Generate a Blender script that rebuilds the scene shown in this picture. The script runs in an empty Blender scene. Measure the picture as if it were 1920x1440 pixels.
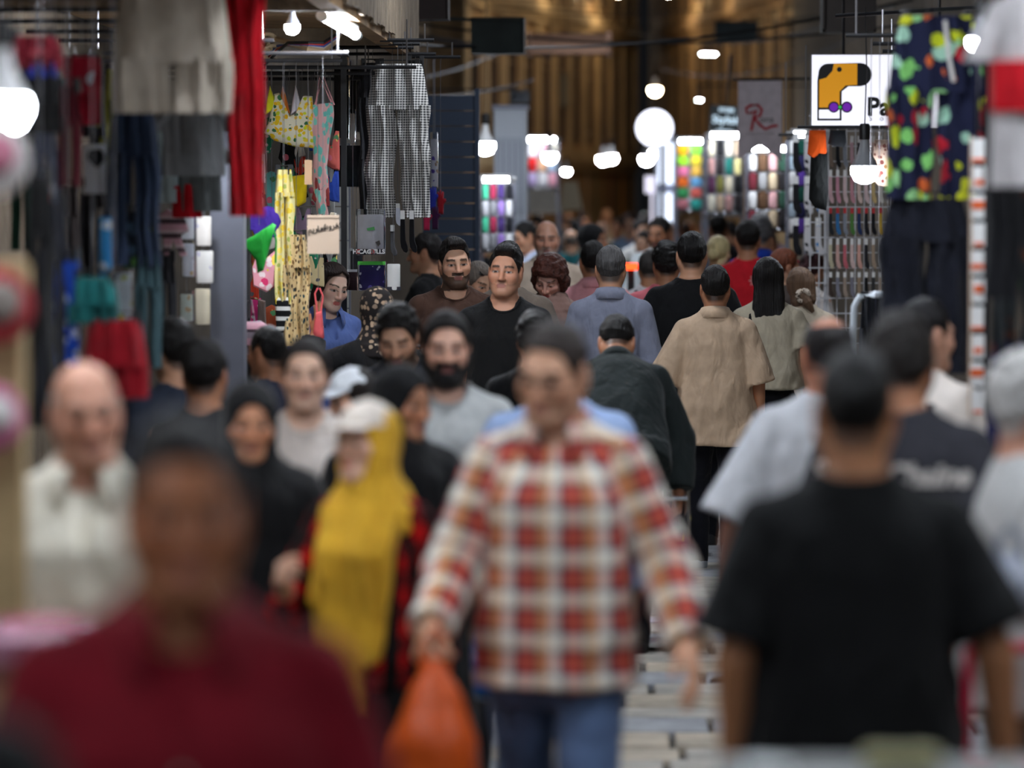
import bpy, math, random, time
import numpy as np
from mathutils import Vector, Matrix, Euler
from mathutils.bvhtree import BVHTree
T0 = time.time()
random.seed(7)
S = bpy.context.scene
COL = S.collection
R = math.radians
# ------------------------------------------------------------------ camera
HC, FPX, VX, VY = 2.07, 7200.0, 1150.0, 365.0      # eye height, focal length in px (1920 wide), vanishing point of the street
cd = bpy.data.cameras.new('camera'); cam = bpy.data.objects.new('camera', cd); COL.objects.link(cam)
cd.sensor_width = 36.0; cd.lens = FPX * 36.0 / 1920.0
cam.location = (0, 0, HC)
cam.rotation_euler = (math.pi/2 - math.atan((720-VY)/FPX), 0, math.atan((VX-960)/FPX))
cd.dof.use_dof = True; cd.dof.focus_distance = 20.8; cd.dof.aperture_fstop = 1.75
cd.clip_start = 0.1; cd.clip_end = 400
S.camera = cam
CR = np.array(cam.rotation_euler.to_matrix())
def P(px, py, d):
    """point at street distance d (metres from the eye along the street) seen at photo pixel px, py"""
    v = CR @ np.array([(px-960)/FPX, -(py-720)/FPX, -1.0])
    v = v * (d / v[1])
    return Vector((v[0], d, HC + v[2]))
# ------------------------------------------------------------------ world, exposure
w = bpy.data.worlds.new('World'); S.world = w; w.use_nodes = True
bg = w.node_tree.nodes['Background']; bg.inputs[0].default_value = (0.62, 0.72, 0.9, 1); bg.inputs[1].default_value = 0.10
S.view_settings.view_transform = 'Standard'; S.view_settings.look = 'None'
S.view_settings.exposure = 0.75; S.view_settings.gamma = 1.0; S.view_settings.use_curve_mapping = False

# ------------------------------------------------------------------ materials
def lin(c):
    o = []
    for v in c[:3]:
        v = v/255.0
        o.append(v/12.92 if v <= .04045 else ((v+.055)/1.055)**2.4)
    return o
MC = {}
def _base(name):
    m = bpy.data.materials.new(name); m.use_nodes = True
    nt = m.node_tree; b = nt.nodes['Principled BSDF']
    return m, nt, b
def mat(name, c, rough=.6, metal=0, bump=0, bscale=30, var=0, vscale=6, emit=0, spec=.5, trans=0, alpha=1, sheen=0, ior=1.45):
    if name in MC: return MC[name]
    m, nt, b = _base(name); L = lin(c)
    b.inputs['Base Color'].default_value = (*L, 1); b.inputs['Roughness'].default_value = rough
    b.inputs['Metallic'].default_value = metal; b.inputs['Specular IOR Level'].default_value = spec
    b.inputs['IOR'].default_value = ior
    if emit:
        b.inputs['Emission Color'].default_value = (*L, 1); b.inputs['Emission Strength'].default_value = emit
    if trans: b.inputs['Transmission Weight'].default_value = trans
    if alpha < 1: b.inputs['Alpha'].default_value = alpha
    if sheen: b.inputs['Sheen Weight'].default_value = sheen
    if bump or var:
        tc = nt.nodes.new('ShaderNodeTexCoord')
    if var:
        n = nt.nodes.new('ShaderNodeTexNoise'); n.inputs['Scale'].default_value = vscale; n.inputs['Detail'].default_value = 5
        nt.links.new(tc.outputs['Object'], n.inputs['Vector'])
        cr = nt.nodes.new('ShaderNodeValToRGB'); cr.color_ramp.elements[0].position = .3; cr.color_ramp.elements[1].position = .7
        cr.color_ramp.elements[0].color = (*[max(0, x*(1-var)) for x in L], 1); cr.color_ramp.elements[1].color = (*[min(1, x*(1+var)) for x in L], 1)
        nt.links.new(n.outputs['Fac'], cr.inputs['Fac']); nt.links.new(cr.outputs['Color'], b.inputs['Base Color'])
    if bump:
        n2 = nt.nodes.new('ShaderNodeTexNoise'); n2.inputs['Scale'].default_value = bscale; n2.inputs['Detail'].default_value = 4
        nt.links.new(tc.outputs['Object'], n2.inputs['Vector'])
        bp = nt.nodes.new('ShaderNodeBump'); bp.inputs['Strength'].default_value = bump; bp.inputs['Distance'].default_value = .03
        nt.links.new(n2.outputs['Fac'], bp.inputs['Height']); nt.links.new(bp.outputs['Normal'], b.inputs['Normal'])
    MC[name] = m
    return m
def fabric(c, rough=.9, name=None, fold=.35, sheen=.06):
    """cloth: soft wrinkles and a little shade-independent mottling"""
    name = name or 'cloth_%02x%02x%02x' % tuple(int(v) for v in c)
    if name in MC: return MC[name]
    m = mat(name, c, rough, bump=min(1, fold*2.3), bscale=8.5, var=.10, vscale=14, spec=.25, sheen=sheen)
    for n in m.node_tree.nodes:
        if n.type == 'TEX_NOISE' and abs(n.inputs['Scale'].default_value-8.5) < .1:
            n.inputs['Distortion'].default_value = .35; n.inputs['Detail'].default_value = 2.5
            mp = m.node_tree.nodes.new('ShaderNodeMapping'); mp.inputs['Scale'].default_value = (1.5, 1.5, .75); mp.inputs['Rotation'].default_value = (.2, .5, .3)
            src = n.inputs['Vector'].links[0].from_socket; m.node_tree.links.new(src, mp.inputs[0]); m.node_tree.links.new(mp.outputs[0], n.inputs['Vector'])
    return m
def nodes(name):
    m, nt, b = _base(name); MC[name] = m
    return m, nt, b, nt.nodes.new, nt.links.new
def mathn(nt, op, a, b=None, c=None):
    n = nt.nodes.new('ShaderNodeMath'); n.operation = op
    for i, v in enumerate((a, b, c)):
        if v is None: continue
        if isinstance(v, (int, float)): n.inputs[i].default_value = v
        else: nt.links.new(v, n.inputs[i])
    return n.outputs[0]
def ramp(nt, fac, stops, interp='LINEAR'):
    cr = nt.nodes.new('ShaderNodeValToRGB'); e = cr.color_ramp.elements; cr.color_ramp.interpolation = interp
    while len(e) < len(stops): e.new(.5)
    for i, (p, c) in enumerate(stops):
        e[i].position = p; e[i].color = (*lin(c), 1)
    nt.links.new(fac, cr.inputs['Fac'])
    return cr.outputs['Color']
def mixc(nt, fac, a, b, blend='MIX'):
    n = nt.nodes.new('ShaderNodeMix'); n.data_type = 'RGBA'; n.blend_type = blend
    if isinstance(fac, (int, float)): n.inputs['Factor'].default_value = fac
    else: nt.links.new(fac, n.inputs['Factor'])
    for v, k in ((a, 'A'), (b, 'B')):
        s = [i for i in n.inputs if i.name == k and i.type == 'RGBA'][0]
        if isinstance(v, (tuple, list)): s.default_value = (*lin(v), 1)
        else: nt.links.new(v, s)
    return [o for o in n.outputs if o.type == 'RGBA'][0]
def fabuv(nt):
    a = nt.nodes.new('ShaderNodeAttribute'); a.attribute_name = 'fab'
    s = nt.nodes.new('ShaderNodeSeparateXYZ'); nt.links.new(a.outputs['Vector'], s.inputs[0])
    return a.outputs['Vector'], s.outputs[0], s.outputs[1]
def objuv(nt):
    a = nt.nodes.new('ShaderNodeTexCoord')
    s = nt.nodes.new('ShaderNodeSeparateXYZ'); nt.links.new(a.outputs['Object'], s.inputs[0])
    return a.outputs['Object'], s.outputs[0], s.outputs[2]
def plaid(name, ustops, vstops, pu, pv, uvf=fabuv, rough=.9, blend='MIX', fac=.5, bumpy=.3):
    if name in MC: return MC[name]
    m, nt, b, N, K = nodes(name)
    vec, u, v = uvf(nt)
    cu = ramp(nt, mathn(nt, 'FRACT', mathn(nt, 'DIVIDE', u, pu)), ustops)
    cv = ramp(nt, mathn(nt, 'FRACT', mathn(nt, 'DIVIDE', v, pv)), vstops)
    K(mixc(nt, fac, cu, cv, blend), b.inputs['Base Color'])
    b.inputs['Roughness'].default_value = rough; b.inputs['Specular IOR Level'].default_value = .25
    if bumpy:
        n2 = N('ShaderNodeTexNoise'); n2.inputs['Scale'].default_value = 9; tc = N('ShaderNodeTexCoord'); K(tc.outputs['Object'], n2.inputs['Vector'])
        bp = N('ShaderNodeBump'); bp.inputs['Strength'].default_value = bumpy; bp.inputs['Distance'].default_value = .02
        K(n2.outputs['Fac'], bp.inputs['Height']); K(bp.outputs['Normal'], b.inputs['Normal'])
    return m
def blobs(name, base, cols, scale=9, size=.42, rough=.9, uvf=objuv, seed=0, stretch=(1, 1, 1)):
    """printed cloth: scattered blobs of several colours on a base colour"""
    if name in MC: return MC[name]
    m, nt, b, N, K = nodes(name)
    vec, u, v = uvf(nt)
    mp = N('ShaderNodeMapping'); mp.inputs['Location'].default_value = (seed*3.1, seed*1.7, seed); mp.inputs['Scale'].default_value = stretch; K(vec, mp.inputs[0])
    nz = N('ShaderNodeTexNoise'); nz.inputs['Scale'].default_value = scale*1.5; K(mp.outputs[0], nz.inputs['Vector'])
    ad = N('ShaderNodeVectorMath'); ad.operation = 'MULTIPLY_ADD'; K(nz.outputs['Color'], ad.inputs[0]); ad.inputs[1].default_value = (.5/scale,)*3; K(mp.outputs[0], ad.inputs[2])
    vo = N('ShaderNodeTexVoronoi'); vo.inputs['Scale'].default_value = scale; vo.inputs['Randomness'].default_value = .75; K(ad.outputs[0], vo.inputs['Vector'])
    sp = N('ShaderNodeSeparateColor'); K(vo.outputs['Color'], sp.inputs[0])
    st = [((i+.0)/len(cols), c) for i, c in enumerate(cols)]
    cc = ramp(nt, sp.outputs[0], st, 'CONSTANT')
    f = mathn(nt, 'LESS_THAN', vo.outputs['Distance'], mathn(nt, 'MULTIPLY_ADD', sp.outputs[1], size*.5, size*.6))
    K(mixc(nt, f, base, cc), b.inputs['Base Color']); b.inputs['Roughness'].default_value = rough; b.inputs['Specular IOR Level'].default_value = .25
    return m

# ------------------------------------------------------------------ mesh helpers
def mkmesh(name, V, Fq, mats=None, smooth=True, attrs=None, tri=None):
    """numpy verts + quads (and triangles) -> mesh"""
    me = bpy.data.meshes.new(name)
    V = np.asarray(V, np.float32)
    Fq = np.asarray(Fq, np.int32).reshape(-1, 4)
    nt = 0 if tri is None else len(tri)
    me.vertices.add(len(V)); me.vertices.foreach_set('co', V.ravel())
    nl = Fq.size + 3*nt
    me.loops.add(nl); me.polygons.add(len(Fq)+nt)
    li = Fq.ravel() if not nt else np.concatenate([Fq.ravel(), np.asarray(tri, np.int32).ravel()])
    me.loops.foreach_set('vertex_index', li)
    st = np.arange(len(Fq))*4
    if nt: st = np.concatenate([st, Fq.size + np.arange(nt)*3])
    me.polygons.foreach_set('loop_start', st.astype(np.int32))
    if smooth: me.polygons.foreach_set('use_smooth', np.ones(len(Fq)+nt, bool))
    for k, (t, a) in (attrs or {}).items():
        at = me.attributes.new(k, t, 'POINT')
        at.data.foreach_set('color' if t == 'FLOAT_COLOR' else 'vector', np.asarray(a, np.float32).ravel())
    me.update(calc_edges=True); me.validate()
    for m in (mats or []): me.materials.append(m)
    return me
def link(name, data, parent=None, loc=None, rot=None, scale=None):
    o = bpy.data.objects.new(name, data); COL.objects.link(o)
    if parent is not None: o.parent = parent
    if loc is not None: o.location = loc
    if rot is not None: o.rotation_euler = rot
    if scale is not None: o.scale = scale
    return o
def tag(o, label=None, cat=None, group=None, kind=None):
    if label: o['label'] = label
    if cat: o['category'] = cat
    if group: o['group'] = group
    if kind: o['kind'] = kind
    return o
def thing(name, label, cat, loc=(0, 0, 0), rot=0, group=None):
    o = link(name, None, loc=loc, rot=(0, 0, rot)); o.empty_display_size = .1
    return tag(o, label, cat, group)
class MB:
    """collects simple shapes into one mesh"""
    def __init__(s): s.v = []; s.f = []
    def add(s, V, F):
        n = len(s.v); s.v += [tuple(float(c) for c in p) for p in V]; s.f += [tuple(int(i)+n for i in q) for q in F]; return s
    def box(s, c, d, rot=None, taper=1):
        x, y, z = d[0]/2, d[1]/2, d[2]/2
        V = [Vector((a*x*(taper if k > 0 else 1), b*y*(taper if k > 0 else 1), k*z)) for k in (-1, 1) for b in (-1, 1) for a in (-1, 1)]
        if rot is not None:
            M = Euler(rot).to_matrix(); V = [M @ v for v in V]
        c = Vector(c)
        return s.add([v+c for v in V], [(0, 2, 3, 1), (4, 5, 7, 6), (0, 1, 5, 4), (2, 6, 7, 3), (0, 4, 6, 2), (1, 3, 7, 5)])
    def tube(s, pts, r, n=8, closed=False):
        pts = [Vector(p) for p in pts]; k = len(pts); rs = r if isinstance(r, (list, tuple)) else [r]*k
        V = []; up0 = None
        for i, p in enumerate(pts):
            if closed: t = pts[(i+1) % k]-pts[i-1]
            else: t = pts[min(i+1, k-1)]-pts[max(i-1, 0)]
            t.normalize()
            if up0 is None or abs(t.dot(up0)) > .99: up0 = Vector((0, 0, 1)) if abs(t.z) < .9 else Vector((1, 0, 0))
            a = t.cross(up0).normalized(); b = t.cross(a).normalized(); up0 = -b if False else up0
            for j in range(n):
                q = 2*math.pi*j/n; V.append(p+a*(math.cos(q)*rs[i])+b*(math.sin(q)*rs[i]))
        Fc = []
        for i in range(k if closed else k-1):
            for j in range(n):
                a0 = i*n+j; a1 = i*n+(j+1) % n; b0 = ((i+1) % k)*n+j; b1 = ((i+1) % k)*n+(j+1) % n
                Fc.append((a0, a1, b1, b0))
        if not closed: Fc += [tuple(range(n-1, -1, -1)), tuple(range((k-1)*n, k*n))]
        return s.add(V, Fc)
    def lathe(s, c, prof, n=20, axis='z', M=None, sy=1):
        """prof: list of (r, h)"""
        c = Vector(c); V = []
        for r, h in prof:
            for j in range(n):
                q = 2*math.pi*j/n; v = Vector((r*math.cos(q), r*math.sin(q)*sy, h))
                if axis == 'y': v = Vector((v.x, v.z, v.y))
                if M is not None: v = M @ v
                V.append(v+c)
        k = len(prof); Fc = []
        for i in range(k-1):
            for j in range(n): Fc.append((i*n+j, i*n+(j+1) % n, (i+1)*n+(j+1) % n, (i+1)*n+j))
        Fc += [tuple(range(n-1, -1, -1)), tuple(range((k-1)*n, k*n))]
        return s.add(V, Fc)
    def loft(s, secs, n=28, fold=0, ff=40, ph=0, cap=True):
        """flattened cloth tubes: sections (x, y, z, rx, ry)"""
        V = []
        for (x, y, z, rx, ry) in secs:
            for j in range(n):
                q = 2*math.pi*j/n; cx = math.copysign(abs(math.cos(q))**.8, math.cos(q))
                xx = x+rx*cx
                fy = fold*(math.sin(ff*(xx-x)/max(rx, .05)*.12+ph+z*3)+.6*math.sin(ff*.27*xx/.1+z*9+ph*2)) if fold else 0
                V.append((xx, y+ry*math.sin(q)+fy, z))
        k = len(secs); Fc = []
        for i in range(k-1):
            for j in range(n): Fc.append((i*n+j, i*n+(j+1) % n, (i+1)*n+(j+1) % n, (i+1)*n+j))
        if cap: Fc += [tuple(range(n-1, -1, -1)), tuple(range((k-1)*n, k*n))]
        return s.add(V, Fc)
    def prism(s, pts, y0, y1):
        """polygon in x-z (list) extruded in y"""
        n = len(pts); V = [(p[0], y0, p[1]) for p in pts]+[(p[0], y1, p[1]) for p in pts]
        return s.add(V, [tuple(range(n)), tuple(range(2*n-1, n-1, -1))]+[(i, i+n, (i+1) % n+n, (i+1) % n) for i in range(n)])
    def mesh(s, name, m, smooth=True):
        me = bpy.data.meshes.new(name); me.from_pydata(s.v, [], s.f)
        if smooth:
            me.polygons.foreach_set('use_smooth', np.ones(len(me.polygons), bool))
            try: me.set_sharp_from_angle(angle=R(40))
            except Exception: pass
        for mm in (m if isinstance(m, (list, tuple)) else [m]): me.materials.append(mm)
        return me
    def obj(s, name, m, parent=None, smooth=True, **k): return link(name, s.mesh(name, m, smooth), parent, **k)
def text_mesh(txt, size, m, name='lettering', extrude=.001, spacing=1.0, bold=0, shear=0, align='CENTER'):
    cu = bpy.data.curves.new(name, 'FONT'); cu.body = txt; cu.size = size; cu.extrude = extrude; cu.space_character = spacing
    cu.offset = bold; cu.shear = shear; cu.align_x = align; cu.align_y = 'CENTER'; cu.resolution_u = 3
    o = bpy.data.objects.new(name, cu); COL.objects.link(o)
    dg = bpy.context.evaluated_depsgraph_get(); me = bpy.data.meshes.new_from_object(o.evaluated_get(dg))
    bpy.data.objects.remove(o); bpy.data.curves.remove(cu)
    me.materials.clear(); me.materials.append(m)
    return me
# ------------------------------------------------------------------ distance-field modelling (figures, hair, clothes)
def axis(lo, hi, h, flo=None, fhi=None, fh=None):
    if flo is None: return np.arange(lo, hi+h, h, dtype=np.float32)
    a = np.arange(flo, lo-h, -h)[::-1] if flo > lo else np.array([flo])
    b = np.arange(flo+fh, fhi, fh); c = np.arange(fhi, hi+h, h)
    return np.concatenate([a, b, c]).astype(np.float32)
class Field:
    def __init__(s, xs, ys, zs):
        s.ax = (xs, ys, zs); s.F = np.full((len(xs), len(ys), len(zs)), .3, np.float32)
    def sl(s, lo, hi):
        r = []
        for a, l, h in zip(s.ax, lo, hi):
            i = max(np.searchsorted(a, l)-1, 0); j = min(np.searchsorted(a, h)+1, len(a)); r.append(slice(i, max(j, i)))
        X, Y, Z = (a[q] for a, q in zip(s.ax, r))
        return tuple(r), X[:, None, None], Y[None, :, None], Z[None, None, :]
    def add(s, prim, k=.02, pad=.05):
        f, lo, hi = prim; q, X, Y, Z = s.sl(np.asarray(lo)-pad, np.asarray(hi)+pad)
        if 0 in s.F[q].shape: return s
        d = f(X, Y, Z).astype(np.float32) if not isinstance(f, float) else f
        s.F[q] = smin(s.F[q], d, k); return s
    def sub(s, prim, k=.01, pad=.03):
        f, lo, hi = prim; q, X, Y, Z = s.sl(np.asarray(lo)-pad, np.asarray(hi)+pad)
        if 0 in s.F[q].shape: return s
        s.F[q] = -smin(-s.F[q], f(X, Y, Z), k); return s
    def grids(s): return s.ax[0][:, None, None], s.ax[1][None, :, None], s.ax[2][None, None, :]
    def mesh(s): return snet(s.F, *s.ax)
def smin(a, b, k):
    if k <= 0: return np.minimum(a, b)
    h = np.maximum(k-np.abs(a-b), 0)/k
    return np.minimum(a, b)-h*h*(k*.25)
def smax(a, b, k): return -smin(-a, -b, k)
def ell(c, r):
    c = np.asarray(c, float); r = np.asarray(r, float)
    def f(X, Y, Z):
        a, b, g = (X-c[0])/r[0], (Y-c[1])/r[1], (Z-c[2])/r[2]
        k0 = np.sqrt(a*a+b*b+g*g); k1 = np.sqrt((a/r[0])**2+(b/r[1])**2+(g/r[2])**2)+1e-6
        return k0*(k0-1)/k1
    return f, c-r, c+r
def rcone(a, b, ra, rb, flat=False, sy=1.0):
    a = np.asarray(a, float); b = np.asarray(b, float); d = b-a; L2 = float(d@d)+1e-9; L = math.sqrt(L2)
    def f(X, Y, Z):
        x, y, z = X-a[0], Y-a[1], Z-a[2]
        t = (x*d[0]+y*d[1]+z*d[2])/L2; tc = np.clip(t, 0, 1)
        q = np.sqrt((x-tc*d[0])**2+((y-tc*d[1])*sy)**2+(z-tc*d[2])**2)-(ra+(rb-ra)*tc)
        if flat:
            tt = t if flat == 2 else np.maximum(t, 0.0)
            q = np.sqrt((x-t*d[0])**2+((y-t*d[1])*sy)**2+(z-t*d[2])**2)-(ra+(rb-ra)*tc)
            q = np.maximum(q, (t-1)*L) if flat == 1 else np.maximum(q, (np.abs(t-.5)-.5)*L)
            if flat == 1: q = np.where(t < 0, np.sqrt(x*x+y*y+z*z)-ra, q)
        return q
    r = max(ra, rb)
    return f, np.minimum(a, b)-r, np.maximum(a, b)+r
def profile(zs, wx, wy, cy=None, cx=None, p=2.3):
    zs = np.asarray(zs, float); wx = np.asarray(wx, float); wy = np.asarray(wy, float); cy = np.zeros_like(zs) if cy is None else np.asarray(cy, float)
    cx = np.zeros_like(zs) if cx is None else np.asarray(cx, float)
    if len(zs) > 3:                                   # round the breakpoints of the profile
        zd = np.linspace(zs[0], zs[-1], 160); n_ = max(1, int(.028/(zd[1]-zd[0]))) if zs[-1]-zs[0] > .4 else max(1, int(.012/(zd[1]-zd[0]))); ker = np.hanning(2*n_+3); ker /= ker.sum(); pd = len(ker)//2
        sm_ = lambda a: np.convolve(np.pad(np.interp(zd, zs, a), pd, mode='edge'), ker, 'valid')
        wx, wy, cy, cx, zs = sm_(wx), sm_(wy), sm_(cy), sm_(cx), zd
    def f(X, Y, Z):
        z = Z.ravel()
        a = np.interp(z, zs, wx).reshape(Z.shape); b = np.interp(z, zs, wy).reshape(Z.shape); c = np.interp(z, zs, cy).reshape(Z.shape)
        c2 = np.interp(z, zs, cx).reshape(Z.shape)
        q = ((np.abs((X-c2)/a))**p+(np.abs((Y-c)/b))**p)**(1/p)
        d = (q-1)*np.minimum(a, b)
        return np.maximum(d, np.maximum(zs[0]-Z, Z-zs[-1]))
    m = max(wx.max()+np.abs(cx).max(), wy.max()+np.abs(cy).max())
    return f, np.array([-m, -m, zs[0]]), np.array([m, m, zs[-1]])
def snet(F, xs, ys, zs):
    ins = F < 0
    c = np.zeros((F.shape[0]-1, F.shape[1]-1, F.shape[2]-1), np.int8)
    for dx in (0, 1):
        for dy in (0, 1):
            for dz in (0, 1):
                c += ins[dx:dx+c.shape[0], dy:dy+c.shape[1], dz:dz+c.shape[2]]
    I, J, K = np.nonzero((c > 0) & (c < 8))
    n = len(I); idx = np.full(c.shape, -1, np.int32); idx[I, J, K] = np.arange(n)
    acc = np.zeros((n, 3), np.float32); cnt = np.zeros(n, np.float32)
    cor = [(a, b, g) for a in (0, 1) for b in (0, 1) for g in (0, 1)]
    val = {o: F[I+o[0], J+o[1], K+o[2]] for o in cor}
    for o in cor:
        for ax in range(3):
            if o[ax]: continue
            p = list(o); p[ax] = 1; p = tuple(p)
            fa, fb = val[o], val[p]; m = (fa < 0) != (fb < 0)
            t = np.where(m, fa/np.where(m, fa-fb, 1), 0)
            q = []
            for e, (A, ii) in enumerate(((xs, I), (ys, J), (zs, K))):
                if e == ax: q.append(A[ii]+(A[ii+1]-A[ii])*t)
                else: q.append(A[ii+o[e]])
            acc += np.where(m[:, None], np.stack(q, 1), 0); cnt += m
    V = acc/cnt[:, None]
    Q = []
    # x edges
    s = ins[:-1, 1:-1, 1:-1] != ins[1:, 1:-1, 1:-1]; a, b, g = np.nonzero(s); b += 1; g += 1
    q = np.stack([idx[a, b-1, g-1], idx[a, b, g-1], idx[a, b, g], idx[a, b-1, g]], 1); fl = ~ins[a, b, g]; q[fl] = q[fl][:, ::-1]; Q.append(q)
    s = ins[1:-1, :-1, 1:-1] != ins[1:-1, 1:, 1:-1]; a, b, g = np.nonzero(s); a += 1; g += 1
    q = np.stack([idx[a-1, b, g-1], idx[a-1, b, g], idx[a, b, g], idx[a, b, g-1]], 1); fl = ~ins[a, b, g]; q[fl] = q[fl][:, ::-1]; Q.append(q)
    s = ins[1:-1, 1:-1, :-1] != ins[1:-1, 1:-1, 1:]; a, b, g = np.nonzero(s); a += 1; b += 1
    q = np.stack([idx[a-1, b-1, g], idx[a, b-1, g], idx[a, b, g], idx[a-1, b, g]], 1); fl = ~ins[a, b, g]; q[fl] = q[fl][:, ::-1]; Q.append(q)
    return V, np.concatenate(Q)
_wr = np.random.default_rng(3)
WAVES = [(_wr.normal(size=3), _wr.uniform(0, 6.28)) for _ in range(14)]
def wob(X, Y, Z, f, st=(1, 1, 1), seed=0, n=5):
    s = 0
    for i in range(n):
        d, ph = WAVES[(i+seed*3) % 14]
        s = s+np.sin(X*(d[0]*f*st[0])+Y*(d[1]*f*st[1])+Z*(d[2]*f*st[2])+ph+seed*1.3)
    return s/n
# ---- canonical head (face towards -y, origin between the ears), sampled once on a grid
HX = axis(-.115, .115, .004); HY = axis(-.155, .15, .004); HZ = axis(-.21, .16, .004)
def head_grid(fem):
    G = Field(HX, HY, HZ); j = .88 if fem else 1.0
    G.add(ell((0, .012, .036), (.076, .098, .087)), 0)
    G.add(ell((0, -.022, -.03), (.065*j, .068, .088 if not fem else .082)), .03)
    for s in (-1, 1):
        G.add(rcone((s*.058*j, .012, -.045), (s*.028*j, -.058, -.096), .02, .02), .035)
        G.add(ell((s*.043, -.058, -.022), (.026, .024, .024)), .03)
    G.add(rcone((-.012*(1-.6*fem), -.075, -.1), (.012*(1-.6*fem), -.075, -.1), .018 if not fem else .0155, .018 if not fem else .0155), .03)
    G.add(rcone((-.036, -.078, .027), (.036, -.078, .027), .0085 if fem else .0135, .0085 if fem else .0135), .022)
    for s in (-1, 1):
        G.sub(ell((s*.033, -.101, .002), (.021, .017, .014)), .014)
        G.add(ell((s*.033, -.074, .002), (.0155, .0145, .0135)), .004)
    G.add(rcone((0, -.088, .018), (0, -.111, -.033), .008, .0125 if not fem else .0105), .016)
    for s in (-1, 1): G.add(ell((s*.0125, -.098, -.036), (.009, .011, .008)), .008)
    G.add(rcone((-.019, -.083, -.0615), (.019, -.083, -.0615), .0075, .0075), .008)
    G.add(rcone((-.016, -.084, -.0735), (.016, -.084, -.0735), .0085, .0085), .008)
    G.sub(rcone((-.022, -.0945, -.067), (.022, -.0945, -.067), .0022, .0022), .004)
    for s in (-1, 1):
        G.add(ell((s*.08, .016, -.004), (.009, .021, .033)), .012)
        G.sub(ell((s*.09, .012, -.0), (.005, .011, .018)), .006)
    G.add(rcone((0, .022, -.05), (0, .04, -.2), .055*j, .057*j), .03)
    return G.F
HG = {0: head_grid(False), 1: head_grid(True)}
def head_sample(fem, q):
    """trilinear lookup of the head field at points q (...,3)"""
    G = HG[fem]; o = []
    for e, A in enumerate((HX, HY, HZ)):
        t = (q[..., e]-A[0])/.004; o.append(np.clip(t, 0, len(A)-1.001))
    i = [x.astype(np.int32) for x in o]; f = [x-y for x, y in zip(o, i)]
    r = 0
    for a in (0, 1):
        for b in (0, 1):
            for c in (0, 1):
                r = r+G[i[0]+a, i[1]+b, i[2]+c]*(f[0] if a else 1-f[0])*(f[1] if b else 1-f[1])*(f[2] if c else 1-f[2])
    # outside the sampled block: add distance to it
    ov = 0
    for e, A in enumerate((HX, HY, HZ)):
        ov = ov+np.maximum(A[0]-q[..., e], 0)**2+np.maximum(q[..., e]-A[-1], 0)**2
    return r+np.sqrt(ov)
# ---- canonical right hand: wrist at origin, fingers to -z, thumb to -y, palm to +x
def hand_mesh(curl, spread=.0, tcurl=.5):
    G = Field(axis(-.05, .12, .0042), axis(-.105, .075, .0042), axis(-.225, .05, .0042))
    G.add(rcone((0, 0, .04), (0, 0, -.005), .026, .025, sy=.85), .01)
    for y, zb in ((-.030, -.088), (-.010, -.093), (.011, -.09), (.030, -.082)):
        G.add(rcone((0, y*.55, -.015), (0, y, zb), .0165, .0125), .02)
    ln = [(.043, .026, .022), (.048, .030, .023), (.045, .028, .022), (.035, .021, .019)]
    for (y, zb), l, rr in zip(((-.030, -.088), (-.010, -.093), (.011, -.09), (.030, -.082)), ln, (.0088, .009, .0086, .0078)):
        p = np.array([0., y, zb]); a = 0; yaw = spread*y/.03
        for n_, L in enumerate(l):
            a += curl*(.75, 1.05, .8)[n_]
            d = np.array([math.sin(a), math.sin(yaw)*math.cos(a), -math.cos(a)*math.cos(yaw)]); e = p+d*L
            G.add(rcone(p, e, rr*(1-.06*n_), rr*(.94-.06*n_)), .004); p = e
    p = np.array([.008, -.02, -.025]); q = np.array([.016, -.052, -.062]); G.add(rcone(p, q, .017, .0115), .018)
    q2 = q+np.array([.012*tcurl*2, -.012*(1-tcurl), -.03]); G.add(rcone(q, q2, .011, .0095), .005)
    q3 = q2+np.array([.014*tcurl*2, .004*tcurl, -.022]); G.add(rcone(q2, q3, .0095, .008), .004)
    return G.mesh()
HANDS = {'relax': hand_mesh(.32), 'grip': hand_mesh(1.15, 0, .9), 'open': hand_mesh(.12, .22, .2)}
# ------------------------------------------------------------------ people
SKIN = nodes('skin')
_a = SKIN[3]('ShaderNodeAttribute'); _a.attribute_name = 'col'; SKIN[4](_a.outputs['Color'], SKIN[2].inputs['Base Color'])
SKIN[2].inputs['Roughness'].default_value = .48; SKIN[2].inputs['Specular IOR Level'].default_value = .35
SKIN[2].inputs['Subsurface Weight'].default_value = .12; SKIN[2].inputs['Subsurface Radius'].default_value = (.02, .008, .004); SKIN[2].inputs['Subsurface Scale'].default_value = .3
SKIN = SKIN[0]
def hairmat(c, rough=.5, straight=False):
    n = ('hair_%d_%d_%d' % c)+('_straight' if straight else '')
    if n in MC: return MC[n]
    m = mat(n, c, rough, bump=.6, bscale=60, var=.35, vscale=40, spec=.35)
    for nd in m.node_tree.nodes:
        if nd.type == 'TEX_NOISE':
            nd.inputs['Detail'].default_value = 6
            if straight:
                mp = m.node_tree.nodes.new('ShaderNodeMapping'); mp.inputs['Scale'].default_value = (2.5, 1, .06)
                src = nd.inputs['Vector'].links[0].from_socket; m.node_tree.links.new(src, mp.inputs[0]); m.node_tree.links.new(mp.outputs[0], nd.inputs['Vector'])
    return m
def rotm(yaw, pitch, roll): return np.array((Matrix.Rotation(R(yaw), 3, 'Z') @ Matrix.Rotation(R(pitch), 3, 'X') @ Matrix.Rotation(R(roll), 3, 'Y')))
def nrm(v): v = np.asarray(v, float); return v/np.linalg.norm(v)
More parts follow.
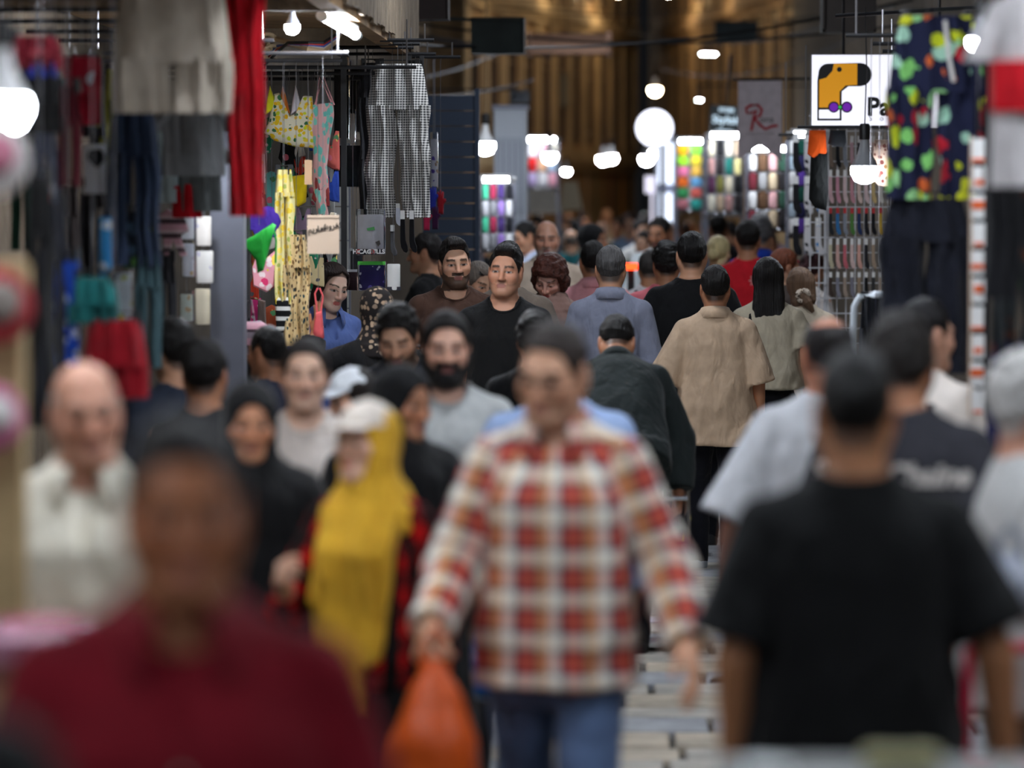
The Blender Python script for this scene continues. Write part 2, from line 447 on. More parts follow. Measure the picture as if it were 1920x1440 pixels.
HAIRLINE = {'std': ([-.13, -.085, -.06, -.045, -.03, -.012, .01, .035, .05, .075, .12], [.09, .088, .074, .036, -.002, -.004, .03, .03, -.03, -.062, -.07]),
            'fem': ([-.13, -.09, -.06, -.04, -.02, .03, .06, .12], [.09, .087, .07, .02, -.01, -.03, -.07, -.08]),
            'low': ([-.13, -.09, -.06, -.045, -.02, .02, .05, .12], [.062, .06, .05, .01, -.02, -.0, -.05, -.08])}
def hair_mesh(style, res):
    G = Field(axis(-.17, .17, res), axis(-.15, .22, res), axis(-.52 if style in ('long',) else -.2, .2, res))
    X, Y, Z = G.grids()
    st = dict(short=(.018, .007, 'std', .0045, 75), fade=(.022, .002, 'std', .004, 70), quiff=(.026, .005, 'std', .006, 70), curly=(.034, .016, 'std', .008, 85), puffy=(.034, .03, 'low', .009, 80),
              pulled=(.012, .008, 'fem', .0015, 60), long=(.014, .012, 'fem', .002, 60), bob=(.016, .014, 'fem', .003, 50), parted=(.017, .014, 'fem', .003, 50), bald=(.002, .004, 'std', .001, 60), crown=(.008, .007, 'std', .003, 60), bang=(.016, .012, 'low', .003, 60))[style]
    t, ts, hl, am, fr = st
    d = ell((0, .013+ts*.3, .036), (.077+ts, .099+ts, .088+t))[0](X, Y, Z)
    if style == 'quiff': d = smin(d, ell((.006, -.058, .112), (.052, .04, .028))[0](X, Y, Z), .03)
    if style in ('puffy',): d = smin(d, ell((0, .03, -.03), (.118, .085, .075))[0](X, Y, Z), .04)
    if style in ('bob', 'bang'): d = smin(d, profile([-.13, -.1, 0, .06], [.07, .083, .088, .08], [.05, .06, .07, .07], [.05, .05, .035, .03])[0](X, Y, Z), .03)
    if style == 'parted':
        d = smin(d, profile([-.2, -.16, -.05, .04, .09], [.05, .085, .094, .092, .08], [.04, .06, .075, .085, .075], [.03, .03, .02, .01, .01])[0](X, Y, Z), .02)
    if style == 'long':
        d = smin(d, profile([-.5, -.46, -.3, -.1, 0, .06], [.05, .085, .095, .092, .088, .08], [.012, .028, .035, .05, .065, .07], [.125, .12, .11, .07, .04, .03])[0](X, Y, Z), .03)
    if style == 'pulled': d = smin(d, ell((0, .125, -.01), (.042, .038, .04))[0](X, Y, Z), .015)
    hx, hz = HAIRLINE[hl]
    zm = np.interp(Y.ravel(), hx, hz).reshape(Y.shape)
    zm = zm+.006*wob(X, Y, Z*0, 130, seed=5)+.004*wob(X, Y, Z*0, 60, seed=2)
    zm = zm-np.where(Y < -.04, .25*np.maximum(np.abs(X)-.045, 0), 0)
    d = d+am*(wob(X, Y, Z, fr, seed=1)+.6*wob(X, Y, Z, fr*1.9, seed=2))
    if style == 'long': d = d+.004*wob(X, Y, Z, 90, (1, .4, .06), 4)
    if style in ('short', 'fade', 'quiff', 'curly', 'crown', 'bald'): d = d+.013*np.clip((.0-Z)/.06, 0, 1)*(Y > 0)
    cut = zm-Z
    if style in ('puffy', 'bob', 'bang'): cut = np.where(Y > -.02, np.maximum(zm-Z, -1)*0-.05, cut); cut = np.maximum(cut, np.where((Y < .0) & (np.abs(X) < .068) & (Z < .05), .02, -.05))
    if style == 'parted': cut = np.maximum(-.05+0*X, .02-np.maximum(np.maximum((Y+.0)*1.0+.02, np.abs(X)-.046-.35*np.maximum(.03-Z, 0)*0), Z-.082+.5*np.abs(X-.01)))
    if style == 'long': cut = np.where(Y > .0, -.05, cut)
    if style == 'crown': cut = np.maximum(cut, .062-np.sqrt(X*X+(Y-.02)**2+(Z-.125)**2))
    if style == 'bald': cut = np.maximum(cut, Z-(.055-.15*np.minimum(Y, 0)*0)); cut = np.maximum(cut, -.02-Y)
    G.F = np.asarray(smax(d, cut, .018), np.float32)
    return G.mesh()
HCACHE = {}
def get_hair(style, res=.006):
    if (style, res) not in HCACHE: HCACHE[style, res] = hair_mesh(style, res)
    return HCACHE[style, res]
def beard_mesh():
    G = Field(axis(-.1, .1, .005), axis(-.14, .06, .005), axis(-.16, .0, .005)); X, Y, Z = G.grids()
    q = np.stack(np.broadcast_arrays(X, Y, Z), -1); d = head_sample(0, q)-.009
    low = np.interp(Y.ravel(), [-.13, -.07, -.03, 0, .03], [-.072, -.062, -.03, .0, .0]).reshape(Y.shape)
    cut = Z-low                                     # keep below this line
    must = np.maximum(np.abs(Z+.046)-.008, np.abs(X)-.034)   # moustache
    must = np.maximum(must, Y+.06)
    side = np.maximum(np.maximum(np.abs(np.abs(X)-.034)-.01, np.abs(Z+.065)-.03), Y+.03)
    reg = np.minimum(np.minimum(cut, must), side)
    reg = np.maximum(reg, Y-.012); reg = np.maximum(reg, -.142-Z)
    lips = np.maximum(np.abs(Z+.0665)-.0085, np.abs(X)-.021); reg = np.maximum(reg, -lips)
    d = d+.002*wob(X, Y, Z, 160)
    G.F = np.asarray(np.maximum(d, reg), np.float32); return G.mesh()
BEARD = beard_mesh()
DOWN = lambda s: ((s*.16, .03, -1), (s*.05, -.2, -1), 'relax', (0, -1, 0))
class Fig: pass
def figure(sp):
    g = Fig(); fem = int(sp.get('fem', 0)); bulk = sp.get('bulk', 1.0); res = sp.get('res', 1)
    fh, ch, gh = ((.0042, .016, .0105), (.005, .02, .0145), (.008, .032, .022))[res]
    g.gh = gh; g.sp = sp
    yw, pt, rl = sp.get('head', (0, 0, 0)); Rh = rotm(yw, pt, rl); piv = np.array([0, .025, 1.53]); g.Rh = Rh
    g.hc = piv+Rh @ (np.array([0, -.008, 1.627])-piv)
    sw = (.162 if fem else .183)*(1+(bulk-1)*.4); g.sw = sw
    p = P(sp['px'], sp['py'], sp['d']); top = 1.75+sp.get('hat', .012)
    lean = sp.get('lean', 0); g.lean = lean
    if 'H' in sp: sc = sp['H']/1.75
    else: sc = p.z/top
    L = np.array(Matrix.Rotation(R(lean), 3, 'X')); hipc = np.array([0, 0, .93])
    g.tf = lambda V: (np.asarray(V)-hipc) @ L.T+hipc if lean else np.asarray(V)
    rz = R(sp.get('rot', 0)); hd = np.array(Matrix.Rotation(rz, 3, 'Z')) @ g.tf(g.hc)
    root = thing('person', sp['lab'], 'person', (p.x-hd[0]*sc, sp['d']-(hd[1]*sc if lean else 0), 0), rz, sp.get('group')); root.scale = (sc,)*3
    g.root = root; g.sc = sc
    inv = (lambda q: (np.asarray(q)-hipc) @ L+hipc) if lean else (lambda q: np.asarray(q, float))
    # joints
    g.sh = {}; g.arm = {}
    for s, a in zip((-1, 1), sp.get('arms', (None, None))):
        a = a or DOWN(s); sh = np.array([s*sw, .004, 1.392]); e = sh+nrm(a[0])*.285; wv = e+nrm(a[1])*.25
        g.arm[s] = (sh, e, wv, a)
    st = sp.get('stride', .0); g.leg = {}
    for s in (-1, 1):
        k = -s*st
        g.leg[s] = [inv(q) for q in ((s*.088, 0, .90), (s*.092, k*.5-.03*(st != 0), .49), (s*.092, k, .085+(.06 if k > .1 else 0)))]
    # --- body
    lo = np.array([-.3, -.3, 0.]); hi = np.array([.3, .3, 1.8]); pts = np.array([q for s in (-1, 1) for q in (*g.arm[s][:3], *g.leg[s])])
    lo = np.minimum(pts.min(0)-.1, [-.26, -.2, .0]); hi = np.maximum(pts.max(0)+.1, [.26, .2, 1.2]); lo = np.minimum(lo, g.hc-.2); hi = np.maximum(hi, g.hc+.2); g.lo, g.hi = lo, hi
    h0 = g.hc-np.array([.098, .13, .14]); h1 = g.hc+np.array([.098, .135, .135])
    if abs(yw) > 25: h0[:2] = g.hc[:2]-.13; h1[:2] = g.hc[:2]+.13
    if abs(pt) > 15: h0[2] -= .03
    g.ax = [axis(lo[i], hi[i], ch, h0[i], h1[i], fh) for i in range(3)]
    B = Field(*g.ax)
    zt = [.80, .92, 1.05, 1.2, 1.32, 1.40, 1.44, 1.475, 1.50]
    wx = np.array([.15, .155, .138, .148, .162, .14, .1, .066, .05])*(bulk if not fem else .93*bulk); wy = np.array([.10, .11, .098, .105, .112, .088, .072, .06, .05])*bulk
    B.add(profile(zt, wx, wy, [0, 0, 0, 0, 0, .01, .015, .02, .02]), 0)
    for s in (-1, 1):
        sh, e, wv, a = g.arm[s]; f = .9 if fem else 1.0*(.5+.5*bulk)
        B.add(rcone((s*.045, .024, 1.468), (s*sw*.86, .008, 1.4), .034, .04), .04)
        B.add(rcone(sh, e, .05*f, .04*f), .05); B.add(rcone(e, wv, .042*f, .027*f), .01)
        k = g.leg[s]; B.add(rcone(k[0], k[1], .085, .055), .03); B.add(rcone(k[1], k[2], .054, .036), .01)
        f_ = inv(g.tf(k[2])+np.array([0, -.14, -.035])); B.add(rcone(k[2], f_, .036, .028), .02)
    B.add(rcone(g.hc+Rh @ np.array([0, .03, -.07]), (0, .022, 1.44), .053 if fem else .058, .06 if fem else .066), .03)
    q, X, Y, Z = B.sl(g.hc-np.array([.16, .16, .22]), g.hc+.16)
    pp = np.stack(np.broadcast_arrays(X, Y, Z), -1)-g.hc; ql = pp @ Rh
    B.F[q] = smin(B.F[q], head_sample(fem, ql).astype(np.float32), .02)
    V, Q = B.mesh()
    # skin colours
    sk = np.array(lin(sp.get('skin', (196, 148, 118)))); hcl = np.array(lin(sp.get('hair', ('short', (24, 20, 18)))[1]))
    l = (V-g.hc) @ Rh; x, y, z = l[:, 0], l[:, 1], l[:, 2]; ax_ = np.abs(x)
    col = np.tile(sk, (len(V), 1)); hm = (z > -.16) & (np.linalg.norm(l, axis=1) < .2)
    def mixm(m, c, a=1.0):
        nonlocal col
        w_ = (np.asarray(m, float)*a)[:, None]; col = col*(1-w_)+np.asarray(c)*w_
    mixm(hm & (y < -.03) & (z < .02) & (z > -.05) & (ax_ > .02), sk*np.array([1.03, .86, .82]), .5)
    mixm(hm & (y < -.095) & (z < .0) & (z > -.05), sk*np.array([1.04, .86, .82]), .5)
    bd = sp.get('beard', 0)
    if bd:
        low = np.interp(y, [-.13, -.07, -.03, 0, .03], [-.07, -.058, -.02, .0, .0])
        mb = hm & (((z < low) & (z > -.135)) | ((np.abs(z+.048) < .009) & (ax_ < .032))) & (y < .015)
        mixm(mb, hcl, min(bd, .85))
    lip = np.array(lin(sp.get('lips', (150, 84, 76))))
    mixm(hm & (ax_ < .024-.6*np.abs(z+.067)) & (np.abs(z+.067) < .0105) & (y < -.07), lip, .8)
    stl = sp.get('hair', ('short', (24, 20, 18)))[0]
    if stl not in ('none', 'bald', 'crown', 'cover'):
        hx, hz = HAIRLINE['std' if not fem else 'fem']; mixm(hm*np.clip((z-(np.interp(y, hx, hz)-.2*np.maximum(ax_-.05, 0)*(y < -.04))+.014*(y > .02))/np.where(y > .02, .022, .006), 0, 1), hcl, .85 if stl != 'fade' else .75)
    if stl in ('bald', 'crown'):
        mixm(hm & (z > -.05) & (z < (.055 if stl == 'bald' else .075)) & (y > -.015) & (ax_ < .079), hcl, .7)
    br = np.abs(z-(.0285+.003*fem-(6+6*fem)*(ax_-.034-.004*fem)**2)) < (.0055 if not fem else .0038)
    mixm(hm & br & (ax_ > .012) & (ax_ < .055) & (y < -.05), np.array(lin(sp.get('brow', (30, 24, 20)))), .85)
    ex = (ax_-.033)/.0155; ez = (z-.001)/((.0062 if fem else .0052) if not sp.get('eyes') == 'down' else .003); er = ex*ex+ez*ez
    em = hm & (er < 1) & (y < -.06)
    mixm(hm & (er < 2.2) & (er >= 1) & (z > -.001) & (y < -.06), sk*.3, .75); mixm(em, np.array([.36, .34, .32])); mixm(em & (((ax_-.033)**2+(z-.001)**2) < .0072**2), np.array([.02, .012, .008]))
    mixm(hm & (ax_ > .072) & (y > -.02) & (z < .04) & (z > -.05), sk*np.array([1.02, .84, .78]), .5)
    Vs, Qs, cs = [V], [Q], [col]; n = len(V)
    for s in (-1, 1):
        sh, e, wv, a = g.arm[s]
        if a[2] == 'none': continue
        hv, hq = HANDS[a[2]]; D = nrm(wv-e) if len(a) < 5 else nrm(a[4]); T = np.asarray(a[3], float); T = nrm(T-D*(T@D)); Nn = np.cross(T, D)
        # right hand local: -z -> D, -y -> T, +x -> palm ; left hand mirrored
        pal = np.cross(D, T); pal = pal if pal[0]*s < 0 else pal
        pal = np.cross(T, D)*(1 if s < 0 else -1)
        f = .88 if fem else 1.0
        W = wv+f*(hv[:, :1]*pal-hv[:, 1:2]*T-hv[:, 2:3]*D)
        qq = hq if np.linalg.det(np.stack([pal, -T, -D])) > 0 else hq[:, ::-1]
        Vs.append(W); Qs.append(qq+n); cs.append(np.tile(sk*np.array([1.0, .95, .92]), (len(W), 1))); n += len(W)
        g.arm[s] = (sh, e, wv, a, W)
    V = np.concatenate(Vs); Q = np.concatenate(Qs); col = np.concatenate(cs)
    col = np.clip(col, 0, 1)
    g.body = link('body', mkmesh('body', g.tf(V), Q, [SKIN], attrs={'col': ('FLOAT_COLOR', np.c_[col, np.ones(len(V))])}), root)
    # --- hair
    if stl not in ('none', 'cover'):
        hv, hq = get_hair(stl, (.006, .006, .009)[res] if stl != 'long' else .008)
        hs = sp.get('hscale', 1.0)
        g.hair = link('hair', mkmesh('hair', g.tf(hv*hs @ Rh.T+g.hc), hq, [hairmat(tuple(sp['hair'][1]), straight=stl not in ('curly', 'puffy'))]), root)
    if bd > 1:
        bv, bq = BEARD
        link('beard', mkmesh('beard', g.tf(bv @ Rh.T+g.hc), bq, [hairmat(tuple(sp['hair'][1]))]), root)
    # --- clothes
    if sp.get('top'): top_garment(g, sp['top'])
    if sp.get('bottom'): bottom_garment(g, sp['bottom'])
    sc_ = sp.get('shoe', (30, 30, 32))
    if sc_ and res < 2:
        for s in (-1, 1):
            k = g.tf(g.leg[s][2]); G = Field(axis(k[0]-.08, k[0]+.08, .012), axis(k[1]-.26, k[1]+.12, .012), axis(-.02, .2, .012)); gz = k[2]-.085
            G.add(rcone((k[0], k[1], k[2]+.02), (k[0], k[1]+.015, gz+.045), .056, .05), 0).add(rcone((k[0], k[1], gz+.045), (k[0]*1.05, k[1]-.15, gz+.035), .05, .042), .03)
            X, Y, Z = G.grids(); G.F = np.maximum(G.F, gz+.001-Z)
            v, q = G.mesh(); so = link('shoe', mkmesh('shoe', v, q, [mat('shoe_%d_%d_%d' % tuple(sc_), sc_, .55)]), root)
            G.F = np.maximum(G.F-.004, Z-gz-.024); v, q = G.mesh(); link('sole', mkmesh('sole', v, q, [mat('sole', (215, 215, 212), .7)]), so)
    return g
def shirt_field(g, t, off=0.0, h=None):
    sp = g.sp; h = h or g.gh; hem = t.get('hem', .84); lo_ = t.get('loose', .02)+off; bulk = sp.get('bulk', 1.0); fem = sp.get('fem', 0)
    slv = t.get('sleeve', 'short'); pad = .16
    pts = np.array([q for s in (-1, 1) for q in (g.arm[s][0], g.arm[s][1], g.arm[s][2])]); lo = np.minimum(pts.min(0)-pad, [-.33, -.3, hem-.05]); hi = np.maximum(pts.max(0)+pad, [.33, .3, 1.6])
    lo[2] = min(hem-.05, pts[:, 2].min()-.1)
    G = Field(*[axis(a, b, h) for a, b in zip(lo, hi)])
    sw = g.sw
    zt = [hem-.03, .95, 1.08, 1.2, 1.31, 1.39, 1.435, 1.47, 1.50]
    wx = np.array([.168, .165, .156, .16, .168, .155, .118, .08, .062])*(.94 if fem else 1)*bulk
    wy = np.array([.125, .122, .116, .118, .122, .1, .084, .068, .06])*bulk
    fl = t.get('flare', 0)*np.array([1, .7, .4, .15, 0, 0, 0, 0, 0])
    G.add(profile(zt, wx+lo_*np.array([1.6, 1.4, 1.2, 1, .8, .5, .3, .2, .2])+fl, wy+lo_*np.array([1.4, 1.3, 1.2, 1, .8, .6, .4, .3, .3])+fl, np.array([0, 0, 0, -.004*(1+2*fem), -.008-.01*fem, .008, .015, .02, .02])), 0)
    for s in (-1, 1):
        sh, e, wv = g.arm[s][:3]; f = (.92 if fem else 1.0)*(.4+.6*bulk)
        G.add(rcone((s*.052, .024, 1.462), (s*sw*.9, .006, 1.402), .036+lo_*.3, .046+lo_*.4), .05)
        if slv == 'none': G.add(rcone(sh*[.95, 1, 1], sh+(e-sh)*.12, .062*f+lo_*.4, .06*f+lo_*.4, flat=1), .05); continue
        en = t.get('slen', .82)
        if slv == 'short': G.add(rcone(sh-np.array([s*.01, 0, 0]), sh+(e-sh)*en, .052*f+lo_*.45, .056*f+lo_*1.3, flat=1), .014)
        else:
            G.add(rcone(sh-np.array([s*.01, 0, 0]), e, .052*f+lo_*.45, .047*f+lo_*.9), .016)
            G.add(rcone(e, e+(wv-e)*t.get('flen', .97), .047*f+lo_*.9, .034*f+lo_*.75, flat=1), .015)
    return G
def fab_uv(g, V):
    x, y, z = V[:, 0], V[:, 1], V[:, 2]; rr = np.sqrt(x*x+y*y)
    u = np.arctan2(x, -y)*.17; v = z.copy()
    for s in (-1, 1):
        sh, e, wv = g.arm[s][:3]
        for a, b, o in ((sh, e, 0), (e, wv, .285)):
            d = b-a; L = np.linalg.norm(d); d = d/L; t = (V-a) @ d; tc = np.clip(t, 0, L); dist = np.linalg.norm(V-a-tc[:, None]*d, axis=1)
            m = (dist < .098) & (x*s > g.sw-.035+.03*(z > 1.43))
            w1 = nrm(np.cross(d, [0, 1, 0])); w2 = np.cross(d, w1); q = V-a
            u = np.where(m, np.arctan2(q @ w2, q @ w1)*.06, u); v = np.where(m, -(o+t), v)
    return np.stack([u, v, np.zeros_like(u)], 1)
def top_garment(g, t):
    G = shirt_field(g, t); X, Y, Z = G.grids(); hem = t.get('hem', .84); am = t.get('fold', .011)
    n1 = wob(X, Y, Z, 26, (1, 1, .35), 1+len(g.sp['lab']) % 5); n2 = wob(X, Y, Z, 55, (1, 1, .7), 3)
    wgt = np.clip((1.38-Z)/.35, .25, 1.3)
    G.F = G.F+(am*wgt)*(n1+.45*n2-.9*np.maximum(0, .35-np.abs(wob(X, Y, Z, 17, (1, 1, .55), 4)))*2)
    G.F = np.maximum(G.F, hem+.012*wob(X, Y, Z, 9, (1, 1, 0), 2)-Z-np.where(np.abs(X) > .26, .6, 0)) if t.get('sleeve') == 'long' else np.maximum(G.F, hem+.01*wob(X, Y, Z, 9, (1, 1, 0), 2)-Z)
    neck = t.get('neck', 'round')
    if neck != 'high': G.sub(ell((0, .0, 1.505), (.072, .075, .05)), .006); G.sub(ell((0, -.055, 1.475), (.06, .06, .035)), .01)
    if neck in ('v', 'open'): G.sub(rcone((0, -.1, 1.50), (0, -.14, 1.36 if neck == 'v' else 1.30), .045, .006), .01)
    V, Q = G.mesh(); nm = t.get('name', 'tshirt')
    at = {'fab': ('FLOAT_VECTOR', fab_uv(g, V))}
    m = t.get('mat') or fabric(t['col'])
    me = mkmesh(nm, g.tf(V), Q, [m], attrs=at); o = link(nm, me, g.root); g.topv = (V, Q); g.top = o
    if neck == 'round':
        b = MB(); pts = []
        for i in range(28):
            q = 2*math.pi*i/28; yy = -.02-.082*math.cos(q) if math.cos(q) > 0 else -.02-.085*math.cos(q); pts.append((.076*math.sin(q), yy, 1.478-.03*max(math.cos(q), -.4)*1.0+.004))
        # neckband follows the shirt opening
        bv = BVHTree.FromPolygons([tuple(v) for v in V.tolist()], Q.tolist())
        pp = []
        for p_ in pts:
            h = bv.find_nearest(Vector(p_)); pp.append(h[0] if h[0] is not None else Vector(p_))
        b.tube(g.tf([tuple(p_) for p_ in pp]).tolist(), .006, 6, True); b.obj('neckband', m, o)
    if t.get('collar'):
        cm = t.get('cmat') or m
        op = .42 if neck in ('v', 'open') else .12; n = 30; V2 = []
        for i in range(n+1):
            a = op+(2*math.pi-2*op)*i/n; fr = math.cos(a)*.5+.5          # 1 at the front
            s_, c_ = math.sin(a), math.cos(a); lobe = max(0, 1-min(a-op, 2*math.pi-op-a)/.55)
            cy = .008
            rows = [(.076, 1.478-.02*fr), (.073, 1.53-.036*fr), (.078, 1.537-.036*fr), (.094+.012*lobe, 1.505-.04*fr), (.104+.02*lobe, 1.474-.056*fr-.02*lobe), (.099+.02*lobe, 1.469-.056*fr-.02*lobe)]
            for r_, z_ in rows: V2.append((r_*s_*1.04, cy-r_*c_*1.04-.012*fr, z_))
        Fq = [(i*6+j, i*6+j+1, (i+1)*6+j+1, (i+1)*6+j) for i in range(n) for j in range(5)]
        V2 = np.array(V2); me2 = mkmesh('collar', g.tf(V2), Fq, [cm], attrs={'fab': ('FLOAT_VECTOR', np.stack([np.arctan2(V2[:, 0], -V2[:, 1])*.1, V2[:, 2], V2[:, 2]*0], 1))})
        co = link('collar', me2, o); sm = co.modifiers.new('thick', 'SOLIDIFY'); sm.thickness = .003
    if t.get('buttons'):
        bv = BVHTree.FromPolygons([tuple(v) for v in V.tolist()], Q.tolist()); bm = mat('button', (200, 196, 188), .4)
        for z_ in np.arange(hem+.06, 1.36, .085):
            h = bv.ray_cast(Vector((.0, -.6, z_)), Vector((0, 1, 0)))
            if h[0] is None: continue
            b = MB(); pt = g.tf(np.array(h[0]))
            b.lathe((pt[0], pt[1]-.001, pt[2]), [(.0055, -.002), (.0055, .002)], 8, 'y'); b.obj('button', bm, o)
def bottom_garment(g, t):
    h = g.gh*1.15; m = t.get('mat') or fabric(t['col'])
    if t.get('kind', 'pants') == 'skirt':
        G = Field(axis(-.4, .4, h), axis(-.35, .35, h), axis(0, 1.1, h)); X, Y, Z = G.grids(); e = t.get('end', .1); wd = t.get('w', .24)
        G.add(profile([e, .3, .9, 1.05], [wd, wd*.95, .165, .15], [wd*.8, wd*.75, .12, .11]), 0)
        G.F = G.F+.012*wob(X, Y, Z, 40, (1, 1, .06), 2)*np.clip(1.1-Z, 0, 1)
        V, Q = G.mesh(); link(t.get('name', 'skirt'), mkmesh('skirt', V, Q, [m], attrs={'fab': ('FLOAT_VECTOR', np.stack([np.arctan2(V[:, 0], -V[:, 1])*.2, V[:, 2], V[:, 2]*0], 1))}), g.root); return
    k = {s: [g.tf(q) for q in g.leg[s]] for s in (-1, 1)}; ys = [q[1] for s in k for q in k[s]]
    G = Field(axis(-.3, .3, h), axis(min(ys)-.17, max(ys)+.17, h), axis(0, 1.1, h)); X, Y, Z = G.grids(); b = g.sp.get('bulk', 1.0); w_ = t.get('w', 1.0)
    G.add(profile([.78, .88, .97, 1.03], [.16, .168, .16, .15], [.11, .125, .118, .11]), 0)
    for s in (-1, 1):
        a, kn, an = k[s]; G.add(rcone((a[0], a[1], .88), kn, .092*b, .07*w_), .03); G.add(rcone(kn, an*[1, 1, 1]-[0, 0, .03], .07*w_, .06*w_, flat=1), .015)
    G.F = G.F+.006*wob(X, Y, Z, 45, (1, 1, .8), 2)
    G.F[:, :, :1] = .3
    V, Q = G.mesh(); u = np.stack([V[:, 0], V[:, 2], V[:, 1]*0], 1)
    link(t.get('name', 'trousers'), mkmesh('trousers', V, Q, [m], attrs={'fab': ('FLOAT_VECTOR', u)}), g.root)
# ---- head coverings and accessories
def hfield(g, lo=(-.2, -.2, -.2), hi=(.2, .25, .2), r=.006): return Field(*[axis(a, b, r) for a, b in zip(lo, hi)])
def head_part(g, name, mesh_vq, m, attrs=None):
    V, Q = mesh_vq; return link(name, mkmesh(name, g.tf(V @ g.Rh.T+g.hc), Q, [m], attrs=attrs), g.root)
def hijab(g, m, cape=1.28, name='headscarf', face=(.062, .085, .095), wide=.2, fold=.005, full=None, deep=1.0):
    """head covering that falls over the shoulders; full = hem height of a chador"""
    gh = g.gh; fine = .007 if g.sp.get('res', 1) < 2 else .012; z0 = full if full else cape
    wmax = .42 if full else .3; dmax = .34 if full else .26
    G = Field(axis(-wmax, wmax, gh, g.hc[0]-.12, g.hc[0]+.12, fine), axis(-dmax, dmax, gh, g.hc[1]-.13, g.hc[1]+.14, fine), axis(z0-.04, 1.82, gh, 1.44, 1.82, fine)); X, Y, Z = G.grids()
    q = np.stack(np.broadcast_arrays(X, Y, Z), -1)-g.hc; q = q @ g.Rh; a, b, c = q[..., 0], q[..., 1], q[..., 2]
    d = ell((0, .018, .034), (.092, .116, .104))[0](a, b, c); d = smin(d, ell((0, -.004, -.04), (.083, .09, .1))[0](a, b, c), .03)
    prof = profile([cape, cape+.08, 1.42, 1.47, 1.53, 1.6], [wide+.03, wide+.01, wide-.01, .13, .088, .075], [.155*deep, .15*deep, .13, .108, .09, .08], [0, 0, 0, .0, .005, .01])[0](X, Y, Z)
    d = smin(d, prof, .03)
    if full is not None:
        pr = profile([full, .5, .9, 1.2, 1.38, 1.44, 1.48], [.32, .29, .25, .235, .215, .15, .1], [.24, .21, .175, .165, .145, .115, .1])[0](X, Y, Z); d = smin(d, pr, .03)
        for s in (-1, 1):
            sh, e, wv = g.arm[s][:3]
            d = smin(d, rcone(sh, e, .085, .075)[0](X, Y, Z), .05); d = smin(d, rcone(e, e+(wv-e)*.85, .075, .06)[0](X, Y, Z), .04)
    d = d+fold*wob(X, Y, Z, 40, (1, 1, .3), 2)*np.clip((1.62-Z)/.1, .2, 1.6)+fold*.5*wob(X, Y, Z, 90, (1, 1, .4), 4)
    hole = ell((0, -.1, -.02), face)[0](a, b, c)
    G.F = np.asarray(-smin(-d, hole, .012), np.float32)
    V, Q = G.mesh(); o = link(name, mkmesh(name, g.tf(V), Q, [m], attrs={'fab': ('FLOAT_VECTOR', V)}), g.root); g.scarf = o; return o
def cap(g, m, peak=True):
    G = hfield(g); X, Y, Z = G.grids()
    d = ell((0, .01, .046), (.087, .109, .096))[0](X, Y, Z); d = smax(d, .046-Z, .006); G.F = np.asarray(d, np.float32)
    o = head_part(g, 'cap', G.mesh(), m)
    if peak:
        G = hfield(g, (-.12, -.24, -.02), (.12, .02, .12), .005); X, Y, Z = G.grids(); bend = Z+1.6*X*X-.054+.25*(Y+.1)*(-1)*.6
        d = np.maximum(ell((0, -.1, 0), (.08, .075, 1))[0](X, Y, Z*0), np.abs(bend)-.005); G.F = np.asarray(np.maximum(d, Y+.05), np.float32)
        pk = link('peak', mkmesh('peak', g.tf(G.mesh()[0] @ g.Rh.T+g.hc), G.mesh()[1], [m]), o)
    b = MB(); p0 = g.tf((np.array([[0, .01, .142]]) @ g.Rh.T+g.hc))[0]; b.lathe(p0, [(.009, -.004), (.009, .001), (.005, .004)], 10); b.obj('button', m, o)
    return o
def glasses(g, m, lens=None, up=0.0, back=0.0, big=1.0, name='glasses'):
    """spectacles; up / back lift them on to the crown"""
    b = MB(); T = lambda p: tuple(g.tf((np.array([p]) @ g.Rh.T+g.hc))[0])
    tilt = 60 if up else 0; M = Matrix.Rotation(R(-tilt), 3, 'X')
    def L(p):
        v = M @ Vector((p[0], p[1]+.1, p[2])); return T((v.x, v.y-.1+back, v.z+up))
    for s in (-1, 1):
        b.tube([L((s*.034+.025*big*math.cos(q), -.106, .0+.019*big*math.sin(q))) for q in np.linspace(0, 2*math.pi, 14, False)], .0022, 6, True)
        if not up: b.tube([L((s*.058, -.104, .006)), L((s*.078, -.06, .008)), L((s*.083, .01, .004))], .002, 5)
    b.tube([L((-.01, -.108, .004)), L((0, -.11, .007)), L((.01, -.108, .004))], .002, 5)
    o = b.obj(name, m, g.root)
    if lens is not None:
        for s in (-1, 1):
            lb = MB(); pts = [L((s*.034+.025*big*math.cos(q), -.107, .019*big*math.sin(q))) for q in np.linspace(0, 2*math.pi, 14, False)]; pb = [L((s*.034+.025*big*math.cos(q), -.105, .019*big*math.sin(q))) for q in np.linspace(0, 2*math.pi, 14, False)]
            lb.add(pts+pb, [tuple(range(14)), tuple(range(27, 13, -1))]+[(i, i+14, (i+1) % 14+14, (i+1) % 14) for i in range(14)]); lb.obj('lens', lens, o)
    return o
def panel(g, t, m, name, xc, wdt, z0, z1, off=.018, back=False, fold=.008, ymax=.03, zz=None):
    """cloth lying on the front (or back) of the garment: xc(z), width(z)"""
    G = shirt_field(g, t, 0); X, Y, Z = G.grids(); zv = Z.ravel()
    c = np.interp(zv, *xc).reshape(Z.shape); w_ = np.interp(zv, *wdt).reshape(Z.shape)
    n1 = wob(X, Y, Z, 45, (1.4, .5, .15), 2); d = G.F-off+fold*n1
    d = np.maximum(d, np.abs(X-c+.01*wob(X, Y, Z, 14, (0, 0, 1), 3))-w_); d = np.maximum(d, (Y-ymax) if not back else (-ymax-Y)); d = np.maximum(d, np.maximum(z0-Z, Z-z1))
    G.F = np.asarray(d, np.float32); V, Q = G.mesh()
    return link(name, mkmesh(name, g.tf(V), Q, [m], attrs={'fab': ('FLOAT_VECTOR', V)}), g.root)
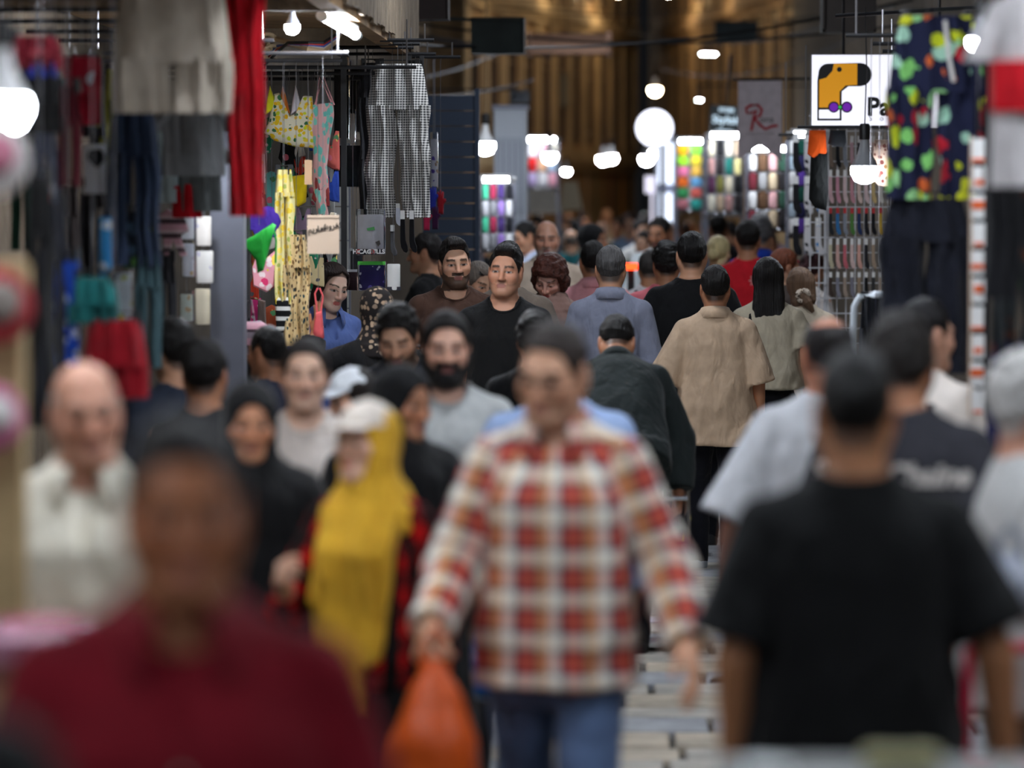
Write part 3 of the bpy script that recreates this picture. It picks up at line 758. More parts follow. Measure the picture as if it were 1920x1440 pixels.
def stick(g, me, name, back, at, m=None, parent=None, lift=.003):
    """lettering or a strap laid on the garment: mesh in x-z, projected on to the front or back"""
    V, Q = g.topv; bv = BVHTree.FromPolygons([tuple(v) for v in V.tolist()], Q.tolist()); s = 1 if back else -1
    for v in me.vertices:
        x = v.co.x*(-1 if back else 1)+at[0]; z = v.co.y+at[1]; h = bv.ray_cast(Vector((x, s*.7, z)), Vector((0, -s, 0)))
        y = (h[0].y if h[0] is not None else s*.1)+s*lift; w_ = g.tf(np.array([x, y, z])); v.co = w_
    return link(name, me, parent or g.top)
# ------------------------------------------------------------------ the setting: street, shop walls, far houses
def struct(o): o['kind'] = 'structure'; return o
WL, WR = -2.75, 2.65
joint = mat('joint_mortar', (74, 70, 64), .95, bump=.5, bscale=40, var=.25, vscale=9)
stone = mat('paving_stone', (172, 166, 156), .8, bump=.55, bscale=16, var=.22, vscale=5)
stone2 = mat('paving_stone_grey', (146, 148, 152), .72, bump=.4, bscale=18, var=.2, vscale=6)
stone3 = mat('paving_stone_warm', (180, 168, 150), .85, bump=.7, bscale=13, var=.22, vscale=5)
floor = struct(MB().box(((WL+WR)/2, 62, -.06), (WR-WL, 140, .12)).obj('floor', joint))
floor2 = struct(MB().box((0, 100, -.068), (24, 64, .12)).obj('floor', joint))
rs = random.Random(5)
slabs = {}
def slab_mesh(w, l, m, v):
    k = (round(w, 2), round(l, 2), m.name, v)
    if k not in slabs:
        b = MB(); r2 = random.Random(v*7+int(w*100)); z = .03; e = .008
        lo = [(-w/2+r2.uniform(0, .01), -l/2+r2.uniform(0, .01)), (w/2-r2.uniform(0, .01), -l/2+r2.uniform(0, .01)), (w/2-r2.uniform(0, .01), l/2-r2.uniform(0, .01)), (-w/2+r2.uniform(0, .01), l/2-r2.uniform(0, .01))]
        V = [(x, y, -.01) for x, y in lo]+[(x, y, z-e) for x, y in lo]+[(x*(1-2*e/w), y*(1-2*e/l), z+r2.uniform(-.002, .002)) for x, y in lo]
        Fc = [(8, 9, 10, 11)]
        for a, bb in ((0, 4), (4, 8)):
            for i in range(4): j = (i+1) % 4; Fc.append((a+i, a+j, bb+j, bb+i))
        b.add(V, Fc); slabs[k] = b.mesh('slab', m, False)
    return slabs[k]
y = 12.6; row = 0
while y < 30:
    big = row % 4 == 1; l = .42 if big else rs.choice((.3, .34, .4)); x = WL+.55+rs.uniform(-.3, 0)
    while x < WR-.7:
        w = rs.choice((.78, .9, 1.02)) if big else rs.choice((.42, .5, .6, .72))
        m = stone2 if big else rs.choice((stone, stone3, stone, stone2))
        o = link('paving_slab', slab_mesh(w-.014, l-.014, m, rs.randrange(3)), floor, loc=(x+w/2, y+l/2, rs.uniform(-.004, .003)))
        x += w
    y += l; row += 1
# walls behind the stalls
wallm = mat('old_plaster', (96, 84, 70), .95, bump=.5, bscale=8, var=.3, vscale=3)
dark = mat('dark_paint', (44, 42, 42), .8, var=.25, vscale=4)
struct(MB().box((WL-.12, 30, 4), (.24, 58, 8)).obj('wall_left', wallm))
struct(MB().box((WR+.12, 29, 4), (.24, 56, 8)).obj('wall_right', wallm))
# two far houses closing the view where the lane bends
brick = mat('tan_brick', (150, 122, 88), .9, bump=.4, bscale=12, var=.2, vscale=2)
stucco = mat('pale_stucco', (168, 146, 112), .9, bump=.3, bscale=10, var=.18, vscale=2)
frame_m = mat('window_frame_brown', (70, 52, 40), .6); pane_m = mat('window_pane', (30, 32, 36), .15, spec=.6)
def far_house(label, A, B, bays, m, pm, hz=9.5, depth=1.2):
    A = Vector((A[0], A[1], 0)); B = Vector((B[0], B[1], 0)); d = B-A; Ln = d.length; ang = math.atan2(d.y, d.x)
    r = thing('house', label, 'building', A, ang)
    # local x along the facade, -y towards the street
    bw = Ln/bays; fl = [(2.95, 4.75), (5.55, 7.4)]; ww = bw*.52; b = MB()
    for z0, z1 in ((0, 2.95), (4.75, 5.55), (7.4, hz)): b.box((Ln/2, depth/2, (z0+z1)/2), (Ln, depth, z1-z0))
    for z0, z1 in fl:
        for i in range(bays+1):
            x0 = max(0, i*bw-(bw-ww)/2); x1 = min(Ln, i*bw+(bw-ww)/2); b.box(((x0+x1)/2, depth/2, (z0+z1)/2), (x1-x0, depth, z1-z0))
    b.obj('wall', m, r, smooth=False)
    for i in range(bays+1): MB().box((i*bw, -.025, 5.4), (bw*.22, .05, 5.6)).obj('pilaster', pm, r, smooth=False)
    for z in (2.75, 5.2, 7.75): MB().box((Ln/2, -.06, z), (Ln+.04, .12, .22)).box((Ln/2, -.035, z-.18), (Ln+.02, .07, .14)).obj('cornice', pm, r, smooth=False)
    for z0, z1 in fl:
        for i in range(bays):
            wf = link('window', wcache(ww, z1-z0, 1), r, loc=((i+.5)*bw, .05, (z0+z1)/2)); link('pane', pcache(ww, z1-z0), wf, loc=(0, .03, 0))
    return r
WCA = {}
def wcache(w_, h, side):
    k = (round(w_, 2), round(h, 2))
    if k not in WCA:
        b = MB(); t = .07
        for s in (-1, 1): b.box((s*(w_/2-t/2), 0, 0), (t, .08, h)); b.box((0, 0, s*(h/2-t/2)), (w_, .08, t))
        b.box((0, 0, 0), (.05, .07, h)); b.box((0, 0, h*.2), (w_, .07, .05)); WCA[k] = b.mesh('window', frame_m, False)
    return WCA[k]
def pcache(w_, h):
    k = ('p', round(w_, 2), round(h, 2))
    if k not in WCA: WCA[k] = MB().box((0, 0, 0), (w_-.02, .012, h-.02)).mesh('pane', pane_m, False)
    return WCA[k]
pa, pb, pc, pd_ = P(872, 300, 58), P(1190, 300, 76), P(1224, 300, 78), P(1500, 300, 57)
far_house('tan brick house with tall windows behind the wooden awning', (pa.x, pa.y), (pb.x, pb.y), 11, brick, stucco)
far_house('pale plaster house with tall windows behind the round white sign', (pc.x, pc.y), (pd_.x, pd_.y), 12, stucco, brick)
def fd(px):
    """distance of the far facade seen at column px"""
    A_, B_ = (pa, pb) if px < 1207 else (pd_, pc)
    return min(np.linspace(57, 78, 400), key=lambda d: abs(A_.x+(B_.x-A_.x)*(d-A_.y)/(B_.y-A_.y)-P(px, 300, d).x))
# dark slot between the houses: drainpipe and a plain end wall far behind
struct(MB().box((0, 128, 5), (26, .3, 10)).obj('wall_end', wallm))
b = MB().tube([Vector((P(1207, 380, 79).x, 79, 0)), (P(1207, 380, 79).x, 79, 9)], .12, 10)
tag(b.obj('drainpipe', mat('zinc', (60, 62, 66), .5, .6)), 'thick dark drainpipe between the two far houses', 'pipe')
# ------------------------------------------------------------------ lamps
def emis(name, c, s):
    if name not in MC:
        m, nt, b = _base(name); b.inputs['Base Color'].default_value = (*lin(c), 1); b.inputs['Emission Color'].default_value = (*lin(c), 1); b.inputs['Emission Strength'].default_value = s; MC[name] = m
    return MC[name]
COOL, WARM = (236, 244, 255), (255, 226, 180)
def bulb(loc, label, r=.05, s=60, c=COOL, cord=.3, kind='bulb', group=None, sock=(235, 235, 235)):
    loc = Vector(loc); t = thing('hanging_bulb', label, 'lamp', loc, 0, group); m = emis('glow_%d_%s' % (s, 'c' if c == COOL else 'w'), c, s)
    n = 16
    MB().lathe((0, 0, 0), [(r*.25, -r), (r*.7, -r*.8), (r*.97, -r*.3), (r, 0), (r*.93, r*.25)], n).obj('bulb', m, t)
    MB().lathe((0, 0, 0), [(r*.94, r*.25), (r*.8, r*.6), (r*.5, r*1.1), (r*.34, r*1.7), (r*.3, r*2.2)], n).obj('heat_sink', mat('bulb_body_%d' % sock[0], sock, .4), t)
    MB().lathe((0, 0, 0), [(r*.38, r*2.1), (r*.4, r*3.0), (r*.3, r*3.2)], n).obj('socket', mat('black_plastic', (22, 22, 24), .45), t)
    if cord: MB().tube([(0, 0, r*3), (.01, 0, r*3+cord*.5), (0, 0, r*3+cord)], .004, 5).obj('cord', mat('black_plastic', (22, 22, 24), .45), t)
    return t
def tubelamp(a, b_, label, s=40, group=None):
    a = Vector(a); b_ = Vector(b_); t = thing('tube_lamp', label, 'lamp', (a+b_)/2, 0, group); c = (a+b_)/2; d = (b_-a).normalized()
    MB().tube([a-c, b_-c], .02, 12).obj('tube', emis('glow_tube_%d' % s, COOL, s), t)
    for q in (a, b_): MB().tube([q-c-d*.03, q-c+d*.03], .024, 10).obj('end_cap', mat('lamp_white', (225, 225, 225), .5), t)
    u = Vector((0, 0, .035)); MB().box((0, 0, .032), (.03, (b_-a).length*.96, .02), rot=(math.atan2(d.z, math.hypot(d.x, d.y))*(1 if d.y > 0 else -1), 0, math.atan2(-d.x, d.y))).obj('housing', mat('lamp_white', (225, 225, 225), .5), t)
    return t
def flood(loc, label, s=30, w_=.42, d_=.3, tilt=0, group='street floodlights on the overhead cable', c=COOL):
    t = thing('floodlight', label, 'lamp', loc, 0, group)
    MB().box((0, 0, .035), (w_, d_, .05)).obj('housing', mat('lamp_grey', (90, 92, 96), .5, .5), t)
    MB().box((0, 0, .003), (w_*.9, d_*.88, .012)).obj('lens', emis('glow_flood_%d' % s + str(c[2]), c, s), t)
    MB().tube([(-w_*.3, 0, .06), (-w_*.3, 0, .2), (w_*.3, 0, .2), (w_*.3, 0, .06)], .012, 6).obj('bracket', mat('lamp_grey', (90, 92, 96), .5, .5), t)
    if tilt: t.rotation_euler = (R(tilt), 0, 0)
    return t
wire = mat('black_cable', (18, 18, 20), .6)
for i, (x, yy, zz) in enumerate(((.5, 8.5, 4.3), (-.4, 12.5, 4.3), (.5, 16.5, 4.3), (-.3, 20.5, 4.3), (.5, 25, 4.35), (-.2, 31, 4.35), (.3, 38, 4.35), (-.3, 43, 4.7))):
    flood((x, yy, zz), 'flat grey floodlight on a cable high over the lane', s=110)
    zc = zz+.2
    MB().tube([(WL, yy, zc+.35), (x*.5+WL*.5, yy, zc+.12), (x, yy, zc-.006), (x*.5+WR*.5, yy, zc+.12), (WR, yy, zc+.35)], .007, 6).obj('lamp_cable', wire)
    o = COL.objects[-1]; tag(o, 'black cable carrying a floodlight across the lane', 'cable', 'floodlight cables across the lane')
# lamps seen in the picture, far down the lane; facade lamps added after them
def pole_hang(loc, z1=5.6): return z1-loc.z
for (px, py, d, r, s, lab) in ((910, 272, 33, .085, 80, 'wide white bulb beside the grey locker'), (1031, 292, 42, .08, 110, 'white bulb hanging over the far left stall'),
        (1062, 320, 50, .055, 110, 'small white bulb above the far crowd'), (1131, 298, 58, .085, 110, 'left bulb of a glowing pair over the far crowd'), (1146, 295, 58, .085, 110, 'right bulb of a glowing pair over the far crowd'),
        (1212, 297, 55, .09, 110, 'lower bulb beside the lit white column'), (1223, 287, 57, .08, 110, 'upper bulb beside the lit white column'), (1228, 168, 62, .09, 70, 'bright bare bulb high above the round sign')):
    p_ = P(px, py, d); bulb(p_, lab, r, s, WARM if py == 168 else COOL, cord=4.75-p_.z-3*r)
    tag(MB().tube([(WL, d, 4.95), (p_.x, d, 4.75), (WR, d, 4.95)], .006, 5).obj('lamp_cable', wire), 'thin black cable over the '+lab.replace('hanging ', '').split(' of')[0][:60], 'cable')
for (px, py, d, lab) in ((1321, 102, 55, 'left floodlight of a small glowing pair under the eaves'), (1336, 102, 55, 'right floodlight of a small glowing pair under the eaves')):
    p_ = P(px, py, d); t = flood(p_, lab, 50, .11, .1, group=None); MB().tube([(0, 0, .2), (WR-p_.x, 0, .24)], .012, 6).obj('arm', wire, t)
t = flood(P(974, 187, 40), 'tilted white floodlight above the grey locker', 18, .2, .14, 60, group=None); MB().tube([(0, 0, .2), (WL-P(974, 187, 40).x, 0, .2)], .012, 6).obj('arm', wire, t)
t = flood(P(1311, 188, 52), 'tiny twin spotlight below the pair of floodlights', 40, .08, .08, group=None); MB().tube([(0, 0, .2), (WR-P(1311, 188, 52).x, 0, .2)], .012, 6).obj('arm', wire, t)
for i, (sd, d) in enumerate(((0, 59), (0, 64.5), (0, 70), (1, 59), (1, 64.5), (1, 70))):  # unseen warm lamps added above the view to brighten the facades
    A_, B_ = (pa, pb) if sd == 0 else (pd_, pc); xw = A_.x+(B_.x-A_.x)*(d-A_.y)/(B_.y-A_.y); xl = xw+(.55 if sd == 0 else -.55)
    t = bulb((xl, d, 5.75), 'added yellow lamp out of view on a bracket high on the far %s house' % ('brick', 'plaster')[sd], .08, 110, WARM, cord=.1, group='added yellow lamps on the far houses'); MB().tube([(0, 0, .3), (xw-xl, 0, .34)], .015, 6).obj('bracket', wire, t)
# unseen tubes added along both sides to light the near crowd
for sx, xs_ in ((-1, -1.75), (1, 1.7)):
    for yy in ((2.4, 4.6, 7.2, 9.8) if sx < 0 else (2.4, 4.6, 7.2, 9.8, 12.3)):
        tubelamp((xs_, yy-.5, 2.83), (xs_, yy+.5, 2.83), 'white tube lamp added under the '+('left' if sx < 0 else 'right')+' awning', 70, 'tube lamps added under the awnings')
# ------------------------------------------------------------------ the crowd
BLK = (20, 17, 16); SK1 = (196, 146, 116); SK2 = (206, 160, 132); SK3 = (170, 118, 88); SK4 = (212, 172, 148)
fab = fabric
D = lambda **k: k
plaid_m = plaid('red_cream_plaid', [(0, (240, 236, 226)), (.2, (240, 236, 226)), (.23, (44, 28, 76)), (.36, (40, 26, 72)), (.39, (196, 70, 62)), (.6, (200, 84, 66)), (.63, (60, 22, 60)), (.72, (70, 24, 66)), (.75, (216, 170, 110)), (.94, (206, 140, 84)), (1, (240, 236, 226))],
                [(0, (240, 236, 220)), (.24, (240, 236, 220)), (.28, (84, 20, 50)), (.42, (90, 22, 50)), (.46, (200, 96, 66)), (.66, (204, 104, 70)), (.7, (110, 30, 56)), (.84, (104, 28, 56)), (.88, (226, 206, 170)), (1, (240, 236, 220))], .125, .105)
buffalo = plaid('red_black_check', [(0, (14, 10, 10)), (.5, (18, 10, 10)), (.54, (205, 18, 24)), (.96, (205, 18, 24)), (1, (14, 10, 10))], [(0, (20, 12, 12)), (.48, (26, 12, 12)), (.54, (215, 20, 26)), (.96, (215, 20, 26)), (1, (20, 12, 12))], .1, .1, fac=.8, blend='MULTIPLY')
jeans = fab((84, 104, 138), name='blue_denim'); djeans = fab((34, 38, 50), name='dark_denim'); blackc = fab((18, 18, 20)); chador = fab((14, 14, 16), name='black_chador_cloth', sheen=.1)
gm = mat('black_frame', (18, 16, 16), .3); lensm = mat('dark_lens', (14, 14, 18), .08, spec=.8)
def pr(**k): return figure(k)
# --- nearest: blurred figures
g = pr(lab='man in a maroon open-collar shirt with greying temples', px=345, py=782, d=5.3, rot=6, head=(4, 2, 0), skin=(158, 100, 66), hair=('short', (24, 20, 18)), bulk=1.1, res=0,
       top=D(col=(112, 10, 26), name='shirt', sleeve='long', neck='open', collar=1, buttons=1, hem=.8, loose=.025), bottom=D(col=(30, 30, 36)), beard=.18, arms=(((-.3, .02, -1), (.05, -.5, -1), 'relax', (0, -1, 0)), ((.3, .02, -1), (-.05, -.6, -1), 'relax', (0, -1, 0))))
g = pr(lab='person in a black headscarf low at the maroon-shirted man\'s elbow', px=-22, py=1318, d=3.7, rot=160, fem=1, hair=('cover', BLK), top=D(col=(16, 16, 18), sleeve='long', name='coat'), bottom=D(col=(16, 16, 18)), hat=.03); hijab(g, chador)
g = pr(lab='man in a plain black T-shirt walking away, bare arms, close-cropped hair', px=1603, py=657, d=7.95, rot=181, skin=(176, 122, 86), hair=('fade', (18, 18, 18)), bulk=1.13, res=0,
       top=D(col=(17, 18, 19), loose=.03, hem=.74, fold=.014), bottom=D(col=(28, 30, 36)), arms=(((-.38, .06, -1), (-.12, -.12, -1), 'relax', (0, -1, 0)), ((.2, .1, -1), (.0, -.15, -1), 'relax', (0, -1, 0))))
g = pr(lab='man in a red and cream plaid shirt and jeans wearing glasses', px=1037, py=597, d=9.75, rot=-6, head=(-16, 12, 4), skin=(208, 160, 130), hair=('short', (46, 38, 34)), bulk=1.02, stride=.24, res=0, beard=.2,
       top=D(mat=plaid_m, name='shirt', sleeve='long', neck='v', collar=1, buttons=1, hem=.83, loose=.028, fold=.01), bottom=D(mat=jeans), shoe=(60, 50, 44), arms=(((-.3, -.12, -1), (-.12, -1, -.62), 'grip', (.6, -.2, 1)), ((.36, .0, -1), (.3, -.75, -.8), 'relax', (-.3, -.6, .6))))
glasses(g, gm, None); PLAID = g
YS = D(mat=buffalo, name='shirt', sleeve='long', flen=.5, neck='round', hem=.9, loose=.028, collar=0)
g = pr(lab='woman in a cream cap and long mustard scarf over a red check shirt', px=686, py=735, d=10.2, rot=-16, head=(-20, -6, -4), fem=1, bulk=.92, skin=SK4, hair=('cover', BLK), hat=.045, res=0, lips=(170, 70, 70), stride=.1,
       top=YS, bottom=D(col=(16, 16, 18), w=1.15), arms=(((-.36, -.25, -1), (.3, -1, .45), 'grip', (0, 0, 1)), ((.2, .05, -1), (.06, -.25, -1), 'relax', (0, -1, 0))))
must = fab((208, 162, 46), name='mustard_scarf', fold=.3)
hijab(g, must, cape=1.37, wide=.14, deep=.8, face=(.066, .1, .11), fold=.009, name='scarf_hood'); cap(g, fab((222, 212, 200), name='cream_cap'))
panel(g, YS, must, 'scarf_front', ([.55, .8, 1.1, 1.4], [-.0, -.01, -.02, 0]), ([.74, .8, .95, .98, 1.02, 1.2, 1.42], [.03, .05, .06, .1, .11, .125, .12]), .74, 1.46, off=.05, fold=.034, ymax=-.02)
g = pr(lab='woman in a black chador with a bare oval face, beside the mustard scarf', px=470, py=712, d=10.8, rot=6, head=(4, 6, 0), fem=1, skin=(196, 138, 104), hair=('cover', BLK), hat=.012, res=0, bottom=D(col=(16, 16, 18), kind='skirt')); hijab(g, chador, full=.06)
g = pr(lab='older bald man in a cream short-sleeved shirt at the left stall', px=162, py=668, d=8.8, rot=4, head=(12, 4, -4), skin=(206, 152, 128), hair=('bald', (176, 170, 164)), res=0, bulk=1.02,
       top=D(col=(232, 226, 208), name='shirt', neck='open', collar=1, buttons=1, slen=1.05, hem=.8, loose=.032, fold=.011), bottom=D(col=(92, 88, 80)), brow=(120, 112, 104), arms=(((-.28, .12, -1), (.62, -1, -.12), 'grip', (0, -.4, 1)), ((.28, .12, -1), (-.62, -1, -.12), 'grip', (0, -.4, 1))))
# --- middle left
g = pr(lab='woman in a pale grey T-shirt with dark hair pulled back', px=572, py=632, d=12.2, rot=4, fem=1, skin=SK4, hair=('pulled', (26, 20, 18)), top=D(col=(196, 186, 178), hem=.8), bottom=D(col=(40, 40, 46))); 
g = pr(lab='short person in a bright white baseball cap turned to the stall', px=660, py=685, d=13.4, rot=-60, head=(0, 8, 0), fem=1, skin=SK2, hair=('bob', (30, 22, 18)), hat=.02, top=D(col=(150, 170, 200)), bottom=D(col=(50, 52, 60))); cap(g, fab((232, 236, 240), name='white_cap'))
g = pr(lab='woman in a black chador looking sideways, in front of the grey-shirted bearded man', px=756, py=682, d=11.6, rot=16, head=(34, 6, 3), fem=1, skin=(182, 126, 94), hair=('cover', BLK), hat=.012, res=0, bottom=D(col=(16, 16, 18), kind='skirt')); hijab(g, chador, full=.06)
g = pr(lab='bearded man in a light grey T-shirt with swept-back hair', px=838, py=587, d=13, rot=8, head=(-4, 0, 0), skin=(196, 152, 130), hair=('short', BLK), beard=2, res=0, hscale=1.04, top=D(col=(172, 174, 172), hem=.72, loose=.035, slen=.95), bottom=D(col=(26, 26, 32)))
g = pr(lab='curly-haired bearded man in a navy T-shirt looking down', px=747, py=565, d=15.4, rot=2, head=(-8, 24, -3), skin=SK2, hair=('curly', BLK), beard=.85, res=0, eyes='down', top=D(col=(26, 28, 38)), bottom=D(col=(30, 32, 40)), bulk=1.06)
g = pr(lab='crouching-height youth in a slate shirt holding a phone to his face', px=500, py=612, d=16.2, rot=-128, head=(-6, 4, 0), skin=SK3, hair=('fade', (22, 20, 20)), top=D(col=(56, 58, 74)), bottom=D(col=(30, 30, 36)), arms=(((-.2, -.6, -.9), (.0, -.5, 1), 'grip', (0, -1, 0)), None)); BOY = g
stick_m = fab((110, 160, 205), name='sky_blue_strap')
g = pr(lab='man with tall dark hair in a navy shirt facing the left stall', px=326, py=600, d=14.3, rot=-150, skin=SK1, hair=('quiff', BLK), top=D(col=(40, 46, 60)), bottom=D(col=(30, 30, 36)))
g = pr(lab='man with a round black haircut seen from behind near the left stall', px=385, py=640, d=13.1, rot=172, skin=SK3, hair=('short', BLK), hscale=1.04, top=D(col=(28, 28, 30)), bottom=D(col=(30, 30, 36)))
# --- sharp: around the swimwear stall
BJ = D(col=(84, 104, 160), name='jacket', sleeve='long', neck='open', collar=1, hem=.8, loose=.03)
g = pr(lab='young woman in a blue jacket with a fringe leaning out of the swimwear stall', px=622, py=489, d=20.6, rot=26, head=(8, 14, 8), fem=1, skin=(226, 190, 170), hair=('parted', (40, 28, 24)), res=0, lips=(170, 50, 60), top=BJ, bottom=D(col=(30, 32, 44)),
       arms=(((-.15, -.3, -1), (.05, -.7, .75), 'open', (0, -.3, 1)), ((.25, -.2, -1), (-.1, -.6, -.8), 'relax', (0, -1, 0))))
floral = blobs('black_floral_print', (26, 22, 22), [(150, 128, 106), (26, 22, 22), (122, 104, 88), (160, 140, 118)], 34, .5, uvf=fabuv)
g = pr(lab='woman in black with a floral headscarf raising her hand to it', px=706, py=530, d=18.9, rot=-152, head=(-10, 4, 6), fem=1, skin=SK3, hair=('cover', BLK), hat=.03, res=0, top=D(col=(18, 18, 20), sleeve='long', flen=.8, loose=.05, name='cloak', hem=.5), bottom=D(col=(18, 18, 20), kind='skirt'),
       arms=(((-.5, -.3, -.45), (.35, -.25, 1), 'grip', (0, -1, 0)), ((.5, -.6, -.3), (-.35, -.3, 1), 'open', (0, -1, 0))))
hijab(g, floral, cape=1.38, wide=.13); 
wt = mat('steel', (190, 192, 196), .25, .9)
def watch(g, s, m=wt):
    sh, e, wv = g.arm[s][:3]; b = MB(); c = wv-nrm(wv-e)*.03; d = nrm(wv-e); a = nrm(np.cross(d, [0.3, 1, .2])); bb = np.cross(d, a)
    b.tube([tuple(g.tf(c+.031*(math.cos(q)*a+math.sin(q)*bb))) for q in np.linspace(0, 6.283, 16, False)], .009, 6, True); b.obj('wristwatch', m, g.root)
watch(g, -1)
g = pr(lab='tall dark-bearded man in a loose brown T-shirt', px=853, py=447, d=21, rot=4, head=(8, 2, -3), skin=(214, 166, 138), hair=('quiff', (24, 19, 17)), beard=.85, res=0, bulk=1.08, top=D(col=(70, 48, 38), loose=.04, slen=1.0, hem=.78), bottom=D(col=(24, 24, 28)))
watch(g, 1, mat('black_plastic', (22, 22, 24), .45))
g = pr(lab='clean-shaven man in a black T-shirt looking up with a frown', px=947, py=461, d=19.6, rot=-4, head=(-4, -3, 3), skin=(204, 150, 122), hair=('quiff', (18, 15, 14)), beard=.22, res=0, bulk=1.02, top=D(col=(20, 20, 21), hem=.8), bottom=D(col=(24, 24, 28)))
g = pr(lab='man in a taupe T-shirt hidden behind the frowning man in black', px=953, py=453, d=21.6, rot=175, skin=SK3, hair=('short', BLK), top=D(col=(112, 100, 90), loose=.035), bottom=D(col=(30, 30, 36)), bulk=1.1)
g = pr(lab='woman with grey-blonde hair and sunglasses on her head looking down', px=897, py=484, d=23.2, rot=20, head=(22, 22, 0), fem=1, skin=SK2, hair=('pulled', (120, 108, 98)), top=D(col=(80, 70, 66)), bottom=D(col=(30, 30, 36))); glasses(g, gm, lensm, up=.085, back=.05)
g = pr(lab='bald man with a short grey beard in a beige shirt', px=1025, py=411, d=27, rot=2, head=(-2, 2, 0), skin=(200, 148, 124), hair=('bald', (160, 152, 146)), beard=.62, brow=(80, 70, 64), top=D(col=(206, 186, 166), name='shirt', neck='v', collar=1, sleeve='long', loose=.035), bottom=D(col=(70, 66, 60)), bulk=1.12)
g = pr(lab='woman with curly auburn hair and a mauve scarf looking down', px=1030, py=474, d=22.6, rot=-4, head=(-12, 26, 4), fem=1, skin=(222, 170, 152), hair=('puffy', (78, 40, 30)), res=0, eyes='down', lips=(176, 70, 70), top=D(col=(150, 122, 112), sleeve='long', loose=.03), bottom=D(col=(60, 54, 54)), arms=(((-.2, -.1, -1), (.3, -.6, -.4), 'relax', (0, -1, 0)), ((.25, -.2, -1), (-.1, -.8, .6), 'grip', (0, -.3, 1)))); glasses(g, gm, lensm, up=.1, back=.055)
Gs = fab((150, 118, 108), name='mauve_scarf'); G_ = Field(axis(-.2, .2, .009), axis(-.2, .2, .009), axis(1.28, 1.58, .009)); X, Y, Z = G_.grids()
G_.F = np.asarray(np.maximum(profile([1.3, 1.36, 1.42, 1.47, 1.53], [.1, .15, .15, .115, .085], [.13, .135, .13, .115, .09], [-.06, -.03, -.01, 0, 0])[0](X, Y, Z), -ell((0, .0, 1.54), (.072, .075, .06))[0](X, Y, Z))+.01*wob(X, Y, Z, 60, (.6, .6, 1.6), 2), np.float32); v, q = G_.mesh(); link('neck_scarf', mkmesh('neck_scarf', v, q, [Gs]), g.root)
# --- sharp: backs walking away
g = pr(lab='man in a dusty pink polo shirt seen from behind', px=1112, py=452, d=24.6, rot=182, skin=SK3, hair=('short', BLK), top=D(col=(214, 150, 154), name='polo_shirt', collar=1, neck='high', loose=.03, slen=1.0), bottom=D(col=(40, 42, 52)), bulk=1.08)
g = pr(lab='grey-haired man in a slate blue long-sleeved shirt seen from behind', px=1145, py=461, d=21.7, rot=178, skin=SK1, hair=('short', (86, 84, 84)), res=0, top=D(col=(128, 132, 150), name='shirt', collar=1, neck='high', sleeve='long', loose=.03, hem=.7, fold=.01), bottom=D(col=(44, 46, 56)))
g = pr(lab='curly-haired man in a coral pink T-shirt seen from behind', px=1250, py=456, d=24, rot=184, skin=SK3, hair=('curly', BLK), top=D(col=(214, 112, 122), loose=.03, slen=1.0), bottom=D(col=(40, 42, 52)), bulk=1.15)
g = pr(lab='broad man in a black T-shirt seen from behind beside the tan shirt', px=1297, py=435, d=22.4, rot=180, skin=SK1, hair=('short', (20, 18, 18)), res=0, bulk=1.16, top=D(col=(17, 17, 19), loose=.028, hem=.74), bottom=D(col=(22, 24, 30)), shoe=(40, 40, 42), arms=(((-.22, .05, -1), (-.05, -.2, -1), 'relax', (0, -1, 0)), ((.42, .1, -1), (.16, -.2, -1), 'relax', (0, -1, 0))))
g = pr(lab='man in a tan short-sleeved shirt and black trousers seen from behind', px=1341, py=498, d=20.9, rot=180, skin=SK3, hair=('short', (22, 19, 18)), res=0, top=D(col=(190, 164, 138), name='shirt', collar=1, neck='high', slen=1.08, hem=.74, loose=.034, flare=.015, fold=.011), bottom=D(mat=fab((22, 23, 30), name='black_trousers')), shoe=(150, 160, 170), stride=.14, arms=(((-.22, .05, -1), (-.06, -.2, -1), 'relax', (0, -1, 0)), ((.36, .05, -1), (.14, -.12, -1), 'relax', (0, -1, 0))))
g = pr(lab='man in a dark green jacket bent forward over a handcart', px=1156, py=612, d=17.6, H=1.72, lean=47, rot=180, skin=SK3, hair=('short', BLK), res=0, head=(0, -6, 0), top=D(col=(30, 36, 36), name='jacket', sleeve='long', neck='high', collar=1, loose=.045, hem=.8), bottom=D(col=(22, 22, 26)), bulk=1.08, arms=(((-.3, -.75, -.6), (-.05, -.5, -1), 'grip', (0, -1, 0)), ((.3, -.75, -.6), (.05, -.5, -1), 'grip', (0, -1, 0)))); BEND = g
g = pr(lab='man in a black jacket with a red armband stripe behind the plaid shirt', px=1004, py=588, d=16.3, rot=174, skin=SK3, hair=('curly', BLK), top=D(col=(20, 20, 22), name='jacket', sleeve='long', loose=.03), bottom=D(col=(22, 22, 26)))
b = MB(); 
for s in (1,):
    sh, e, wv = g.arm[s][:3]; c = sh+(e-sh)*.45; d = nrm(e-sh); a = nrm(np.cross(d, [0, 1, 0])); bb = np.cross(d, a); b.tube([tuple(c+.07*(math.cos(q)*a+math.sin(q)*bb)) for q in np.linspace(0, 6.283, 18, False)], .016, 6, True); b.obj('red_stripe', fab((170, 22, 36), name='red_stripe'), g.root)
g = pr(lab='man in a light blue shirt mostly hidden behind the plaid shirt', px=1048, py=612, d=12.3, rot=180, head=(0, 20, 0), skin=SK3, hair=('short', BLK), top=D(col=(152, 174, 212), name='shirt', sleeve='long', collar=1, neck='high', loose=.04), bottom=D(col=(34, 36, 46)), bulk=1.2, stride=.12, arms=(None, ((.2, .05, -1), (.08, -.2, -1), 'grip', (0, -1, 0)))); LBLUE = g
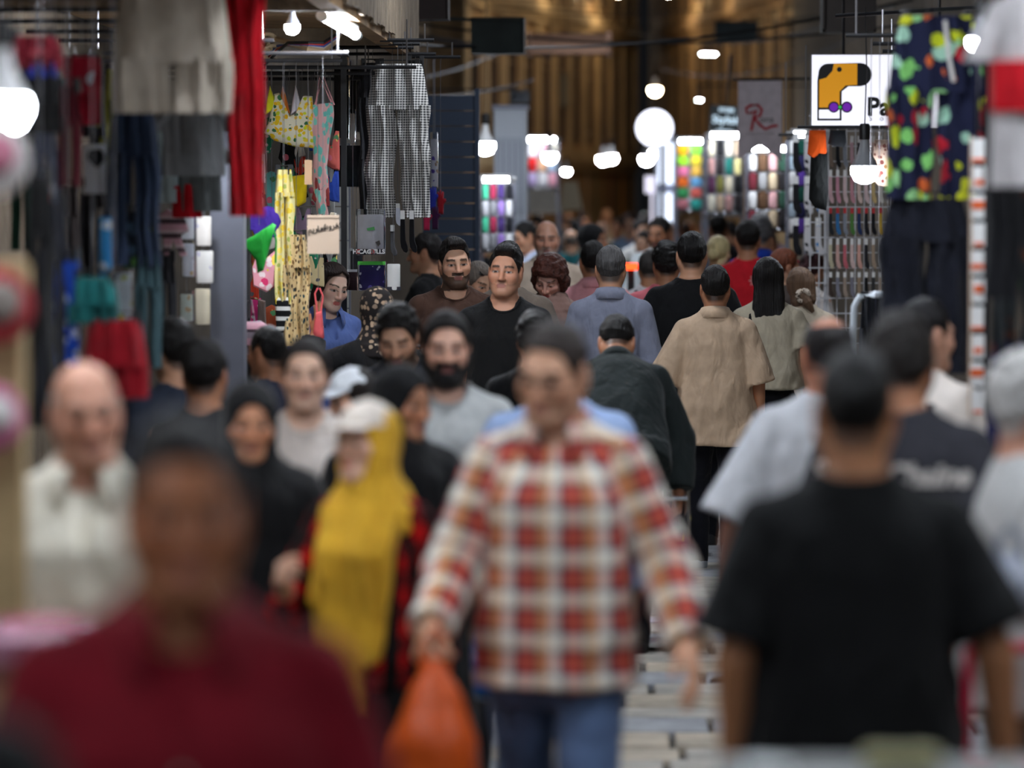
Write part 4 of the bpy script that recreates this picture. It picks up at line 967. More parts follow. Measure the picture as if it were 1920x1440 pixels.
g = pr(lab='woman with long straight black hair and white sunglasses on top, beige blouse', px=1440, py=482, d=22.1, rot=180, fem=1, skin=SK2, hair=('long', (20, 17, 17)), res=0, top=D(col=(172, 162, 142), name='blouse', loose=.045, slen=.6, hem=.98), bottom=D(col=(22, 22, 26)), arms=(((-.25, .05, -1), (-.05, -.3, -1), 'relax', (0, -1, 0)), None)); glasses(g, mat('white_frame', (225, 225, 225), .3), lensm, up=.1, back=.06, big=1.2)
MB().tube([tuple(q) for q in ((.12, .13, 1.0), (.12, .14, 1.2), (.11, .12, 1.38), (.1, .06, 1.45))], .012, 6).obj('bag_strap', blackc, g.root)
g = pr(lab='woman with a brown ponytail in a leopard scrunchie and beige top', px=1503, py=499, d=23.4, rot=160, head=(18, 12, 8), fem=1, skin=SK2, hair=('bob', (108, 84, 66)), res=0, top=D(col=(190, 178, 158), loose=.03, sleeve='long'), bottom=D(col=(40, 38, 40)))
MB().tube([tuple(g.tf(np.array([.036*math.cos(a), .13+.012*math.sin(a*3), -.075+.036*math.sin(a)]) @ g.Rh.T+g.hc)) for a in np.linspace(0, 6.28, 14, False)], .017, 7, True).obj('scrunchie', blobs('leopard_scrunchie', (200, 186, 170), [(50, 36, 30), (90, 70, 60)], 60, .4), g.root)
MB().tube([tuple(g.tf(np.array(q) @ g.Rh.T+g.hc)) for q in ((0, .12, -.07), (-.02, .14, -.13), (-.05, .12, -.19))], [.03, .035, .012], 8).obj('ponytail', hairmat((108, 84, 66), straight=True), g.root)
g = pr(lab='auburn-haired woman with brown sunglasses on her head turned to the sock rack', px=1472, py=464, d=25.6, rot=118, head=(0, 6, 0), fem=1, skin=SK2, hair=('pulled', (104, 54, 34)), top=D(col=(60, 52, 48)), bottom=D(col=(30, 30, 36))); glasses(g, mat('brown_frame', (90, 50, 30), .3), mat('brown_lens', (110, 64, 40), .1), up=.09, back=.055)
stripe = plaid('striped_cotton', [(0, (40, 34, 40)), (.3, (50, 44, 50)), (.34, (224, 216, 210)), (.96, (224, 216, 210)), (1, (40, 34, 40))], [(0, (255, 255, 255)), (1, (255, 255, 255))], .018, .2, blend='MULTIPLY', fac=1)
g = pr(lab='plum-haired woman with a pink hair clip in a striped shirt by the sock rack', px=1524, py=470, d=26.6, rot=128, head=(14, 10, 0), fem=1, skin=SK2, hair=('pulled', (62, 34, 38)), top=D(mat=stripe, name='shirt'), bottom=D(col=(30, 30, 36))); glasses(g, mat('orange_frame', (190, 70, 40), .3), None, up=.09, back=.055)
MB().tube([tuple(np.array(q) @ g.Rh.T+g.hc) for q in ((.05, .12, .05), (.055, .135, .01), (.03, .14, -.03))], [.012, .016, .01], 8).obj('hair_clip', mat('pink_clip', (214, 40, 90), .35), g.root)
g = pr(lab='man in a red football T-shirt seen from behind', px=1402, py=413, d=27.6, rot=178, skin=SK3, hair=('short', BLK), top=D(col=(186, 26, 38), loose=.03), bottom=D(col=(30, 30, 36)))
me = text_mesh('✦', .11, mat('print_white', (226, 220, 214), .7)) if False else None
bq = MB()
for i in range(8):
    q = i*math.pi/4; bq.box((.03*math.cos(q), .03*math.sin(q), 0), (.02, .008, .002), rot=(0, 0, q))
bq.lathe((0, 0, 0), [(.018, -.001), (.018, .001)], 12); stick(g, bq.mesh('crest', mat('print_white', (226, 220, 214), .7)), 'crest', True, (-.05, 1.36))
g = pr(lab='grey-haired man in a royal blue shirt behind the red T-shirt', px=1425, py=406, d=29.8, rot=176, skin=SK1, hair=('curly', (108, 108, 110)), top=D(col=(44, 78, 196), name='shirt', collar=1, neck='high'), bottom=D(col=(30, 30, 36)))
g = pr(lab='woman with short blonde hair in a ponytail and a dark top', px=1348, py=441, d=28.6, rot=172, head=(-14, 0, 0), fem=1, skin=SK4, hair=('pulled', (206, 190, 140)), top=D(col=(34, 34, 40)), bottom=D(col=(30, 30, 36)))
g = pr(lab='man with a tall black haircut and dark coat behind the blonde woman', px=1347, py=388, d=37, H=1.87, rot=178, skin=SK3, hair=('quiff', BLK), top=D(col=(40, 38, 42), sleeve='long'), bottom=D(col=(30, 30, 36)))
g = pr(lab='bearded man in a pale grey shirt looking sideways in the middle of the lane', px=1237, py=406, d=33, rot=-14, head=(-14, 10, 0), skin=SK3, hair=('short', BLK), beard=.8, top=D(col=(196, 202, 204), name='shirt', loose=.06, sleeve='long'), bottom=D(col=(60, 60, 66)), bulk=1.1)
g = pr(lab='woman in a black headscarf and pale grey top in profile', px=1112, py=403, d=31.5, H=1.82, rot=70, fem=1, skin=SK3, hair=('cover', BLK), top=D(col=(186, 192, 196), sleeve='long', loose=.05), bottom=D(col=(40, 40, 46))); hijab(g, chador, cape=1.3)
g = pr(lab='man in a white T-shirt with a black shoulder strap seen from behind', px=1218, py=470, d=27.2, rot=176, skin=SK3, hair=('short', (60, 56, 54)), top=D(col=(206, 202, 204)), bottom=D(col=(40, 42, 50)))
MB().tube([(.12, .125, 1.0), (.11, .14, 1.2), (.1, .125, 1.36), (.09, .06, 1.46)], .02, 6).obj('bag_strap', blackc, g.root)
g = pr(lab='dark-haired man in a black shirt facing the glove stall', px=797, py=437, d=25.2, rot=-104, skin=SK1, hair=('short', (34, 30, 30)), top=D(col=(22, 22, 24)), bottom=D(col=(26, 26, 30)))
g = pr(lab='man in a pale blue shirt stooping towards the grey locker', px=985, py=420, d=34, H=1.83, rot=-66, head=(0, 16, 0), skin=SK1, hair=('short', BLK), top=D(col=(196, 206, 228), name='shirt'), bottom=D(col=(40, 42, 50)))
# --- right side
g = pr(lab='balding man in a white short-sleeved shirt seen from behind', px=1553, py=590, d=12, rot=186, skin=(196, 132, 104), hair=('crown', (38, 34, 34)), bulk=1.12, res=0, top=D(col=(206, 208, 212), loose=.035, slen=1.12, hem=.78, fold=.011), bottom=D(mat=djeans), arms=(None, ((.42, .05, -1), (.1, -.5, -1), 'relax', (0, -1, 0))))
g = pr(lab='bearded man in a charcoal T-shirt with white gothic lettering across the back', px=1688, py=592, d=10.4, rot=158, head=(26, 6, 0), skin=SK3, hair=('curly', (34, 30, 28)), beard=2, bulk=1.16, res=0, top=D(col=(48, 48, 54), loose=.035, hem=.78, slen=1.0), bottom=D(mat=djeans), arms=(((-.3, .3, -1), (.3, .35, -1), 'relax', (0, -1, 0)), None))
stick(g, text_mesh('Sn', .078, mat('print_white', (226, 220, 214), .7), bold=.004, shear=.2), 'lettering', True, (.2, 1.335)); stick(g, text_mesh('le Chaine', .078, mat('print_white', (226, 220, 214), .7), bold=.004, shear=.2), 'lettering', True, (-.07, 1.335)); CHAIN = g
b = MB().box((0, 0, 0), (.09, .05, .002)); stick(g, b.mesh('print', fab((140, 130, 150), name='lilac_print')), 'lilac_print', True, (-.12, 1.25))
g = pr(lab='man in a cream rolled-sleeve shirt with dark letters, short sides, in profile', px=1738, py=561, d=13.2, rot=142, head=(-14, 2, 0), skin=(214, 168, 144), hair=('fade', (26, 24, 26)), res=0, top=D(col=(234, 224, 214), name='shirt', sleeve='long', flen=.15, loose=.035, hem=.76, fold=.011), bottom=D(mat=djeans))
me = text_mesh('ION', .13, mat('print_dark', (52, 50, 54), .7), bold=.006); stick(g, me, 'lettering', True, (.0, 1.345))
g = pr(lab='white-haired person in a pale grey shirt beside the hanging trousers', px=1938, py=668, d=9.5, rot=104, head=(10, 0, 0), skin=(204, 150, 126), hair=('curly', (196, 194, 190)), top=D(col=(186, 186, 184), name='shirt', loose=.035), bottom=D(col=(90, 88, 84)))
# --- the far crowd: a few built figures, copied with clothes and hair of their own
def swap(o, m):
    if o.material_slots:
        o.material_slots[0].link = 'OBJECT'; o.material_slots[0].material = m
proto = []
for i, (fm, hs, kind) in enumerate(((0, 'short', 'tee'), (0, 'curly', 'tee'), (1, 'pulled', 'tee'), (1, 'cover', 'hij'), (0, 'bald', 'shirt'), (0, 'fade', 'shirt'))):
    for ro in (0, 180):
        g = figure(D(lab='x', px=1150, py=395, d=90, rot=ro, fem=fm, res=2, skin=(SK1, SK2, SK3)[i % 3], hair=(hs, BLK), top=D(col=(90, 90, 90), sleeve='short' if kind == 'tee' else 'long'), bottom=D(col=(40, 40, 46))))
        if kind == 'hij': hijab(g, chador, cape=1.3)
        proto.append((g.root, fm, hs, kind, ro))
CC = [('white', (208, 208, 206)), ('black', (24, 24, 26)), ('navy', (36, 42, 66)), ('maroon', (104, 26, 40)), ('olive', (98, 94, 66)), ('sky blue', (150, 176, 206)), ('grey', (120, 120, 122)), ('red', (176, 36, 40)), ('beige', (190, 172, 146)), ('royal blue', (46, 76, 190)), ('dark green', (40, 66, 52)), ('pink', (214, 140, 156)), ('brown', (92, 66, 50)), ('lilac', (160, 146, 186)), ('mustard', (190, 150, 60)), ('teal', (40, 110, 116)), ('cream', (226, 216, 196)), ('charcoal', (52, 52, 56))]
HM = [((20, 17, 16), 'black'), ((60, 42, 32), 'brown'), ((120, 116, 112), 'grey'), ((34, 28, 26), 'dark')]
rc = random.Random(21); used = set(); placed = []
far = []
for d0, n_ in ((39, 4), (43, 5), (47, 6), (52, 6), (57, 7), (61, 6), (65, 5), (69, 3)):
    lo_px, hi_px = 1150-1.5*7200/d0, 1150+1.75*7200/d0
    if d0 > 56:
        dm = d0+1.6; fl_ = lambda A, B: A.x+(B.x-A.x)*(dm-A.y)/(B.y-A.y)
        lo_px = 1150+(fl_(pa, pb)+.6)*7200/d0; hi_px = 1150+(fl_(pd_, pc)-.6)*7200/d0
    for k in range(n_):
        for tr in range(30):
            px, d = lo_px+(hi_px-lo_px)*(k+rc.uniform(.0, 1))/n_, d0+rc.uniform(-1.6, 1.6); x = (px-1150)*d/7200
            if all(math.hypot(x-a[2], d-a[1]) > .62 for a in far) and not (abs(d-46) < 1.2 and 1200 < px < 1290): far.append((px, d, x)); break
first = set()
for px, d, _x in far:
    for _ in range(40):
        pi = rc.randrange(len(proto)); ci = rc.randrange(len(CC)); hi_ = rc.randrange(len(HM))
        key = (pi, ci)
        if key not in used: break
    used.add(key); root, fm, hs, kind, ro = proto[pi]; h = HM[hi_]
    if pi in first:
        nr = root.copy(); COL.objects.link(nr); kids = []
        mp = {}
        for ch in root.children:
            c = ch.copy(); COL.objects.link(c); c.parent = nr; kids.append(c)
            for gc in ch.children: c2 = gc.copy(); COL.objects.link(c2); c2.parent = c
    else: nr = root; first.add(pi); kids = list(root.children)
    hgt = rc.uniform(1.66, 1.84)-(.09 if fm else 0); p = P(px, 400, d); nr.location = (p.x, d, 0); nr.scale = (hgt/1.75,)*3; nr.rotation_euler = (0, 0, R(ro+rc.uniform(-25, 25)))
    cn, cc = CC[ci]
    for c in kids:
        nm = c.name.split('.')[0]
        if nm in ('tshirt', 'shirt', 'garment'):
            swap(c, fab(cc))
            for gc in c.children: swap(gc, fab(cc))
        if nm == 'hair': swap(c, hairmat(h[0], straight=True))
    who = {'hij': 'woman in a black headscarf and', 'tee': ('woman with tied %s hair in' if fm else 'man with %s hair in') % h[1] if hs != 'curly' else 'man with curly %s hair in' % h[1], 'shirt': ('balding man in' if hs == 'bald' else 'man with cropped %s hair in' % h[1])}[kind]
    art = 'an' if cn[0] in 'aeiou' else 'a'
    nr['label'] = '%s %s %s %s %s far off' % (who, art, cn, 'T-shirt' if kind == 'tee' else 'long-sleeved top', 'coming closer' if ro == 0 else 'walking off'); nr['group'] = 'far crowd down the lane'
for i, (root, *_r) in enumerate(proto):
    if i not in first:
        for c in list(root.children_recursive): bpy.data.objects.remove(c)
        bpy.data.objects.remove(root)
# ------------------------------------------------------------------ stalls and goods
RODS = {}
hookm = mat('hook_wire', (150, 150, 154), .35, .8); hangm = mat('hanger_black', (26, 26, 28), .4); clear = mat('clear_plastic', (240, 244, 248), .12, trans=1, ior=1.05, spec=.6)
cardw = mat('white_card', (232, 232, 230), .6)
def wxy(px0, px1, py0, py1, d):
    a = P(px0, py0, d); b = P(px1, py1, d); return (a.x+b.x)/2, abs(b.x-a.x), a.z, abs(a.z-b.z)
def rod_note(area, d, x, z):
    k = (area, rnd(area, d)); r = RODS.setdefault(k, [x, x]); r[0] = min(r[0], x); r[1] = max(r[1], x); return k
def rnd(area, d): return float(round(d)) if area in 'LSR' else round(d*2)/2
AZ = {'L': 2.78, 'S': 2.72, 'R': 2.82, 'K': 2.88, 'F': 2.7}
def hung(name, label, cat, x, d, ztop, area, group=None, rz=0):
    k = rod_note(area, d, x, ztop); t = thing(name, label, cat, (x, k[1], ztop), rz, group); zr = AZ[area]
    if ztop < zr-.01: MB().tube([(0, 0, -.01), (0, 0, zr-ztop-.01), (.008, .01, zr-ztop+.012), (0, .02, zr-ztop+.004)], .0014, 4).obj('hook', hookm, t)
    return t
def clipbar(t, W, z=0):
    b = MB().tube([(-W/2, 0, z+.02), (W/2, 0, z+.02)], .004, 6)
    for s in (-1, 1): b.box((s*W*.42, 0, z), (.025, .02, .05))
    b.obj('hanger', hangm, t)
def trousers(px0, px1, py0, py1, d, m, label, area='L', crotch=.32, band=None, group=None, cat='trousers', gap=.06, flare=1.0, rz=0, name=None):
    d = rnd(area, d); x, W, z, H_ = wxy(px0, px1, py0, py1, d); t = hung(name or cat, label, cat, x, d, z, area, group, rz); b = MB(); th = min(.05, W*.16)+.012; n = 7
    b.loft([(0, 0, -H_*crotch*i/n, W*.5*(.74+.26*(i/n)**.7)*(1 if i < n else .985), th*(.7+.3*i/n)) for i in range(n+1)], 44, .011, 80, x)
    for s in (-1, 1):
        k = 14; fq = min(1, H_*(1-crotch)/.55)
        b.loft([(s*W*(.25+gap*i/k*.6)+min(.035*W, .008)*math.sin(i*.8*fq+s*2+x*5)*fq, .012*math.sin(i*.6*fq+s), -H_*(crotch-.03+(1-crotch+.03)*i/k), W*(.25-gap*.35*i/k)*flare*(1+.05*fq*math.sin(i*1.3*fq+s+x)), th*(1-.2*i/k)) for i in range(k+1)], 36, .013, 70, x+s)
    b.obj('cloth', m, t)
    if band is not None: MB().loft([(0, 0, -q, W*.395, th*.76) for q in (0, .012, .03, .045)], 36, .004, 60, x).obj('waistband', band, t)
    clipbar(t, W*.76); return t
def tee(px0, px1, py0, py1, d, m, label, area='L', group=None, sl=.3, rz=0, cat='T-shirt', name='tshirt', band=None):
    d = rnd(area, d); x, W, z, H_ = wxy(px0, px1, py0, py1, d); t = hung(name, label, cat, x, d, z, area, group, rz); b = MB(); w_ = W*.33; bq = (.45, .5, .56, .6) if band is None or len(label) < 5 else (.36, .42, .54, .62)
    b.loft([(0, 0, -q*H_, w_*f, .03+.02*min(q, .3)) for q, f in ((0, .4), (.03, .7), (.08, .98), (.15, 1), (.3, 1), (.45, .98), (.6, 1), (.75, 1.02), (.9, 1.03), (1, 1.04))], 36, .008, 50, x)
    for s in (-1, 1): b.loft([(s*(w_*.75+q*W*.2), 0, -.06*H_-q*sl*H_, W*.1*(.9+.3*q), .028) for q in (0, .25, .5, .75, 1)], 20, .004, 40, x)
    b.obj('cloth', m, t)
    if band is not None: MB().loft([(0, -.004, -q*H_, w_*1.03, .054) for q in bq], 36, .008, 50, x).obj('stripe', band, t)
    MB().tube([(-w_*.7, 0, -.03), (0, 0, .03), (w_*.7, 0, -.03)], .005, 6).tube([(0, 0, .02), (0, 0, .06)], .003, 6).obj('hanger', hangm, t); return t
def outline(px0, px1, py0, py1, d, pts, m, label, cat, name, area='S', group=None, thick=.012, straps=None, sm=None, puff=.02, rz=0):
    """hung piece with an outline in 0..1 (x right, y down), gently cushioned"""
    d = rnd(area, d); x, W, z, H_ = wxy(px0, px1, py0, py1, d); t = hung(name, label, cat, x, d, z, area, group, rz)
    P2 = []
    n = len(pts)
    for i in range(n):                         # resample the outline
        a, b_ = pts[i], pts[(i+1) % n]; k = max(1, int(math.hypot((b_[0]-a[0])*W, (b_[1]-a[1])*H_)/.05))
        P2 += [[(a[0]+(b_[0]-a[0])*j/k-.5, a[1]+(b_[1]-a[1])*j/k) for j in range(k)]]
    P2 = [((q[0])*W, -q[1]*H_) for g_ in P2 for q in g_]; cx = sum(p[0] for p in P2)/len(P2); cz = sum(p[1] for p in P2)/len(P2); n = len(P2); b = MB(); V = []
    rings = ((1, 0), (.93, .55), (.7, .9), (.35, 1.0))
    fy = lambda a, c: .006*math.sin(a*70+x*9)+.005*math.sin(c*40+a*30)
    for s in (-1, 1):
        for r_, hgt in rings:
            for p in P2: a, c = cx+(p[0]-cx)*r_, cz+(p[1]-cz)*r_; V.append((a, s*(thick/2+puff*hgt)+fy(a, c) if r_ < 1 else s*thick/2+fy(a, c), c))
    Fc = []
    for h in (0, 1):
        o = h*4*n
        for k in range(3):
            for i in range(n): q = (o+k*n+i, o+k*n+(i+1) % n, o+(k+1)*n+(i+1) % n, o+(k+1)*n+i); Fc.append(q if h else q[::-1])
        Fc.append(tuple(range(o+3*n, o+4*n)) if h else tuple(range(o+4*n-1, o+3*n-1, -1)))
    for i in range(n): Fc.append((i, (i+1) % n, 4*n+(i+1) % n, 4*n+i))
    b.add(V, Fc).obj('cloth', m, t)
    for sp_ in (straps or []): MB().tube([((q[0]-.5)*W, 0, -q[1]*H_) for q in sp_], .005, 6).obj('strap', sm or m, t)
    return t
def package(px0, px1, py0, py1, d, m, label, area='S', group=None, card=None, cat='packet', name='garment_packet', bag=True, cardtop=False, rz=0):
    d = rnd(area, d); x, W, z, H_ = wxy(px0, px1, py0, py1, d); t = hung(name, label, cat, x, d, z, area, group, rz); b = MB()
    b.loft([(0, 0, -H_*q, W*.44*f, .014*f) for q, f in ((.12, .9), (.15, 1), (.4, 1.0), (.7, 1), (.95, 1), (.98, .9))], 24, .003, 40, x).obj('cloth', m, t)
    if card is not None: MB().box((0, -.003, -H_*(.06 if cardtop else .93)), (W*.96, .022, H_*.12)).obj('header_card', card, t)
    if bag: MB().loft([(0, 0, -H_*q, W*.5*f, .02*f) for q, f in ((0, .96), (.04, 1), (.5, 1.02), (.97, 1), (1, .96))], 20, .002, 60, x).obj('plastic_bag', clear, t)
    return t
SOCKO = [(.3, 0), (.72, 0), (.74, .45), (.78, .68), (.98, .84), (1, .95), (.86, 1), (.6, .97), (.36, .86), (.28, .7), (.27, .4)]
SM = {}
def sock(px, py0, py1, wpx, d, m, label, area, group, tagc=None):
    d = rnd(area, d); key = (m.name, round((py1-py0)*d/50), round(wpx*d/30)); x, W, z, H_ = wxy(px-wpx/2, px+wpx/2, py0, py1, d)
    if area == 'W':
        t = thing('sock_pair', label, 'socks', (x, 24.74, z), 0, group); MB().tube([(0, -.012, -.012), (0, .115, -.012)], .003, 5).obj('peg', hookm, t)
    else: t = hung('sock_pair', label, 'socks', x, d, z, area, group)
    if key not in SM:
        b = MB(); n = len(SOCKO); V = []
        for yy, sc_ in ((-.012, .86), (-.008, 1), (.008, 1), (.012, .86)):
            for p in SOCKO: V.append(((.5+(p[0]-.5)*sc_-.5)*W, yy, -(.12+.88*(.5+(p[1]-.5)*(.97 if sc_ < 1 else 1)))*H_))
        b.add(V, [tuple(range(n)), tuple(range(4*n-1, 3*n-1, -1))]+[(k*n+i, (k+1)*n+i, (k+1)*n+(i+1) % n, k*n+(i+1) % n) for k in range(3) for i in range(n)]); SM[key] = (b.mesh('sock', m), MB().box((0, -.014, -.13*H_), (W*.42, .003, .2*H_)).mesh('tag', tagc or cardw, False))
    link('sock', SM[key][0], t); link('tag', SM[key][1], t); return t
# ---- left awning of boards
wood = mat('plywood_board', (150, 120, 84), .8, bump=.4, bscale=20, var=.25, vscale=5); wood2 = mat('weathered_plank', (128, 112, 92), .85, bump=.6, bscale=24, var=.3, vscale=6)
AX = -1.2
t = thing('awning', 'wooden awning with a plank fascia above the swimwear stall', 'awning', (AX, 17.6, 2.97))
for i in range(10): MB().box((-.78, -7+i*1.36+.0, .02), (1.5, 1.345, .03)).obj('board', wood, t)
for i in range(43): MB().box((0, -7.6+i*.316, .2+.012*math.sin(i*2.1)), (.03, .305, .48)).obj('plank', wood2, t)
for yy in (-4.5, -.5, 3.4): MB().box((-.78, yy, -.04), (1.5, .09, .09)).obj('joist', wood2, t)
MB().box((-.05, -1.4, -.03), (.09, 12.6, .1)).obj('edge_beam', wood, t)
t = thing('awning', 'dark sheet-metal awning over the right stalls', 'awning', (1.95, 10, 2.98))
for i in range(12): MB().box((0, -6+i, .0), (1.3, .985, .02)).obj('sheet', dark, t)
t = thing('awning', 'dark sheet-metal awning over the nearest left stall', 'awning', (-1.95, 6.6, 2.98))
for i in range(6): MB().box((0, -2.2+i, .0), (1.4, .985, .02)).obj('sheet', dark, t)
# grey pillar and stall frame posts
wgm0 = mat('white_wire', (206, 208, 212), .4); steel = mat('grey_steel', (120, 122, 134), .45, .3, var=.12, vscale=5); blackp = mat('black_post', (24, 24, 28), .5)
def post(px, d, w_, m, label, z1=2.82, dp=None):
    x = P(px, 400, d).x; o = MB().box((0, 0, z1/2), (w_, dp or w_, z1)).box((0, 0, .03), (w_*1.5, (dp or w_)*1.5, .06)).box((0, 0, z1-.04), (w_*1.2, (dp or w_)*1.2, .06)).obj('post', m, loc=(x, d, 0), smooth=False); return tag(o, label, 'post')
post(428, 17.3, .15, steel, 'grey steel pillar beside the swimwear rack'); post(645, 20.9, .03, blackp, 'thin black stall post behind the blue jacket'); post(6, 8.25, .085, mat('pale_timber', (190, 164, 120), .8, bump=.3, bscale=20, var=.15), 'pale timber post behind the cream-shirted man', z1=1.93)
post(616, 22.3, .07, mat('cream_post', (206, 206, 204), .6), 'white post behind the leaf-print swimsuit'); post(463, 18.2, .03, blackp, 'thin black post beside the grey pillar'); post(1843, 15.1, .05, blackp, 'black post behind the comic-print shorts'); post(1548, 24.9, .02, wgm0, 'steel post at the edge of the sock rack')
x0 = P(846, 300, 26.5).x
t = thing('shutter_panel', 'dark blue folded steel shutter beside the glove stall', 'shutter', (x0, 26.5, 0))
for i in range(26): MB().box((0, 0, .05+i*.106), (.34, .05, .1)).obj('slat', mat('blue_steel', (48, 58, 74), .45, .4), t)
for s in (-1, 1): MB().box((s*.18, 0, 1.4), (.03, .08, 2.8)).obj('side_rail', mat('blue_steel', (48, 58, 74), .45, .4), t)
# ---- nearest left stall: clothes hung in rows
navy = fab((44, 56, 78), name='navy_denim'); tealc = fab((24, 98, 98)); redc = fab((184, 16, 30)); floralg = blobs('green_floral', (30, 36, 44), [(70, 110, 50), (120, 120, 50), (30, 36, 44), (60, 80, 100)], 22, .5)
trousers(208, 436, -60, 212, 13, fab((168, 158, 144)), 'wide stone-grey shorts hanging over the jeans', crotch=.66, gap=.0, cat='shorts')
trousers(424, 498, -160, 405, 13.5, redc, 'long red trousers beside the stone-grey shorts', crotch=.22, gap=-.1)
trousers(200, 300, 208, 498, 14.5, navy, 'dark blue jeans hanging under the stone-grey shorts', crotch=.3, gap=.08, cat='jeans')
tee(275, 452, 200, 330, 15, fab((128, 130, 132)), 'mid-grey T-shirt hanging under the stone-grey shorts')
tee(312, 436, 258, 396, 15.5, fab((98, 102, 102)), 'darker grey T-shirt behind the mid-grey one')
tee(284, 350, 228, 380, 16, fab((170, 186, 190)), 'pale blue-grey T-shirt behind the darker grey one'); tee(310, 392, 345, 408, 16, redc, 'small bright red top under the grey T-shirts')
trousers(232, 294, 396, 505, 13.5, floralg, 'green flowered leggings below the dark blue jeans', cat='leggings')
trousers(252, 304, 470, 690, 14, fab((64, 88, 94)), 'slate teal trousers behind the red shorts'); trousers(152, 278, 600, 746, 11.5, fab((140, 14, 28)), 'dark red shorts hanging behind the cream-shirted man', crotch=.6, gap=0, cat='shorts')
trousers(128, 222, 520, 606, 12.5, tealc, 'teal green shorts above the dark red shorts', crotch=.6, gap=0, cat='shorts')
package(98, 152, 465, 690, 11.5, blobs('blue_white_print', (30, 70, 170), [(214, 224, 240), (30, 70, 170), (40, 110, 210)], 26, .45), 'long blue and white packaged towel beside the teal shorts', 'L', cat='towel', name='towel_packet')
trousers(50, 104, 330, 800, 11, blackc, 'long black trousers beside the blue packaged towel', crotch=.25); trousers(74, 130, 380, 790, 12, fab((40, 42, 50)), 'charcoal trousers behind the long black ones', crotch=.25)
trousers(28, 116, 118, 250, 11.5, blackc, 'black trunks with a bright blue waistband', crotch=.62, band=fab((44, 58, 150)), cat='trunks', gap=0); trousers(8, 118, 68, 130, 12.5, blobs('maroon_lace', (110, 24, 38), [(150, 60, 70), (90, 20, 34)], 40, .4), 'maroon lace trunks above the blue-banded trunks', crotch=.6, gap=0, cat='trunks')
trousers(110, 152, 160, 350, 13, fab((84, 20, 32)), 'narrow wine red leggings beside the black trunks', cat='leggings')
package(112, 194, 88, 238, 14, blobs('red_white_circles', (168, 24, 44), [(224, 226, 236), (168, 24, 44)], 8, .55, seed=2), 'red packet printed with big white circles', 'L')
package(152, 202, 258, 365, 14, blobs('yellow_white_print', (228, 230, 236), [(216, 196, 40), (228, 230, 236), (30, 30, 34)], 12, .5, seed=1), 'white packet with yellow and black patches', 'L')
package(184, 212, 392, 522, 13, blobs('cyan_white', (60, 150, 214), [(230, 240, 248), (60, 150, 214)], 16, .5), 'narrow sky blue packet beside the green leggings', 'L')
for i, (a, b_, c, e, d, cc, lab) in enumerate(((58, 110, 236, 398, 13, (70, 76, 96), 'faded slate leggings under the black trunks'), (150, 205, 240, 520, 15.5, (52, 50, 54), 'charcoal leggings behind the sky blue packet'), (102, 150, 350, 520, 15, (92, 84, 84), 'taupe leggings above the teal shorts'), (196, 236, 130, 330, 16, (150, 148, 40), 'olive yellow leggings behind the dark blue jeans'),
        (20, 62, 260, 470, 14.5, (30, 60, 46), 'dark green leggings behind the round hats'), (296, 330, 480, 640, 16.5, (46, 46, 50), 'charcoal leggings behind the pink striped hat'))):
    trousers(a, b_, c, e, d, fab(cc), lab, cat='leggings')
package(82, 100, 330, 470, 12, blobs('red_grey', (170, 30, 34), [(90, 90, 94), (170, 30, 34)], 20, .5), 'thin red and grey packet beside the charcoal trousers', 'L'); package(212, 250, 500, 600, 13.5, blobs('white_lime', (214, 224, 230), [(196, 206, 60), (60, 90, 140)], 22, .4), 'white packet with lime and blue flecks above the dark red shorts', 'L')
def hat(px, py, d, r, brim, crown, label, tilt=80, rz=20, group=None):
    c = P(px, py, d); t = thing('hat', label, 'hat', c, 0, group); t.rotation_euler = (R(tilt), 0, R(rz)); M_ = None
    MB().lathe((0, 0, 0), [(r*.45, .012), (r*.9, .004), (r, -.012), (r*.98, -.016), (r*.44, .0)], 28).obj('brim', brim, t)
    MB().lathe((0, 0, 0), [(r*.5, 0), (r*.5, .06), (r*.42, .085), (r*.1, .095)], 24).obj('crown', crown, t)
    MB().lathe((0, 0, 0), [(r*.51, .005), (r*.515, .03), (r*.5, .032)], 24).obj('hat_band', fab((60, 50, 60)), t); return t
white = fab((226, 222, 218)); pinkc = fab((206, 130, 150)); strawm = fab((196, 168, 120))
hat(-16, 296, 8.15, .085, white, pinkc, 'round white hat with a pink crown under the near bulb'); hat(-8, 572, 8.15, .085, fab((170, 60, 64)), fab((150, 140, 132)), 'round brick red hat on the timber post'); hat(-16, 780, 8.15, .075, fab((200, 120, 150)), white, 'round white hat with a pink brim low on the timber post')
bulb(P(6, 196, 8.6), 'large white bulb beside the round hats', .06, 60, cord=.55)
# pale goods on the display behind the grey T-shirts
for i, (a, b_, c, e, cc, lab) in enumerate(((338, 366, 392, 450, (236, 236, 238), 'white baby bodysuit packet, upper row of the pale display'), (366, 398, 398, 462, (238, 230, 222), 'white packet with a peach print, upper row of the pale display'), (340, 366, 448, 520, (226, 228, 236), 'white ribbed packet, second row of the pale display'), (366, 402, 462, 532, (240, 236, 230), 'ivory packet with a gold print, second row of the pale display'),
        (336, 364, 545, 602, (226, 236, 224), 'mint white packet, low on the pale display'), (364, 396, 532, 610, (226, 214, 188), 'cream packet, low on the pale display'))):
    package(a, b_, c, e, 17, blobs('pale_%d' % i, cc, [cc, cc, (214, 190, 150), (206, 200, 214)], 20, .35, seed=i), lab, 'L', bag=i % 2 == 0)
bulb(P(372, 318, 16.6), 'added bulb hidden behind the grey T-shirts to light the pale display', .04, 120, cord=.68)  # extra bulb, out of sight, added to brighten the pale packets
